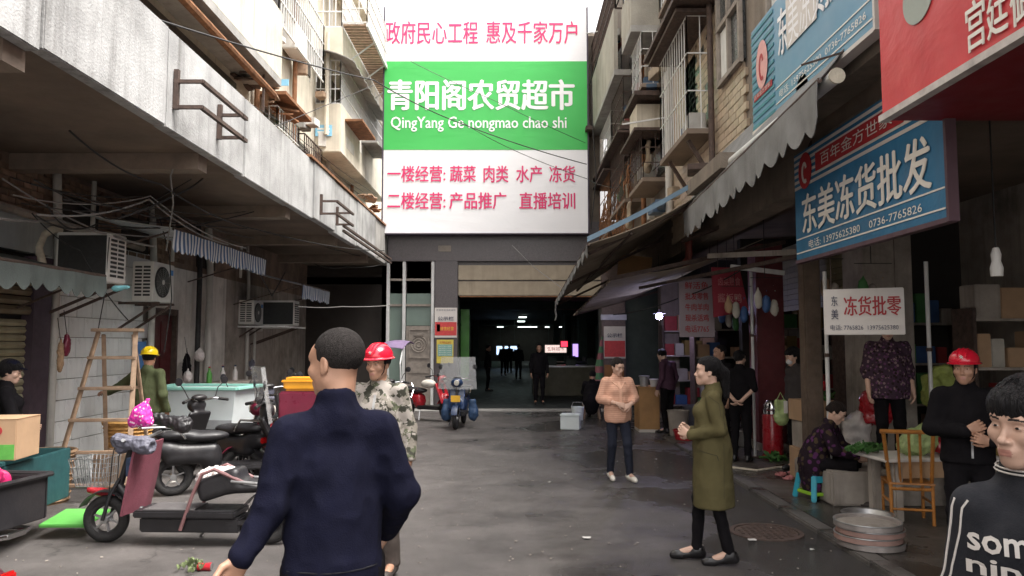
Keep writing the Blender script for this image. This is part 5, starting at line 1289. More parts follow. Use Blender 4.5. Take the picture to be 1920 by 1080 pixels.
def strip_on(garment, x, z0, z1, w, mat, name='placket', lift=.003):
    from mathutils.bvhtree import BVHTree
    me = garment.data; bv = BVHTree.FromPolygons([v.co[:] for v in me.vertices], [p.vertices[:] for p in me.polygons]); rows = []
    for z in np.linspace(z0, z1, 26):
        r = []
        for u in (-.5, 0, .5):
            h_ = bv.ray_cast(Vector((x + u * w, -1, z)), Vector((0, 1, 0))); r.append((x + u * w, (h_[0].y if h_[0] else -.1) - lift, z))
        rows.append(r)
    return part(name, MB().sheet(rows, (0, .004, 0)), mat, garment)
PPL = {}
# foreground man in navy, walking away to the left
_, onav, knav, _ = person('man in navy jacket with cropped hair walking past close to the camera', (-.655, 2.80, 0), R(202), 1.80,
    dict(sh0=(-.16, .02, 1.365), sh1=(.16, .02, 1.36), el0=(-.235, .04, 1.12), el1=(.215, .06, 1.12), wr0=(-.22, -.16, .95), wr1=(.30, .10, .97), hd0=(-.19, -.2, .89), hd1=(.335, .10, .91), an0=(-.1, .16, .12), kn0=(-.09, .02, .5), kn1=(.09, -.12, .5), an1=(.1, -.14, .09), to1=(.11, -.3, .03), to0=(-.11, .02, .05), hea=(.0, -.005, 1.583)),
    look=(38, 3, 0), skin=SK1, top=NAVY, bot=BLACKC, shoe=SHOE, hair=HAIR2, style='buzz', res=.008, hres=.0042, bulk=.9, wr=.013, hem=.84, curl=(.5, .45), palm=((1, 0, 0), (-.3, 1, 0)), full=1.08)
# man in camouflage with the red helmet
_, o1, k1, _ = person('man in red safety helmet and camouflage jacket behind the navy man', (-1.02, 5.75, 0), R(-8), 1.72,
    dict(hea=(0, -.015, 1.575), wr1=(.25, -.03, .86), hd1=(.25, -.05, .79), an1=(.11, .03, .09)), look=(-12, 4, 0), skin=SK1, top=CAMO, bot=TROU, shoe=SHOET, style='short', hat=('helmet', HRED), res=.011, hres=.006, bulk=1.7, fit=1.15, wr=.016, seed=4)
# man in green with yellow helmet, back to us, hand on the ladder
person('man in yellow safety helmet and green jacket holding the wooden ladder', (-4.72, 9.75, 0), R(176), 1.68,
    dict(el1=(.36, -.04, 1.22), wr1=(.60, -.08, 1.12), hd1=(.68, -.10, 1.12), sh1=(.18, 0, 1.37)), look=(12, 6, 0), skin=SK3, top=GREENJ, bot=GREYC, shoe=SHOET, style='short', hat=('helmet', HYEL), res=.013, hres=.008, bulk=1.7, seed=6, curl=(.5, .9), palm=((1, 0, 0), (0, 0, -1)))
# dark figure at the left edge
person('person in black padded jacket with crossbody strap at the left edge', (-5.02, 7.5, 0), R(120), 1.58, dict(el0=(-.24, -.06, 1.12), wr0=(-.16, -.22, 1.0), hd0=(-.12, -.27, .98)), look=(-10, 12, 0), skin=SK2, top=BLACKC, bot=BLACKC, style='mop', hat=('cap', NAVY), res=.013, hres=.008, bulk=1.5, seed=8, fem=True)
# far man in the entrance
person('far man in dark clothes standing in the hall entrance', (at(1011, 752, 21.3).x, 21.3, 0.02), R(5), 1.72, skin=SK1, top=BLACKC, bot=BLACKC, style='short', res=.018, hres=.012, seed=9, bulk=1.2)
# woman in peach
pg_ = gp(1162, 903)
_, o2, k2, _ = person('woman in loose peach shirt walking with hands clasped in front', (pg_.x, pg_.y + .1, 0), R(8), 1.56,
    dict(el0=(-.25, .0, 1.13), el1=(.25, .0, 1.13), wr0=(-.06, -.20, 1.07), wr1=(.12, -.20, 1.06), hd0=(.01, -.215, 1.05), hd1=(.05, -.22, 1.03), kn1=(.10, -.12, .50), an1=(.13, -.10, .09), to1=(.15, -.26, .04), an0=(-.09, .10, .10), kn0=(-.09, -.01, .49), to0=(-.1, -.06, .03)),
    look=(20, 18, 0), skin=SK2, top=PEACH, bot=JEAN, shoe=SHOEW, hair=HAIRB, style='tied', fem=True, res=.011, hres=.0065, sleeve='push', bulk=1.8, fit=.95, wr=.014, hem=.80, flare=.03, curl=(.9, .9), palm=((0, 1, -.5), (0, 1, -.5)), seed=11)
# woman in olive coat
po = gp(1345, 1062)
_, ool, kol, _ = person('woman in long olive coat with ponytail seen from the side', (po.x, po.y + .12, 0), R(-100), 1.64,
    dict(el0=(-.22, .06, 1.10), wr0=(-.10, -.16, 1.06), hd0=(-.07, -.23, 1.10), el1=(.22, .06, 1.11), wr1=(.12, -.17, 1.05), hd1=(.08, -.24, 1.08), kn0=(-.09, -.10, .50), an0=(-.06, -.13, .09), to0=(-.05, -.29, .03), kn1=(.09, .03, .49), an1=(.10, .12, .10), to1=(.12, -.04, .03)),
    look=(-4, -3, 0), skin=SK2, top=OLIVE, bot=BLACKC, shoe=SHOE, style='pony', fem=True, res=.010, hres=.0055, bulk=1.3, hem=.46, flare=.04, fit=.86, wr=.011, curl=(1.2, 1.2), palm=((1, 0, 0), (-1, 0, 0)), seed=13)
# couple in black in the arcade
person('man in black tee facing left in the dark arcade', (at(1350, 640, 11.6).x, 11.6, SW), R(-60), 1.68, look=(-15, 0, 0), skin=SK1, top=BLACKC, bot=BLACKC, style='buzz', res=.016, hres=.010, sleeve='short', seed=15)
person('woman in black with hands clasped behind her back in the arcade', (at(1386, 640, 10.9).x, 10.9, SW), R(150), 1.60, dict(el0=(-.23, .10, 1.12), el1=(.23, .10, 1.12), wr0=(-.05, .19, .93), wr1=(.05, .20, .95), hd0=(.02, .21, .89), hd1=(-.02, .22, .89)), look=(-20, 0, 0), skin=SK2, top=BLACKC, bot=BLACKC, style='tied', fem=True, res=.016, hres=.010, sleeve='short', seed=16)
person('person in dusty purple top bending over the wooden counter', (at(1250, 640, 14.3).x, 14.3, SW), R(-140), 1.62, dict(hea=(0, -.12, 1.54), nec=(0, -.07, 1.42)), look=(0, 25, 0), skin=SK2, top=PURP, bot=BLACKC, style='short', res=.018, hres=.012, seed=17)
person('person in grey jacket and face mask carrying a pale bag', (at(1492, 640, 10.1).x, 10.1, SW), R(-80), 1.66, dict(hea=(0, -.05, 1.56), nec=(0, -.02, 1.43)), look=(0, 14, 0), skin=SK2, top=GREYC, bot=BLACKC, style='bob', res=.015, hres=.009, bulk=1.8, mask=True, seed=18, fem=True)
# vendor in floral blouse on the shop step
solo('shop_step', 'low concrete shop step behind the vegetable table', 'step', MB().box(3.35, 5.6, 7.95, 9.0, SW + .002, .40), grimy, bevel=.02)
person('woman in floral blouse standing behind the table under the white sign', (at(1664, 643, 8.25).x, 8.25, .405), R(-12), 1.62, dict(hea=(0, -.02, 1.575)), look=(-10, 10, 0), skin=SK2, top=FLOR, bot=BLACKC, style='short', fem=True, res=.013, hres=.009, bulk=2.4, sleeve='half', wr=.016, hem=.78, flare=.04, seed=19)
# man in red cap
_, o3, k3, _ = person('man in red safety helmet and black jacket beside the bamboo chair', (at(1806, 640, 5.55).x, 5.55, SW), R(-28), 1.64,
    dict(el0=(-.24, -.02, 1.11), wr0=(-.02, -.22, 1.12), hd0=(.04, -.23, 1.15), wr1=(.14, -.22, 1.05), hd1=(.07, -.25, 1.07)), look=(-12, 2, 0), skin=SK1, top=BLACKC, bot=BLACKC, style='short', hat=('helmet', HRED), res=.011, hres=.006, bulk=1.7, curl=(1, 1), palm=((0, 1, 0), (0, 1, 0)), seed=20)
# seated woman on the teal stool
SEAT = dict(pel=(0, .05, .43), wai=(0, .03, .56), che=(0, -.06, .74), nec=(0, -.14, .90), hea=(0, -.21, 1.03), sh0=(-.165, -.12, .86), sh1=(.165, -.12, .86), el0=(-.23, -.22, .62), el1=(.23, -.22, .62), wr0=(-.12, -.42, .56), wr1=(.10, -.42, .55), hd0=(-.08, -.50, .54), hd1=(.06, -.50, .53),
            hip0=(-.09, .03, .42), hip1=(.09, .03, .42), kn0=(-.13, -.38, .46), kn1=(.13, -.38, .46), an0=(-.12, -.36, .09), an1=(.12, -.36, .09), to0=(-.13, -.52, .03), to1=(.13, -.52, .03))
ps = gp(1546, 935, SW)
t_, o_, k_, F_ = person('woman in dark floral jacket crouched on the teal stool', (ps.x - .06, ps.y - .02, SW - .02), R(58), 1.60, SEAT, look=(0, 32, 0), skin=SK2, top=FLOR2, bot=BLACKC, shoe=SHOET, hair=HAIRB, style='tied', fem=True, res=.011, hres=.007, bulk=2.0, hem=.3, wr=.016, seed=21)
person('dark figure seated on a wooden stool by the right entrance pillar', (at(1108, 640, 17.4).x, 17.4, 0), R(165), 1.62, SEAT, look=(0, 20, 0), skin=SK1, top=BLACKC, bot=TROU, style='short', res=.018, hres=.012, bulk=1.8, seed=22)
# youth with lettered sweatshirt
py1 = 2.08
t_, o_, k_, F_ = person('youth in black sweatshirt with white lettering at the right edge', (at(1903, 800, py1).x + .03, py1, 0), R(-24), 1.645, dict(hea=(0, -.03, 1.585), nec=(0, .01, 1.44), sh0=(-.125, .01, 1.355), sh1=(.145, .01, 1.36), el0=(-.165, .03, 1.1), el1=(.2, .03, 1.1)), look=(-46, 5, 3), skin=SK2, top=M('black_sweatshirt', (.010, .011, .016), .85, .15, 8, .2, 180), bot=BLACKC, style='mop', res=.008, hres=.0032, bulk=1.0, wr=.011, collar=True, seed=23, full=1.14)
on_top(t_, o_, 'some', -.07, 1.210, .175, .047, EYE, bold=.02); on_top(t_, o_, 'nipo', -.075, 1.142, .175, .062, EYE, bold=.02)
g = MB(); tr = V(0, .01, 1.44) * k_
for i, (rr, zz) in enumerate(((.074, .018), (.077, .008))): g.tube([(tr[0] + rr * 1.0 * cos(a), tr[1] - .004 + rr * .98 * sin(a), tr[2] + zz + .006 * sin(a)) for a in np.linspace(0, 2 * pi, 26)], .0028, 5)
part('collar_stripe', g, EYE, o_)
from mathutils.bvhtree import BVHTree
_bv = BVHTree.FromPolygons([v.co[:] for v in o_.data.vertices], [p.vertices[:] for p in o_.data.polygons])
for dy in (-.012, .0, .012):
    pts = []
    for z in np.linspace(1.36 * k_, 1.05 * k_, 14):
        h_ = _bv.ray_cast(Vector((-1, dy - .03 + (1.36 * k_ - z) * .12, z)), Vector((1, 0, 0)))
        if h_[0] is not None: pts.append((h_[0].x - .002, h_[0].y, h_[0].z))
    if dy != 0: part('sleeve_stripe', MB().tube(pts, .0035, 5), EYE, o_)
def strands(parent, F, k, n, mat, zfront, zside, zback, rad=(.088, .108, .098), r=.0009, seed=1, swirl=.5):
    rng = random.Random(seed); g = MB()
    for i in range(n):
        a = rng.uniform(0, 2 * pi); e = rng.uniform(.15, 1.45); q = rng.uniform(.97, 1.05); pts = []
        lim = zfront if sin(a) < -.35 else (zback if sin(a) > .35 else zside); lim += rng.uniform(-.016, .012); sw = rng.uniform(-swirl, swirl)
        for j in range(7):
            x, y, z = rad[0] * cos(a) * cos(e), .012 + rad[1] * sin(a) * cos(e), .034 + rad[2] * sin(e)
            if e < 0: x, y = rad[0] * cos(a) * (1 + .12 * e), .012 + rad[1] * sin(a) * (1 + .12 * e)
            if z < lim: break
            pts.append(tuple(V(*F.p(x * q, .012 + (y - .012) * q, z * q)) * k)); e -= rng.uniform(.14, .26); a += sw * .12
        if len(pts) > 2: g.tube(pts, r, 3, False, [r * (1 - .6 * j / len(pts)) for j in range(len(pts))])
    return part('hair_strands', g, mat, parent, kind='stuff')
strands(t_, F_, k_, 1500, HAIR, .030, -.015, -.07, seed=3)
# sliver of a passer-by at the right frame edge
person('passer by in navy shirt cut off at the right frame edge', (1.42, 1.62, 0), R(-5), 1.66, dict(el0=(-.27, .0, 1.13), wr0=(-.30, -.02, .92), hd0=(-.305, -.03, .86)), skin=SK1, top=NAVY, bot=BLACKC, style='short', res=.014, hres=.010, sleeve='half', seed=24)
for i, (px, D) in enumerate(((944, 40), (955, 43), (972, 36), (915, 27))):
    person(['left silhouette walking deep in the hall', 'middle silhouette walking deep in the hall', 'right silhouette walking deep in the hall', 'dark figure behind the left hall column'][i], (at(px, 660, D).x, D, .02), R([10, 180, 170, 90][i]), 1.68, skin=SK3, top=BLACKC, bot=BLACKC, style='short', res=.03, hres=.02, hands=False, group='people deep inside the hall', seed=30 + i)

strip_on(o1, .0, .95, 1.36, .018, steel, 'zip')
strip_on(o2, .0, .84, 1.25, .03, M('peach_placket', (.68, .40, .28), .8))
strip_on(o3, .02, .88, 1.02, .014, steel, 'zip')

def seam(garment, pts, d, mat, r=.0022, name='seam', lift=0):
    """thin stitched line thrown onto the garment along direction d"""
    from mathutils.bvhtree import BVHTree
    me = garment.data; bv = BVHTree.FromPolygons([v.co[:] for v in me.vertices], [p.vertices[:] for p in me.polygons]); d = Vector(d); out = []
    P = [Vector(p) for p in pts]; Q = []
    for i in range(len(P) - 1):
        for k in range(8): Q.append(P[i].lerp(P[i + 1], k / 8))
    Q.append(P[-1])
    for q in Q:
        h_ = bv.ray_cast(q - d, d)
        if h_[0] is not None: out.append(tuple(h_[0] - d * lift))
    if len(out) > 2: part(name, MB().tube(out, r, 5), mat, garment)
SEAMK = M('dark_seam', (.003, .003, .006), .9, 0, 5, 0); k = knav
seam(onav, [(-.16 * k, 0, .90 * k), (.16 * k, 0, .90 * k)], (0, -1, 0), SEAMK, .003)
SEAMO = M('olive_seam', (.035, .03, .014), .9, 0, 5, 0); k = kol
seam(ool, [(0, .08 * k, 1.36 * k), (0, .09 * k, 1.05 * k), (0, .08 * k, .55 * k)], (-1, 0, 0), SEAMO)
seam(ool, [(0, -.10 * k, .93 * k), (0, .03 * k, .90 * k), (0, .04 * k, .86 * k)], (-1, 0, 0), SEAMO, .003, 'pocket_edge')
seam(ool, [(0, -.03 * k, 1.38 * k), (0, .05 * k, 1.32 * k), (0, .06 * k, 1.22 * k)], (-1, 0, 0), SEAMO)
seam(ool, [(.01, 0, 1.33 * k), (.015, 0, 1.0 * k), (.02, 0, .53 * k)], (0, 1, 0), SEAMO, .004, 'front_edge')
k = k2
for z in (1.2, 1.13, 1.06, .99, .92): part('button', MB().lathe([(0, 0), (.006, 0), (.006, .003), (0, .003)], (0, -.205, z * k), 10, 'y'), SEAMO, o2) if False else None
for sx_ in (-1, 1): seam(o2, [(sx_ * .10 * k, 0, 1.37 * k), (sx_ * .055 * k, 0, 1.33 * k), (sx_ * .01, 0, 1.27 * k)], (0, 1, 0), MATS['peach_placket'], .010, 'collar_wing', .002)
seam(o2, [(.05, 0, 1.18 * k), (.11, 0, 1.18 * k), (.11, 0, 1.09 * k), (.05, 0, 1.09 * k), (.05, 0, 1.18 * k)], (0, 1, 0), MATS['peach_placket'], .003, 'pocket_seam')
# ================================================================ vehicles
rubber = M('tyre_rubber', (.018, .017, .017), .85, .2, 20, .3, 120, blotch=.3, dirt=(.08, .07, .06))
bikeblk = M('scuffed_black_plastic', (.018, .017, .019), .4, .2, 6, .08, 60, blotch=.3, dirt=(.07, .06, .055))
seatm = M('black_vinyl_seat', (.02, .019, .021), .45, .15, 12, .15, 90)
maroon = M('maroon_paint', (.16, .012, .035), .35, .15, 5, .05, 60, blotch=.2)
redp = M('red_bike_paint', (.42, .02, .03), .3, .1, 5, .03, coat=.3)
bluep = M('blue_bike_paint', (.012, .032, .085), .35, .12, 5, .03, coat=.3)
tealp = M('dark_teal_paint', (.018, .07, .075), .5, .25, 5, .08, 60, streak=.6, blotch=.3)
limep = M('bright_green_board', (.10, .36, .07), .55, .12, 4, .08, 60, blotch=.15)
glassm = M('scratched_windshield', (.55, .56, .56), .3, .1, 4, .05, 60, alpha=.28)
plate_y = M('yellow_plate', (.75, .42, .03), .5, .1, 8, .02); lens = M('lamp_lens', (.5, .48, .42), .15, .05, 6, 0); lens_r = M('red_lens', (.45, .01, .01), .2, .05, 6, 0)
quilt = M('rose_quilted_cloth', (.17, .045, .065), .8, .15, 6, .3, 90, blotch=.35, dirt=(.1, .05, .05)); muffm = M('slate_grey_muff', (.10, .10, .13), .6, .15, 8, .3, 60)
pinkb = M('pink_dotted_bag', (.62, .03, .30), .6, .05, 6, .1, pattern='floral', cols=[(.8, .65, .72), (.35, .02, .25)], pscale=34)
plasticbag = M('milky_plastic_bag', (.62, .58, .56), .35, .12, 9, .2, 40, blotch=.4, dirt=(.35, .15, .1))
card = M('brown_cardboard', (.42, .27, .16), .8, .1, 4, .06, 60, blotch=.15); card_g = M('green_carton_print', (.10, .36, .06), .7, .25, 9, .03)
tubw = M('white_foam_tub', (.72, .78, .78), .5, .05, 3, .03, blotch=.15, dirt=(.4, .38, .34)); tealrim = M('pale_teal_rim', (.30, .60, .52), .45, .08, 4, .02)
yel = M('orange_yellow_plastic', (.80, .36, .02), .4, .1, 5, .03); cyanp = M('teal_plastic', (.02, .30, .40), .35, .08, 5, .02, coat=.2); limeplast = M('lime_plastic', (.30, .55, .04), .4, .08, 5, .02)
bamboo = M('varnished_bamboo', (.42, .17, .035), .35, .25, 14, .1, 60, coat=.3); wick = M('wicker', (.30, .19, .11), .8, .3, 30, .5, 90)

def wheel(parent, x, r, y=0, w=.09, spokes=5, z=None):
    z = r if z is None else z
    wl = part('wheel', MB().torus((x, y, z), r - w * .5, w * .5, 'y', 32, 10), rubber, parent)
    g = MB(); g.lathe([(r - w * .95, -.028), (r - w * .85, -.03), (r - w * .85, .03), (r - w * .95, .028), (r - w * 1.15, .0)], (x, y, z), 32, 'y', True)
    part('rim', g, bikeblk, wl)
    g = MB(); g.cyl((x, y - .05, z), (x, y + .05, z), .035, 14)
    for a in range(spokes): t = 2 * pi * a / spokes + .3; g.bar((x, y, z), (x + (r - w) * cos(t), y, z + (r - w) * sin(t)), .022, .016)
    part('spokes', g, steel, wl)
    return wl
def fender(parent, x, r, a0, a1, m, w=.12, name='fender'):
    rows = [[(x + (r + .035) * cos(a), -w / 2 + w * j / 4, r + (r + .035 + .012 * (1 - abs(j - 2) / 2)) * sin(a)) for j in range(5)] for a in np.linspace(R(a0), R(a1), 14)]
    part(name, MB().sheet(rows, (0, 0, .006)), m, parent)
def scooter(label, loc, rz, body=maroon, trim=bikeblk, r=.22, wb=1.22, screen=False, box=None, rack=True, mirrors=True, plate=None, lean=0, group='scooters parked along the left wall', cat='scooter', name='electric_scooter', res=.016):
    """front towards local +x, ground at z = 0"""
    t = thing(name, label, cat, loc, rz, group)
    xf, xr = wb / 2, -wb / 2
    wheel(t, xf, r); wheel(t, xr, r)
    fender(t, xf, r, 20, 160, body); fender(t, xr, r, 40, 190, trim)
    for s in (-1, 1): part('fork', MB().tube([(xf, s * .07, r), (xf - .07, s * .07, r + .3), (xf - .13, s * .04, .58)], .018, 8), chrome, t)
    stem = part('steering_stem', MB().tube([(xf - .12, 0, .5), (xf - .24, 0, .98)], .03, 10), trim, t)
    g = MB(); g.tube([(xf - .38, -.33, .99), (xf - .30, -.20, 1.02), (xf - .24, 0, .99), (xf - .30, .20, 1.02), (xf - .38, .33, .99)], .014, 8); hb = part('handlebar', g, chrome, t)
    for s in (-1, 1): part('grip', MB().cyl((xf - .325, s * .23, 1.012), (xf - .385, s * .345, .99), .021, 10), rubber, hb)
    blob('front_panel', [rbox((xf - .17, 0, .62), (.05, .34, .5), .03, .02, np.array(Matrix.Rotation(R(-24), 3, 'Y'))), ell((xf - .19, 0, .93), (.09, .13, .10), .06), ell((xf - .08, 0, .50), (.09, .10, .12), .06)], body, res, t)
    part('headlight', MB().lathe([(0, .0), (.05, -.005), (.065, -.03), (.06, -.05)], (xf - .095, 0, .93), 18, 'x'), lens, t)
    blob('instrument_cover', [ell((xf - .24, 0, 1.03), (.08, .11, .045), .03)], trim, res, t)
    part('floorboard', MB().box(-.18, xf - .2, -.16, .16, .25, .33), trim, t, bevel=.02)
    blob('rear_body', [rbox((-.42, 0, .47), (.62, .27, .24), .09, .06), ell((-.72, 0, .55), (.20, .12, .10), .07), ell((-.2, 0, .38), (.12, .13, .16), .06)], body, res, t)
    blob('seat', [ell((-.28, 0, .66), (.27, .14, .07), .05), ell((-.58, 0, .69), (.24, .13, .065), .05)], seatm, res, t)
    part('tail_light', MB().cbox((xr - .30, 0, .56), (.04, .18, .07)), lens_r, t, bevel=.012)
    part('side_stand', MB().bar((-.1, -.12, .26), (-.02, -.24, .01), .02), steel, t)
    if rack:
        g = MB()
        for s in (-1, 1): g.tube([(-.5, s * .15, .66), (-.62, s * .16, .80), (-.95, s * .13, .80), (-.98, s * .05, .80)], .013, 8)
        g.bar((-.75, -.15, .80), (-.75, .15, .80), .02); g.bar((-.98, -.06, .80), (-.98, .06, .80), .025); part('grab_rail', g, chrome, t)
    if mirrors:
        for s in (-1, 1):
            st = part('mirror_stalk', MB().tube([(xf - .3, s * .2, 1.02), (xf - .27, s * .26, 1.15), (xf - .29, s * .33, 1.22)], .007, 6), bikeblk, t)
            part('mirror', MB().lathe([(0, -.012), (.05, -.008), (.052, .006), (0, .012)], (xf - .29, s * .35, 1.25), 16, 'x'), bikeblk, st)
    if screen:
        rows = [[(xf - .14 - .10 * v - .10 * abs(u) ** 2, u * .40 * (1 - .10 * v), .80 + .66 * v) for u in np.linspace(-1, 1, 9)] for v in np.linspace(0, 1, 6)]
        part('windshield', MB().sheet(rows, (.005, 0, 0)), glassm, t)
    if box:
        part('top_box', MB().box(-1.02, -.62, -.2, .2, .82, 1.10), box, t, bevel=.04); part('box_lid', MB().box(-1.03, -.61, -.21, .21, 1.105, 1.16), box, t, bevel=.03)
    if plate: 
        p_ = part('number_plate', MB().cbox((xf + .02, 0, .62), (.012, .19, .13)), plate, t)
    return t
# --- the cargo e-bike across the left foreground
a = gp(198, 1017); b = gp(505, 1020)
ctr = (a + b) / 2; wb = (b - a).length; ang = math.atan2(a.y - b.y, a.x - b.x)
EB = thing('cargo_ebike', 'long flat cargo e-bike with rose quilt leg shield and dotted pink bag', 'electric bike', (ctr.x, ctr.y, 0), ang)
xf, xr = wb / 2, -wb / 2
wheel(EB, xf, .205, 0, .085, 6); wheel(EB, xr, .21, 0, .1, 6)
fender(EB, xf, .205, 25, 150, bikeblk); fender(EB, xr, .21, 30, 170, bikeblk, .14)
for s in (-1, 1): part('fork', MB().tube([(xf, s * .065, .205), (xf - .06, s * .065, .42), (xf - .12, s * .03, .56)], .016, 8), bikeblk, EB)
part('steering_stem', MB().tube([(xf - .1, 0, .45), (xf - .21, 0, .86)], .028, 10), bikeblk, EB)
hb = part('handlebar', MB().tube([(xf - .30, -.32, .93), (xf - .24, -.1, .88), (xf - .24, .1, .88), (xf - .30, .32, .93)], .015, 8), steel, EB)
part('deck', MB().box(xr + .25, xf - .32, -.17, .17, .25, .31), bikeblk, EB, bevel=.012)
part('battery_case', MB().box(xr + .22, xf - .36, -.13, .13, .12, .248), bikeblk, EB, bevel=.015)
part('deck_mat', MB().box(xr + .62, xf - .4, -.15, .15, .311, .32), M('grey_rubber_mat', (.07, .065, .065), .8, .2, 10, .3), EB)
part('frame_tube', MB().tube([(xf - .10, 0, .5), (xf - .26, 0, .30), (xf - .45, 0, .24)], .035, 10), bikeblk, EB)
for s in (-1, 1): part('rear_frame_tube', MB().tube([(xr + .72, s * .16, .05 + .1), (xr + .62, s * .16, .45), (xr + .55, s * .15, .62), (xr + .45, s * .13, .66), (xr + .2, s * .12, .55)], .016, 8), M('rose_tube', (.20, .10, .10), .5) if s < 0 else MATS['rose_tube'], EB)
blob('seat', [rbox((xr + .42, 0, .52), (.40, .26, .20), .05, .03, np.array(Matrix.Rotation(R(18), 3, 'Y'))), ell((xr + .2, 0, .50), (.2, .13, .06), .05)], seatm, .014, EB)
part('rear_rack', MB().tube([(xr + .3, -.13, .56), (xr - .2, -.13, .52), (xr - .2, .13, .52), (xr + .3, .13, .56)], .013, 8), steel, EB)
qv = part('leg_shield', MB().sheet([[(xf - .27 - .10 * v - .02 * math.sin(u * 5), -.2 + .44 * u, .28 + .60 * v) for u in np.linspace(0, 1, 9)] for v in np.linspace(0, 1, 9)], (-.02, 0, 0)), quilt, EB)
part('shield_edge', MB().tube([(xf - .27, -.21, .12), (xf - .27, -.21, .30), (xf - .33, -.21, .6), (xf - .36, -.21, .86)], .016, 6), quilt, qv)
bs = MB(); bz = .50
for z in (.50, .58, .66, .74):
    w_ = .11 + (z - .5) * .2; bs.tube([(xf - .02 - .0, -w_, z), (xf + .22 + (z - .5) * .2, -w_, z), (xf + .22 + (z - .5) * .2, w_, z), (xf - .02, w_, z), (xf - .02, -w_, z)], .004, 5)
for i in range(9):
    y = -.11 + .22 * i / 8; y2 = y * 1.4
    bs.bar((xf + .22, y, .50), (xf + .27, y2, .74), .005); bs.bar((xf - .02, y, .5), (xf - .02, y2, .74), .005)
for i in range(8):
    x = xf - .02 + .24 * i / 7
    for s in (-1, 1): bs.bar((x, s * .11, .5), (x + .02 * i / 7, s * .158, .74), .005)
    bs.bar((x, -.11, .5), (x, .11, .5), .005)
part('wire_basket', bs, steel, EB)
blob('red_lamp', [cap((xf + .2, -.08, .44), (xf + .02, -.08, .40), .035, .045, .02)], redp, .01, EB)
part('side_stand', MB().tube([(xr + .62, -.12, .14), (xr + .66, -.2, .06), (xr + .72, -.24, .005)], .012, 6), steel, EB)
part('stem_plate', MB().cbox((xf - .20, -.02, .66), (.03, .14, .16)), M('navy_plate', (.03, .05, .10), .4, .3, 20, 0), EB)
for s in (-1, 1):
    part('brake_cable', MB().tube([(xf - .25, s * .12, .89), (xf - .12, s * .10, .92), (xf - .06, s * .05, .74), (xf - .05, s * .06, .45), (xf, s * .06, .25)], .005, 5), cable_m, EB)
part('rear_light', MB().cbox((xr - .23, 0, .47), (.03, .12, .05)), lens_r, EB, bevel=.008)
part('reflector', MB().cbox((xf - .02, -.09, .34), (.04, .01, .03)), plate_y, EB)
part('motor_hub', MB().lathe([(0, -.06), (.07, -.055), (.075, 0), (.07, .055), (0, .06)], (xr, 0, .21), 20, 'y'), steel, EB)
part('swing_arm', MB().bar((xr, -.08, .21), (xr + .34, -.12, .2), .035, .03), bikeblk, EB); part('swing_arm', MB().bar((xr, .08, .21), (xr + .34, .12, .2), .035, .03), bikeblk, EB)
part('side_strip', MB().box(xr + .3, xf - .42, -.174, -.1705, .265, .285), steel, EB)
mf = thing('handlebar_muff', 'near slate grey muff on the cargo e-bike handlebar', 'handlebar muff', (0, 0, 0), group='muffs on the cargo e-bike')
p = at(248, 830, a.y - .22); mf.location = p
blob('muff', [cap((-.12, 0, .02), (.14, 0, -.03), .055, .062, .03), ell((.1, 0, -.02), (.08, .07, .07), .04), cap((-.13, .01, .02), (-.10, .02, -.05), .04, .05, .03), ('sub', V(.21, -.02, -.035), V(.05, .05, .045), None, .01)], muffm, .008, mf, wr=.015, wf=(22, 22, 22), seed=2)
mf = thing('handlebar_muff', 'far slate grey muff on the cargo e-bike handlebar', 'handlebar muff', at(318, 790, a.y + .25), group='muffs on the cargo e-bike')
blob('muff', [cap((-.14, 0, .03), (.14, 0, -.03), .05, .06, .03), ell((.12, 0, -.03), (.08, .07, .075), .04)], bikeblk, .009, mf, wr=.015, wf=(22, 22, 22), seed=5)
pb = thing('dotted_bag', 'magenta bag with white dots bundled on the e-bike handlebar', 'bag', at(266, 778, a.y - .1))
blob('bag', [ell((0, 0, 0), (.085, .07, .09), .04), ell((-.07, 0, -.05), (.05, .05, .06), .04), cap((.02, 0, .07), (.05, 0, .13), .04, .015, .03), ell((.05, 0, -.06), (.05, .05, .05), .03)], pinkb, .008, pb, wr=.012, wf=(18, 18, 18), seed=7)
sb = thing('plastic_bag', 'milky plastic bag lying on the e-bike seat', 'bag', at(405, 895, ctr.y + .02))
blob('bag', [ell((0, 0, .02), (.14, .11, .07), .05), ell((.12, 0, .05), (.07, .06, .04), .04), ell((-.1, 0, -.02), (.07, .08, .05), .04)], plasticbag, .01, sb, wr=.03, wf=(20, 20, 20), seed=8)
# --- other scooters
scooter('black scooter with chrome rail just behind the cargo e-bike', (at(432, 800, 9.0).x, 9.0, 0), R(28), bikeblk, bikeblk, screen=True)
scooter('maroon scooter carrying the red and yellow box behind the navy man', (at(545, 800, 9.7).x, 9.7, 0), R(200), maroon, bikeblk)
scooter('black scooter with red side standing deeper by the grimy wall', (at(480, 790, 11.2).x, 11.2, 0), R(160), redp, bikeblk)
scooter('dark scooter under the far shelf with two air conditioners', (at(560, 780, 13.4).x, 13.4, 0), R(75), bikeblk, bikeblk)
scooter('dull black scooter parked against the white tub tricycle', (at(405, 790, 9.7).x, 9.75, 0), R(150), bikeblk, bikeblk, screen=False)
scooter('grey bodied scooter at the back between tub and far shelf', (at(515, 780, 12.2).x, 12.3, 0), R(130), muffm, bikeblk)
scooter('dirty maroon scooter half hidden behind the helmeted man', (at(600, 780, 11.6).x, 11.6, 0), R(100), maroon, bikeblk)
t = scooter('scooter with purple rain hood behind the man in red helmet', (at(742, 750, 14.6).x, 14.6, 0), R(-100), bikeblk, bikeblk)
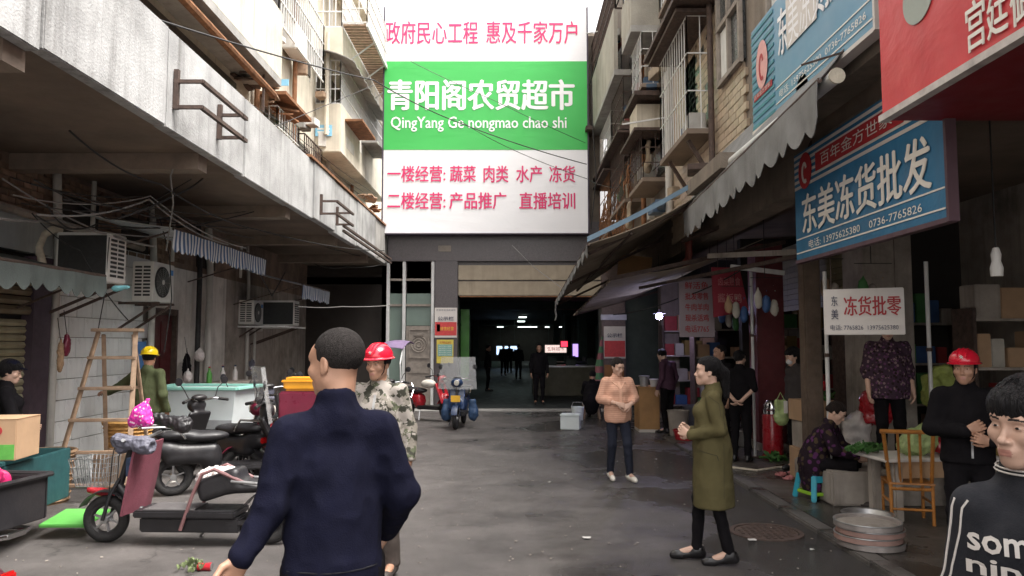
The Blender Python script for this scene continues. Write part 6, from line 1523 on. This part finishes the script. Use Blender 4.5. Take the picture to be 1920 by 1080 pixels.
part('hood_arch', MB().tube([(.35, -.22, .9), (.42, -.22, 1.35), (.2, -.2, 1.68), (-.3, -.18, 1.75)], .014, 6).tube([(.35, .22, .9), (.42, .22, 1.35), (.2, .2, 1.68), (-.3, .18, 1.75)], .014, 6), pale_metal, t)
part('rain_hood', MB().sheet([[(.30 - .7 * v, -.24 + .48 * u, 1.63 + .14 * math.sin(v * 2.4) + .03 * math.sin(u * pi)) for u in np.linspace(0, 1, 7)] for v in np.linspace(0, 1, 9)], (0, 0, .008)), M('lilac_cloth', (.16, .11, .2), .7), t)
scooter('blue scooter with tall clear windshield and yellow plate facing the camera', (at(862, 780, 15.9).x, 15.9, 0), R(-94), bluep, bikeblk, screen=True, plate=plate_y, group='two wheelers by the hall entrance')
t = scooter('red motorcycle with white tank bag parked by the glass panels', (at(800, 770, 17.2).x, 17.2, 0), R(-35), redp, bikeblk, r=.27, wb=1.3, group='two wheelers by the hall entrance', cat='motorcycle', name='motorcycle')
blob('tank_bag', [ell((.05, 0, .82), (.2, .13, .10), .04)], SHOEW, .02, t)
# blue side bags on blue scooter
for i, s in enumerate((-1, 1)):
    p = thing('leg_bag', ['blue side cover left of the yellow plate', 'blue side cover right of the yellow plate'][i], 'cover', at(862 + s * 24, 765, 15.6))
    blob('cover', [rbox((0, 0, -.02), (.16, .12, .42), .05, .03), ell((s * .03, 0, -.1), (.09, .1, .16), .06)], M('dusty_blue', (.025, .06, .13), .6) if 'dusty_blue' not in MATS else MATS['dusty_blue'], .02, p, wr=.02, seed=i)
# box on the maroon scooter
p = at(566, 790, 9.5)
t = thing('delivery_box', 'red box with a yellow crate and blue cloth on top on a scooter', 'box', (p.x, 9.5, .82))
part('box', MB().box(-.24, .24, -.2, .2, -.02, .33), maroon, t, bevel=.02); part('crate', MB().box(-.2, .22, -.17, .17, .335, .5), yel, t, bevel=.03); blob('cloth', [ell((.24, -.05, .36), (.14, .1, .06), .04)], M('blue_cloth', (.05, .09, .3), .7), .015, t, wr=.03, wf=(18, 18, 18))
part('crate_rim', MB().box(-.215, .235, -.185, .185, .44, .47), yel, t, bevel=.008)
# white tub tricycle
p = at(383, 800, 10.9)
t = thing('tub_tricycle', 'cargo tricycle carrying a big white tub with pale teal rim', 'tricycle', (p.x, 10.9, 0), R(-4), None)
part('bed', MB().box(-.62, .62, -.4, .4, .46, .54), bikeblk, t, bevel=.01)
g = MB(); g.add([(x * sx, y * sy, z) for z, sx, sy in ((.55, .56, .36), (1.10, .64, .42)) for x, y in ((-1, -1), (1, -1), (1, 1), (-1, 1))], [(0, 3, 2, 1), (0, 1, 5, 4), (1, 2, 6, 5), (2, 3, 7, 6), (3, 0, 4, 7)])
g.add([(x * .59, y * .37, 1.10) for x, y in ((-1, -1), (1, -1), (1, 1), (-1, 1))] + [(x * .52, y * .32, .60) for x, y in ((-1, -1), (1, -1), (1, 1), (-1, 1))], [(4, 5, 6, 7), (4, 0, 1, 5), (5, 1, 2, 6), (6, 2, 3, 7), (7, 3, 0, 4)]); part('tub', g, tubw, t)
g = MB(); 
for a_, b_ in (((-.66, -.43), (.66, -.43)), ((.66, -.43), (.66, .43)), ((.66, .43), (-.66, .43)), ((-.66, .43), (-.66, -.43))): g.bar((*a_, 1.115), (*b_, 1.115), .06, .045)
part('tub_rim', g, tealrim, t, bevel=.008)
part('grey_band', MB().box(-.585, .585, -.412, -.392, .56, .68), M('grey_band', (.3, .31, .32), .6), t)
wheel(t, -.3, .24, -.44, .07); wheel(t, -.3, .24, .44, .07)
part('mudflap', MB().cbox((-.28, -.53, .33), (.13, .02, .16)), M('lime_flap', (.6, .75, .02), .5), t, bevel=.01)
part('frame', MB().bar((.6, 0, .5), (1.25, 0, .4), .06).bar((1.2, 0, .3), (1.05, 0, 1.0), .04), bikeblk, t)
wheel(t, 1.25, .24, 0, .07)
part('handlebar', MB().tube([(.95, -.3, 1.02), (1.05, 0, 1.0), (.95, .3, 1.02)], .015, 8), chrome, t)
# green tricycle bed, bottom left, with carton
t = thing('cargo_tricycle', 'dark teal cargo tricycle bed at the lower left edge', 'tricycle', (-4.78, 6.55, -.0), R(6))
part('bed_floor', MB().box(-.95, .62, -.55, .55, .30, .34), tealp, t)
sp_ = part('side_panel', MB().box(-.95, .62, -.58, -.545, .30, .76), tealp, t, bevel=.008)
for i in range(6): part('pressed_rib', MB().box(-.92 + i * .262, -.72 + i * .262, -.592, -.5805, .38, .68), tealp, sp_, bevel=.008)
part('top_rail', MB().box(-.97, .66, -.60, -.53, .761, .80), tealp, t, bevel=.008)
part('side_panel', MB().box(-.95, .62, .545, .58, .30, .76), tealp, t, bevel=.008); part('end_panel', MB().box(.621, .65, -.58, .58, .30, .76), tealp, t, bevel=.008)
for z, x in ((.6, .2), (.6, .32)): part('plate_digit', MB().cbox((x, -.596, z - .03), (.07, .006, .12)), sign_w2, t)
wheel(t, -.05, .27, -.50, .10); wheel(t, -.05, .27, .5, .1)
part('tail_light', MB().cbox((.55, -.60, .42), (.1, .03, .08)), lens_r, t, bevel=.01)
part('chassis', MB().bar((-.95, 0, .26), (.62, 0, .26), .08), bikeblk, t)
c = thing('carton', 'brown carton printed with green leaves and red badge on the teal tricycle', 'box', (-4.30, 6.28, .80), R(8))
part('body', MB().box(-.42, .26, -.2, .2, 0, .33), card, c, bevel=.006)
g = MB(); 
for i in range(11): x = -.4 + i * .06; g.lathe([(0, 0), (1, 0)], (0, 0, 0), 8, 'y'); 
g = MB().box(-.41, .25, -.2035, -.201, .01, .13)
part('green_band', g, card_g, c)
for i in range(10): part('printed_leaf', MB().cbox((-.36 + i * .05, -.202, .15 + .03 * math.sin(i * 2.1)), (.04, .003, .09), Matrix.Rotation(.5 * math.sin(i * 3), 3, 'Y')), card_g, c)
part('red_badge', MB().lathe([(0, 0), (.035, 0), (.035, .003), (0, .003)], (.12, -.204, .24), 18, 'y'), txt_r, c)
part('flap', MB().box(-.42, .26, -.2, -.003, .331, .336).box(-.42, .26, .003, .2, .331, .336), card, c)
solo('green_board', 'bright green board lying low behind the cargo e-bike wheel', 'board', MB().cbox((-4.0, 6.98, .15), (.42, .42, .03), Matrix.Rotation(.12, 3, 'X')), limep, bevel=.006)
# black box scooter, bottom left corner
t = scooter('black scooter with open top box at the lower left corner', (-3.52, 4.05, -.03), R(172), maroon, bikeblk, rack=True, group='scooters parked along the left wall', res=.014)
for n_, b_ in (('box_wall', (-.96, -.52, -.24, -.22)), ('box_wall', (-.96, -.52, .22, .24)), ('box_wall', (-.96, -.94, -.22, .22)), ('box_wall', (-.54, -.52, -.22, .22))): part(n_, MB().box(*b_, .83, 1.06), bikeblk, t, bevel=.006)
part('box_floor', MB().box(-.94, -.54, -.22, .22, .83, .85), bikeblk, t); part('box_rim', MB().tube([(-.97, -.25, 1.065), (-.51, -.25, 1.065), (-.51, .25, 1.065), (-.97, .25, 1.065), (-.97, -.25, 1.065)], .014, 6), bikeblk, t)
rr = thing('red_bag', 'shiny crimson bag inside the black top box', 'bag', (-3.52 - .70 * cos(R(172)), 4.05 - .70 * sin(R(172)), .93))
blob('bag', [rbox((0, 0, .06), (.30, .26, .16), .05, .03), ell((.05, 0, .14), (.1, .1, .04), .04)], M('crimson_shiny', (.40, .02, .10), .25, .1, 6, .05, coat=.4), .01, rr, wr=.02, wf=(14, 14, 14))

# ================================================================ left wall objects
LD = thing('wooden_ladder', 'tall wooden A frame ladder standing against the white tiles', 'ladder', (-4.62, 8.75, 0), R(4))
top = 1.88
for s in (-1, 1):
    part('front_stile', MB().bar((s * .21, 0, top), (s * .42 - .06, -.42, 0), .055, .035), wood, LD, bevel=.006)
    part('rear_stile', MB().bar((s * .17, .04, top - .03), (s * .27, .50, 0), .045, .03), wood, LD, bevel=.006)
part('top_board', MB().box(-.27, .27, -.07, .10, top, top + .04), wood, LD, bevel=.006)
for i in range(5):
    u = .16 + i * .185; w_ = .21 + (.42 - .21) * u; y = -.42 * u; part('rung', MB().cbox((-.06 * u, y - .03, top * (1 - u)), (2 * w_ + .04, .06, .035)), wood, LD, bevel=.005)
for i in range(2): u = .35 + i * .4; part('rear_rung', MB().bar((-.2, .04 + .46 * u, top * (1 - u)), (.2, .04 + .46 * u, top * (1 - u)), .035), wood, LD)
def basket(label, c, r, h, m=wick, r2=None):
    r2 = r2 or r * .8; t = thing('wicker_basket', label, 'basket', c)
    n = 24
    part('weave', MB().lathe([(r2, 0), ((r + r2) / 2, h * .5), (r, h), (r - .02, h), (r2 - .02, .03), (0, .03)], (0, 0, 0), n), m, t)
    g = MB()
    for i in range(8): z = h * (i + .5) / 8; rr_ = r2 + (r - r2) * z / h; g.torus((0, 0, z), rr_ + .004, .012, 'z', n, 5)
    part('hoop', g, m, t); part('rim', MB().torus((0, 0, h), r, .022, 'z', n, 6), m, t)
basket('large wicker basket at the foot of the wooden ladder', (-5.15, 8.35, 0), .30, .55)
basket('orange wicker basket behind the ladder rungs', (-4.75, 9.35, .42), .28, .36, M('orange_wicker', (.5, .27, .08), .7, .3, 25, .4, 80))
solo('brown_crate', 'brown wooden crate under the orange wicker basket', 'crate', MB().box(-5.05, -4.45, 9.1, 9.6, 0, .415), wood, bevel=.015)
for i, (px, py, D, lb, m, sz) in enumerate(((125, 650, 8.6, 'maroon cloth purse hanging on the white tiles', maroon, (.03, .05, .12)), (113, 672, 8.5, 'pale string of dried goods hanging on the white tiles', wick, (.03, .04, .16)),
        (374, 667, 12.9, 'white plastic bag hanging on the drain pipe', plasticbag, (.08, .08, .10)), (350, 690, 12.6, 'dark hanging apron beside the dark red door', BLACKC if 'black_cloth' in MATS else bikeblk, (.06, .10, .22)), (352, 708, 12.4, 'white cloth hanging below the dark apron', plasticbag, (.07, .09, .10)), (472, 682, 15.2, 'small grey box clipped on a pipe', muffm, (.06, .06, .08)))):
    p = at(px, py, D); p.x = max(p.x, -5.52)
    t = thing('hanging_bag', lb, 'hanging item', p)
    blob('bag', [ell((0, 0, 0), sz, .03), cap((0, 0, sz[2] * .6), (0, 0, sz[2] * 1.5), .02, .006, .04)], m, .012, t, wr=.02, wf=(20, 20, 12), seed=i)
    part('string', MB().bar((0, 0, sz[2]), (-.05, 0, sz[2] + .3), .006), cable_m, t)
t = thing('power_board', 'blue notice board beside the dark red door', 'board', (-5.56, 11.2, 1.35)); part('board', MB().box(-.02, .01, -.16, .16, 0, .42), M('blue_board', (.08, .22, .5), .5), t); part('frame', MB().box(-.02, .016, -.18, -.161, -.02, .44).box(-.02, .016, .161, .18, -.02, .44), steel, t)
t = thing('meter_box', 'grey meter box on the grimy wall under the far shelf', 'meter box', (-5.50, 16.0, 2.0)); part('case', MB().box(-.09, .09, -.25, .25, 0, .6), pipe_w, t, bevel=.01); part('conduit', MB().cyl((0, 0, 0), (0, 0, -1.8), .03, 8), pipe_w, t)
solo('shelf_board', 'pale shelf under the two far air conditioners', 'shelf', MB().box(-5.58, -4.62, 15.2, 16.7, at(522, 611, 16.2).z - .055, at(522, 611, 16.2).z - .02), pale_metal)
solo('sink_counter', 'low grey sink counter with green cloth by the plaster wall', 'counter', MB().box(-5.5, -4.9, 13.0, 14.4, 0, 1.0).box(-5.5, -4.85, 12.95, 14.45, 1.0, 1.05), grimy, bevel=.01)
for i in range(4):
    p = (-5.3 + .12 * (i % 2), 13.15 + i * .3, 1.052); t = thing('bottle', ['green bottle at the near end of the sink counter', 'white bottle on the sink counter', 'second green bottle on the sink counter', 'last white bottle on the sink counter'][i], 'bottle', p, group='bottles on the sink counter')
    part('body', MB().lathe([(0, 0), (.045, 0), (.045, .16), (.018, .22), (.018, .26), (0, .26)], (0, 0, 0), 14), [MATS['bright_green_board'], plasticbag][i % 2], t); part('cap', MB().cyl((0, 0, .26), (0, 0, .285), .02, 10), [redp, bluep][i % 2], t)

# ================================================================ right side objects
sx = gp(1546, 945, SW)
ST = thing('plastic_stool', 'small teal and lime plastic stool under the crouching woman', 'stool', (ps.x - .08, ps.y + .0, SW), R(15))
part('seat', MB().box(-.15, .15, -.15, .15, .27, .30), cyanp, ST, bevel=.02)
for a in (-1, 1):
    for b in (-1, 1): part('leg', MB().bar((a * .125, b * .125, .27), (a * .165, b * .165, 0), .055), cyanp, ST, bevel=.01)
for a in (-1, 1):
    part('lime_brace', MB().box(-.14, .14, a * .15 - .012, a * .15 + .012, .06, .095), limeplast, ST, bevel=.006); part('lime_brace', MB().box(a * .15 - .012, a * .15 + .012, -.13, .13, .06, .095), limeplast, ST, bevel=.006)
    part('skirt', MB().box(-.13, .13, a * .148 - .01, a * .148 + .01, .2, .27), cyanp, ST)
# bamboo chair
pc = gp(1722, 985, SW)
CH = thing('bamboo_chair', 'small varnished orange bamboo chair beside the vegetable table', 'chair', (pc.x, pc.y + .18, SW), R(-14))
def cb(n_, p, q, r=.016): part(n_, MB().cyl(p, q, r, 8), bamboo, CH)
for s in (-1, 1):
    cb('front_leg', (s * .18, -.17, 0), (s * .18, -.17, .37)); cb('rear_leg', (s * .18, .17, 0), (s * .18, .17, .37)); cb('back_post', (s * .18, -.14, .36), (s * .21 - .06, -.26 - .10, .88), .018); cb('side_rail', (s * .18, -.17, .20), (s * .18, .17, .20), .013)
cb('front_rail', (-.18, -.17, .33), (.18, -.17, .33)); cb('rear_rail', (-.18, .17, .33), (.18, .17, .33)); cb('stretcher', (-.18, -.17, .14), (.18, -.17, .14), .013)
cb('top_rail', (-.30, -.365, .885), (.19, -.365, .885), .02)
for i in range(3): x = -.09 + i * .09; cb('back_spindle', (x, -.15, .38), (x * 1.05 - .055, -.355, .88), .012)
for i in range(7): y = -.17 + i * .055; part('seat_slat', MB().box(-.2, .2, y - .023, y + .023, .37, .388), bamboo, CH, bevel=.005)
# basin and sieves
cx, cy = 3.02, 6.45
SV = []
for i in range(4):
    t = thing('round_sieve', ['bottom round sieve of the stack on the kerb', 'second round sieve from the bottom of the stack', 'third round sieve from the bottom of the stack', 'top round sieve of the stack on the kerb'][i], 'sieve', (cx + .01 * (-1) ** i, cy, SW + .006 + i * .052), group='round sieves stacked on the kerb')
    part('rim', MB().lathe([(.262, 0), (.268, .002), (.268, .046), (.262, .048), (.254, .046), (.254, 0)], (0, 0, 0), 40), [steel, M('pinkish_wood_band', (.32, .2, .17), .6, .2, 8, .1)][1] if i in (1, 2) and 'pinkish_wood_band' not in MATS else (MATS['pinkish_wood_band'] if 'pinkish_wood_band' in MATS and i in (1, 2) else M('dull_sieve_steel', (.4, .36, .34), .4, .2, 8, .1, metal=.5) if 'dull_sieve_steel' not in MATS else MATS['dull_sieve_steel']), t)
    part('mesh_sheet', MB().lathe([(.255, .02), (0, .018)], (0, 0, 0), 40), grimy, t); part('bead', MB().torus((0, 0, .046), .266, .006, 'z', 40, 6), steel, t)
t = thing('steel_basin', 'shiny steel basin behind the stack of round sieves', 'basin', (cx + .30, cy + .66, SW))
part('bowl', MB().lathe([(0, .005), (.13, .0), (.2, .12), (.23, .125), (.232, .118), (.205, .112), (.135, .01), (0, .012)], (0, 0, 0), 36), steel, t); part('water', MB().lathe([(0, .07), (.165, .07)], (0, 0, 0), 30), glass_d, t)
# table with white board, vegetables
tx, ty = 4.1, 7.45
t = thing('vegetable_table', 'low table with a white top between the woman and the chair', 'table', (tx, ty, SW), R(6))
part('tabletop', MB().box(-.62, .62, -.26, .3, .58, .61), sign_w2, t, bevel=.01)
for a in (-1, 1):
    for b in (-1, 1): part('leg', MB().box(a * .46 - .05, a * .46 + .05, b * .17 - .05, b * .17 + .06, 0, .58), grimy, t, bevel=.02)
part('apron', MB().box(-.5, .5, -.2, -.17, .42, .579), card, t)
leafm = M('cabbage_leaf', (.30, .38, .16), .5, .25, 14, .2, 30); greenm = M('dark_green_veg', (.05, .14, .03), .6, .35, 16, .3, 40)
def heap(label, c, r, n, m, cat='vegetables', leaf=.09, kind=None):
    t = thing('vegetable_heap', label, cat, c)
    for i in range(n):
        a = random.uniform(0, 2 * pi); q = r * math.sqrt(random.random()); z = .04 + (1 - q / r) * r * .6 * random.random()
        rt = Matrix.Rotation(random.uniform(0, 6.28), 3, 'Z') @ Matrix.Rotation(random.uniform(-.8, .8), 3, 'X')
        rows = [[tuple(Vector((q * cos(a), q * sin(a), z)) + rt @ Vector(((u - .5) * leaf * math.sin(pi * min(v + .15, 1)), (v - .5) * leaf * 1.8, .02 * math.sin(u * 6 + v * 4)))) for u in (0, .33, .66, 1)] for v in (0, .25, .5, .75, 1)]
        part('leaf', MB().sheet(rows, (0, 0, .003)), m, t)
    return t
cbg = thing('cabbage_bag', 'clear bag of pale green cabbages on the white table top', 'bag', (3.99, 7.42, SW + .62))
blob('bag', [ell((0, 0, .12), (.17, .14, .13), .04), ell((-.1, 0, .07), (.1, .1, .08), .04), ell((.08, .02, .20), (.09, .08, .09), .04)], leafm, .012, cbg, wr=.03, wf=(16, 16, 16), seed=4)
t = thing('red_plastic_bag', 'bright red plastic bag on the table behind the bamboo chair', 'bag', (4.32, 7.5, SW + .62)); blob('bag', [ell((0, 0, .07), (.16, .12, .08), .04), ell((.08, 0, .11), (.08, .08, .06), .04)], redp, .012, t, wr=.03, wf=(18, 18, 18))
heap('dark green vegetables heaped at the far end of the table', (3.52, 7.55, SW + .61), .15, 26, greenm, leaf=.07)
heap('green vegetables beside the red gas bottle', (at(1450, 832, 11).x, 11.0, SW), .16, 22, greenm)
heap('small pile of leaves dropped in the left foreground', gp(360, 1072), .10, 18, M('wilted_leaf', (.16, .20, .09), .7, .3, 20, .2), 'leaves', .028)
t = thing('crushed_can', 'crushed red can among leaves in the left foreground', 'can', gp(384, 1070)); part('can', MB().lathe([(0, -.05), (.03, -.05), (.026, 0), (.032, .05), (0, .05)], (0, 0, .03), 14, 'x'), redp, t); part('lid', MB().lathe([(.028, .05), (.03, .056), (0, .054)], (0, 0, .03), 14, 'x'), steel, t)
# red gas bottle
pg2 = at(1446, 700, 11.3)
t = thing('gas_bottle', 'tall red cylinder with shiny metal top before the red pillar', 'gas bottle', (pg2.x, 11.3, SW))
part('cylinder', MB().lathe([(0, 0), (.14, 0), (.15, .03), (.15, .62), (.12, .66), (0, .67)], (0, 0, 0), 28), redp, t)
part('collar', MB().lathe([(.13, .64), (.13, .70), (.14, .71), (.12, .72), (.12, .78), (.07, .85), (0, .86)], (0, 0, 0), 28), chrome, t); part('base_ring', MB().torus((0, 0, .02), .15, .015, 'z', 28, 6), redp, t)
t = thing('cloth_bag', 'pale green shopping bag carried by the masked person', 'bag', at(1464, 770, 9.95)); blob('bag', [rbox((0, 0, 0), (.16, .07, .30), .03), ell((.0, 0, -.1), (.09, .05, .1), .03)], leafm, .012, t, wr=.02, wf=(12, 12, 8)); part('label_patch', MB().cbox((.05, -.045, .05), (.05, .01, .16)), sign_w2, t); part('handle', MB().tube([(-.05, 0, .14), (0, 0, .24), (.05, 0, .14)], .006, 5), leafm, t)
# cartons
for i, (dx, z, w_, h_, lb) in enumerate(((0, SW + .002, .5, .38, 'bottom carton of the stack behind the seated woman'), (.03, SW + .384, .46, .34, 'middle carton of the stack behind the seated woman'), (-.02, SW + .726, .42, .26, 'top carton of the stack behind the seated woman'))):
    t = thing('carton', lb, 'box', (at(1522, 700, 9.6).x + dx, 9.6, z), R(4 * i - 4), 'cartons stacked behind the seated woman'); part('body', MB().box(-w_ / 2, w_ / 2, -.2, .2, 0, h_), card if i != 1 else grimy, t, bevel=.006); part('tape', MB().box(-.03, .03, -.203, .203, h_ * .5, h_ + .003), wick, t)
heap('leafy greens and red peppers on the top carton', (at(1535, 700, 9.6).x, 9.6, SW + .99), .16, 24, greenm)
t = thing('pepper_bag', 'small red bag above the greens on the cartons', 'bag', (at(1540, 700, 9.5).x, 9.5, SW + 1.1)); blob('bag', [ell((0, 0, .05), (.10, .08, .05), .03), ell((.05, 0, .09), (.05, .05, .04), .03)], redp, .012, t)
# plywood counter
a = at(1198, 728, 14.8); b = at(1236, 728, 14.8)
t = thing('plywood_counter', 'orange plywood counter at the kerb near the hall entrance', 'counter', ((a.x + b.x) / 2, 14.8, 0)); w_ = b.x - a.x
part('front_panel', MB().box(-w_ / 2, w_ / 2, -.01, .01, .06, .86), ply, t); part('side_panel', MB().box(-w_ / 2, -w_ / 2 + .02, .011, .6, .06, .86), ply, t); part('side_panel', MB().box(w_ / 2 - .02, w_ / 2, .011, .6, .06, .86), ply, t); part('top', MB().box(-w_ / 2 - .03, w_ / 2 + .03, -.04, .64, .861, .89), ply, t); part('base', MB().box(-w_ / 2, w_ / 2, -.01, .6, 0, .059), sign_w2, t)
for i, (px, py, D, m, r_, h_, lb) in enumerate(((1208, 722, 14.9, steel, .10, .2, 'steel pot on the plywood counter'), (1226, 724, 14.8, plasticbag, .08, .14, 'white tub on the plywood counter'), (1285, 800, 13.4, redp, .22, .16, 'red basin on the arcade pavement behind the olive coat'), (1272, 800, 14.0, grimy, .2, .45, 'grey bin in the arcade beside the red basin'), (1300, 800, 14.5, muffm, .2, .5, 'dark bin farther in the arcade'), (1400, 820, 12.6, steel, .2, .25, 'steel tub behind the couple in black'))):
    p = at(px, py, D); z = .892 if i < 2 else SW
    t = thing('tub', lb, 'tub', (p.x, D, z), group=None); part('body', MB().lathe([(0, 0), (r_ * .8, 0), (r_, h_), (r_ - .015, h_), (r_ * .8 - .01, .02), (0, .02)], (0, 0, 0), 22), m, t); part('rim', MB().torus((0, 0, h_), r_, .012, 'z', 22, 6), m, t)
# white foam box, wooden stool for the dark figure
a = at(1052, 806, 15.3); b = at(1088, 806, 15.3)
t = thing('foam_box', 'white foam box standing alone on the street before the right pillar', 'box', ((a.x + b.x) / 2, 15.3, .01), R(-12)); part('body', MB().box(-.19, .19, -.14, .14, 0, .26), tubw, t, bevel=.012); part('lid', MB().box(-.2, .2, -.15, .15, .262, .31), tubw, t, bevel=.012)
t = thing('wooden_stool', 'pale wooden stool under the dark seated figure', 'stool', (at(1108, 640, 17.4).x, 17.45, 0)); part('seat', MB().box(-.2, .2, -.15, .15, .30, .335), wood, t, bevel=.006)
for s in (-1, 1):
    for q in (-1, 1): part('leg', MB().bar((s * .14, q * .1, .3), (s * .19, q * .14, 0), .04), wood, t)
t = thing('bucket', 'white bucket beside the dark seated figure', 'bucket', (at(1083, 750, 17.2).x, 17.2, 0)); part('pail', MB().lathe([(0, 0), (.12, 0), (.15, .3), (.14, .3), (.115, .02), (0, .02)], (0, 0, 0), 20), tubw, t); part('handle', MB().tube([(-.15, 0, .29), (-.1, 0, .4), (.1, 0, .4), (.15, 0, .29)], .006, 5), steel, t)
# folded parasol-like bundle by the pillar
t = thing('folded_parasol', 'folded pink and green parasol leaning at the right pillar', 'parasol', (at(1122, 700, 18.9).x, 18.9, 0)); part('canopy', MB().tube([(0, 0, .7), (.03, 0, 1.2), (.1, 0, 1.9)], .1, 8, True, [.12, .1, .02]), M('pink_green_canvas', (.35, .12, .14), .7, pattern='stripez', cols=[(.1, .25, .12)], pscale=3), t); part('pole', MB().bar((-.03, 0, 0), (.0, 0, .7), .03), steel, t)
# hose, meat scraps, litter
def gtube(name, label, cat, pts, r, m): solo(name, label, cat, MB().tube([gp(px, py, (SW if s else 0) + r) for px, py, s in pts], r, 7), m)
gtube('hose', 'pale hose lying along the wet pavement', 'hose', [(1330, 868, 1), (1370, 876, 1), (1420, 882, 1), (1462, 876, 1), (1500, 880, 1)], .016, foam)
for i, (px, py) in enumerate(((1462, 893), (1476, 900), (1486, 889))):
    t = thing('meat_scrap', ['pink meat scrap nearest the hose', 'largest pink meat scrap on the wet pavement', 'right pink meat scrap near the cartons'][i], 'meat scrap', gp(px, py, SW)); blob('scrap', [ell((0, 0, .02), (.06, .05, .02), .02), ell((.05, .02, .03), (.05, .03, .025), .02)], M('raw_pink', (.45, .17, .17), .4) if 'raw_pink' not in MATS else MATS['raw_pink'], .01, t, wr=.02, wf=(30, 30, 30), seed=i)
lit = MB(); lit_m = M('paper_litter', (.6, .58, .55), .7, .1, 9, .1)
for i, (px, py, lb) in enumerate(((1410, 1014, 'white scrap of paper beside the manhole'), (1230, 862, 'tiny white scrap right of the peach shirt woman'), (1030, 905, 'tiny white scrap in the middle of the street'), (325, 905, 'crumpled paper behind the cargo e-bike'), (1523, 1032, 'white scrap on the wet kerb'), (1060, 890, 'second tiny scrap in the middle of the street'), (1100, 1010, 'scrap of paper in the open foreground'))):
    p = gp(px, py); g = MB(); r_ = .02 + .02 * (i % 3 == 0)
    g.sheet([[(p.x + (u - .5) * r_ * (1.6 + .5 * math.sin(i * 3 + v * 4)), p.y + (v - .5) * r_ * (1.5 + .6 * math.sin(i + u * 5)), .010 + .004 * math.sin(u * 5 + v * 3 + i)) for u in (0, .3, .6, 1)] for v in (0, .3, .7, 1)], (0, 0, .002)); solo('paper_scrap', lb, 'litter', g, lit_m, group='paper scraps on the street')
g = MB()
for i in range(900):
    x = random.uniform(-5.4, 2.7); y = random.uniform(3.2, 19); s = random.choice([.006, .009, .014, .02]); a_ = random.uniform(0, 6)
    g.cbox((x, y, .012), (s, s * random.uniform(.4, 1), .006), Matrix.Rotation(a_, 3, 'Z'))
solo('street_grit', 'fine grit and specks scattered over the asphalt', 'grit', g, grimy, kind='stuff')
# vegetables and clutter on the street edge near arcade
for i, (px, D, m, lb) in enumerate(((1870, 8.6, card, 'dark carton deep in the right shop'), (1760, 8.8, M('green_yellow_bag', (.28, .33, .08), .6, .3, 12, .2), 'yellow green sack hanging beside the white post'), (1600, 9.4, plasticbag, 'pale sack on the ground behind the seated woman'), (1640, 9.3, redp, 'red carrier bag behind the floral blouse'))):
    p = at(px, 700, D); t = thing('sack', lb, 'sack', (p.x, D, [SW + .002, 1.0, SW + .36, .75][i])); blob('sack', [rbox((0, 0, .2), (.34, .25, .4), .08, .05), ell((.05, 0, .38), (.14, .1, .12), .05)], m, .02, t, wr=.04, wf=(10, 10, 8), seed=i)

# stock on shelves inside the dark shops
stock = [card, M('stock_red', (.30, .03, .03), .6), M('stock_blue', (.04, .10, .25), .6), M('stock_pale', (.45, .42, .36), .7), M('stock_green', (.06, .20, .06), .7), grimy, M('stock_yellow', (.22, .15, .04), .6)]
for q, (x0, x1, y, lb) in enumerate(((4.55, 6.2, 10.4, 'stock shelf behind the red capped man'), (4.5, 5.9, 13.9, 'stock shelf beside the white doors'), (3.4, 4.6, 17.0, 'stock shelf in the far shop by the hall'), (3.6, 4.6, 14.9, 'goods shelf behind the person in purple'), (5.2, 6.3, 8.6, 'stock shelf deep behind the bamboo chair'))):
    t = thing('stock_shelf', lb, 'shelf', ((x0 + x1) / 2, y, SW), 0, 'stock shelves inside the arcade shops'); w_ = x1 - x0
    for s in (-1, 1): part('side_post', MB().box(s * w_ / 2 - .02, s * w_ / 2 + .02, -.2, .2, 0, 2.1), iron, t)
    for z in (.3, .85, 1.4, 1.95):
        part('board', MB().box(-w_ / 2 + .021, w_ / 2 - .021, -.2, .2, z, z + .03), grimy, t)
        x = -w_ / 2 + .05
        while x < w_ / 2 - .2:
            bw_ = random.uniform(.12, .3); bh_ = random.uniform(.15, .42)
            if random.random() < .85: part('packet', MB().box(x, x + bw_, random.uniform(-.19, -.12), .15, z + .031, z + .031 + bh_), random.choice(stock), t, bevel=.008)
            x += bw_ + .02
for i, (x, y, z) in enumerate(((3.35, 11.2, 2.5), (3.5, 10.3, 2.55), (3.7, 12.8, 2.4), (3.3, 13.6, 2.3), (4.3, 8.9, 2.6), (3.9, 9.3, 2.7))):
    t = thing('hanging_goods', ['plastic bags hanging above the couple in black', 'bunch of bags hanging near the red tilted sign', 'string of packets hanging deep in the arcade', 'bundle hanging beside the lit bulb', 'bags hanging right of the white hanging sign', 'bundle hanging behind the white hanging sign'][i], 'hanging item', (x, y, z))
    for k_i in range(3): blob('bag', [ell((k_i * .12 - .1, .02 * k_i, -.2 - .06 * k_i), (.06, .05, .13), .03), cap((k_i * .12 - .1, 0, -.1), (k_i * .1 - .1, 0, .1), .012, .005, .03)], stock[(i + k_i) % 6 if (i + k_i) % 6 != 1 else 3], .02, t, wr=.02, seed=i * 3 + k_i)
    part('line', MB().bar((-.2, 0, .1), (.25, 0, .1), .008), cable_m, t)
    part('hook', MB().bar((0, 0, .1), (0, 0, 1.1), .008), cable_m, t)
bpy.context.view_layer.update()
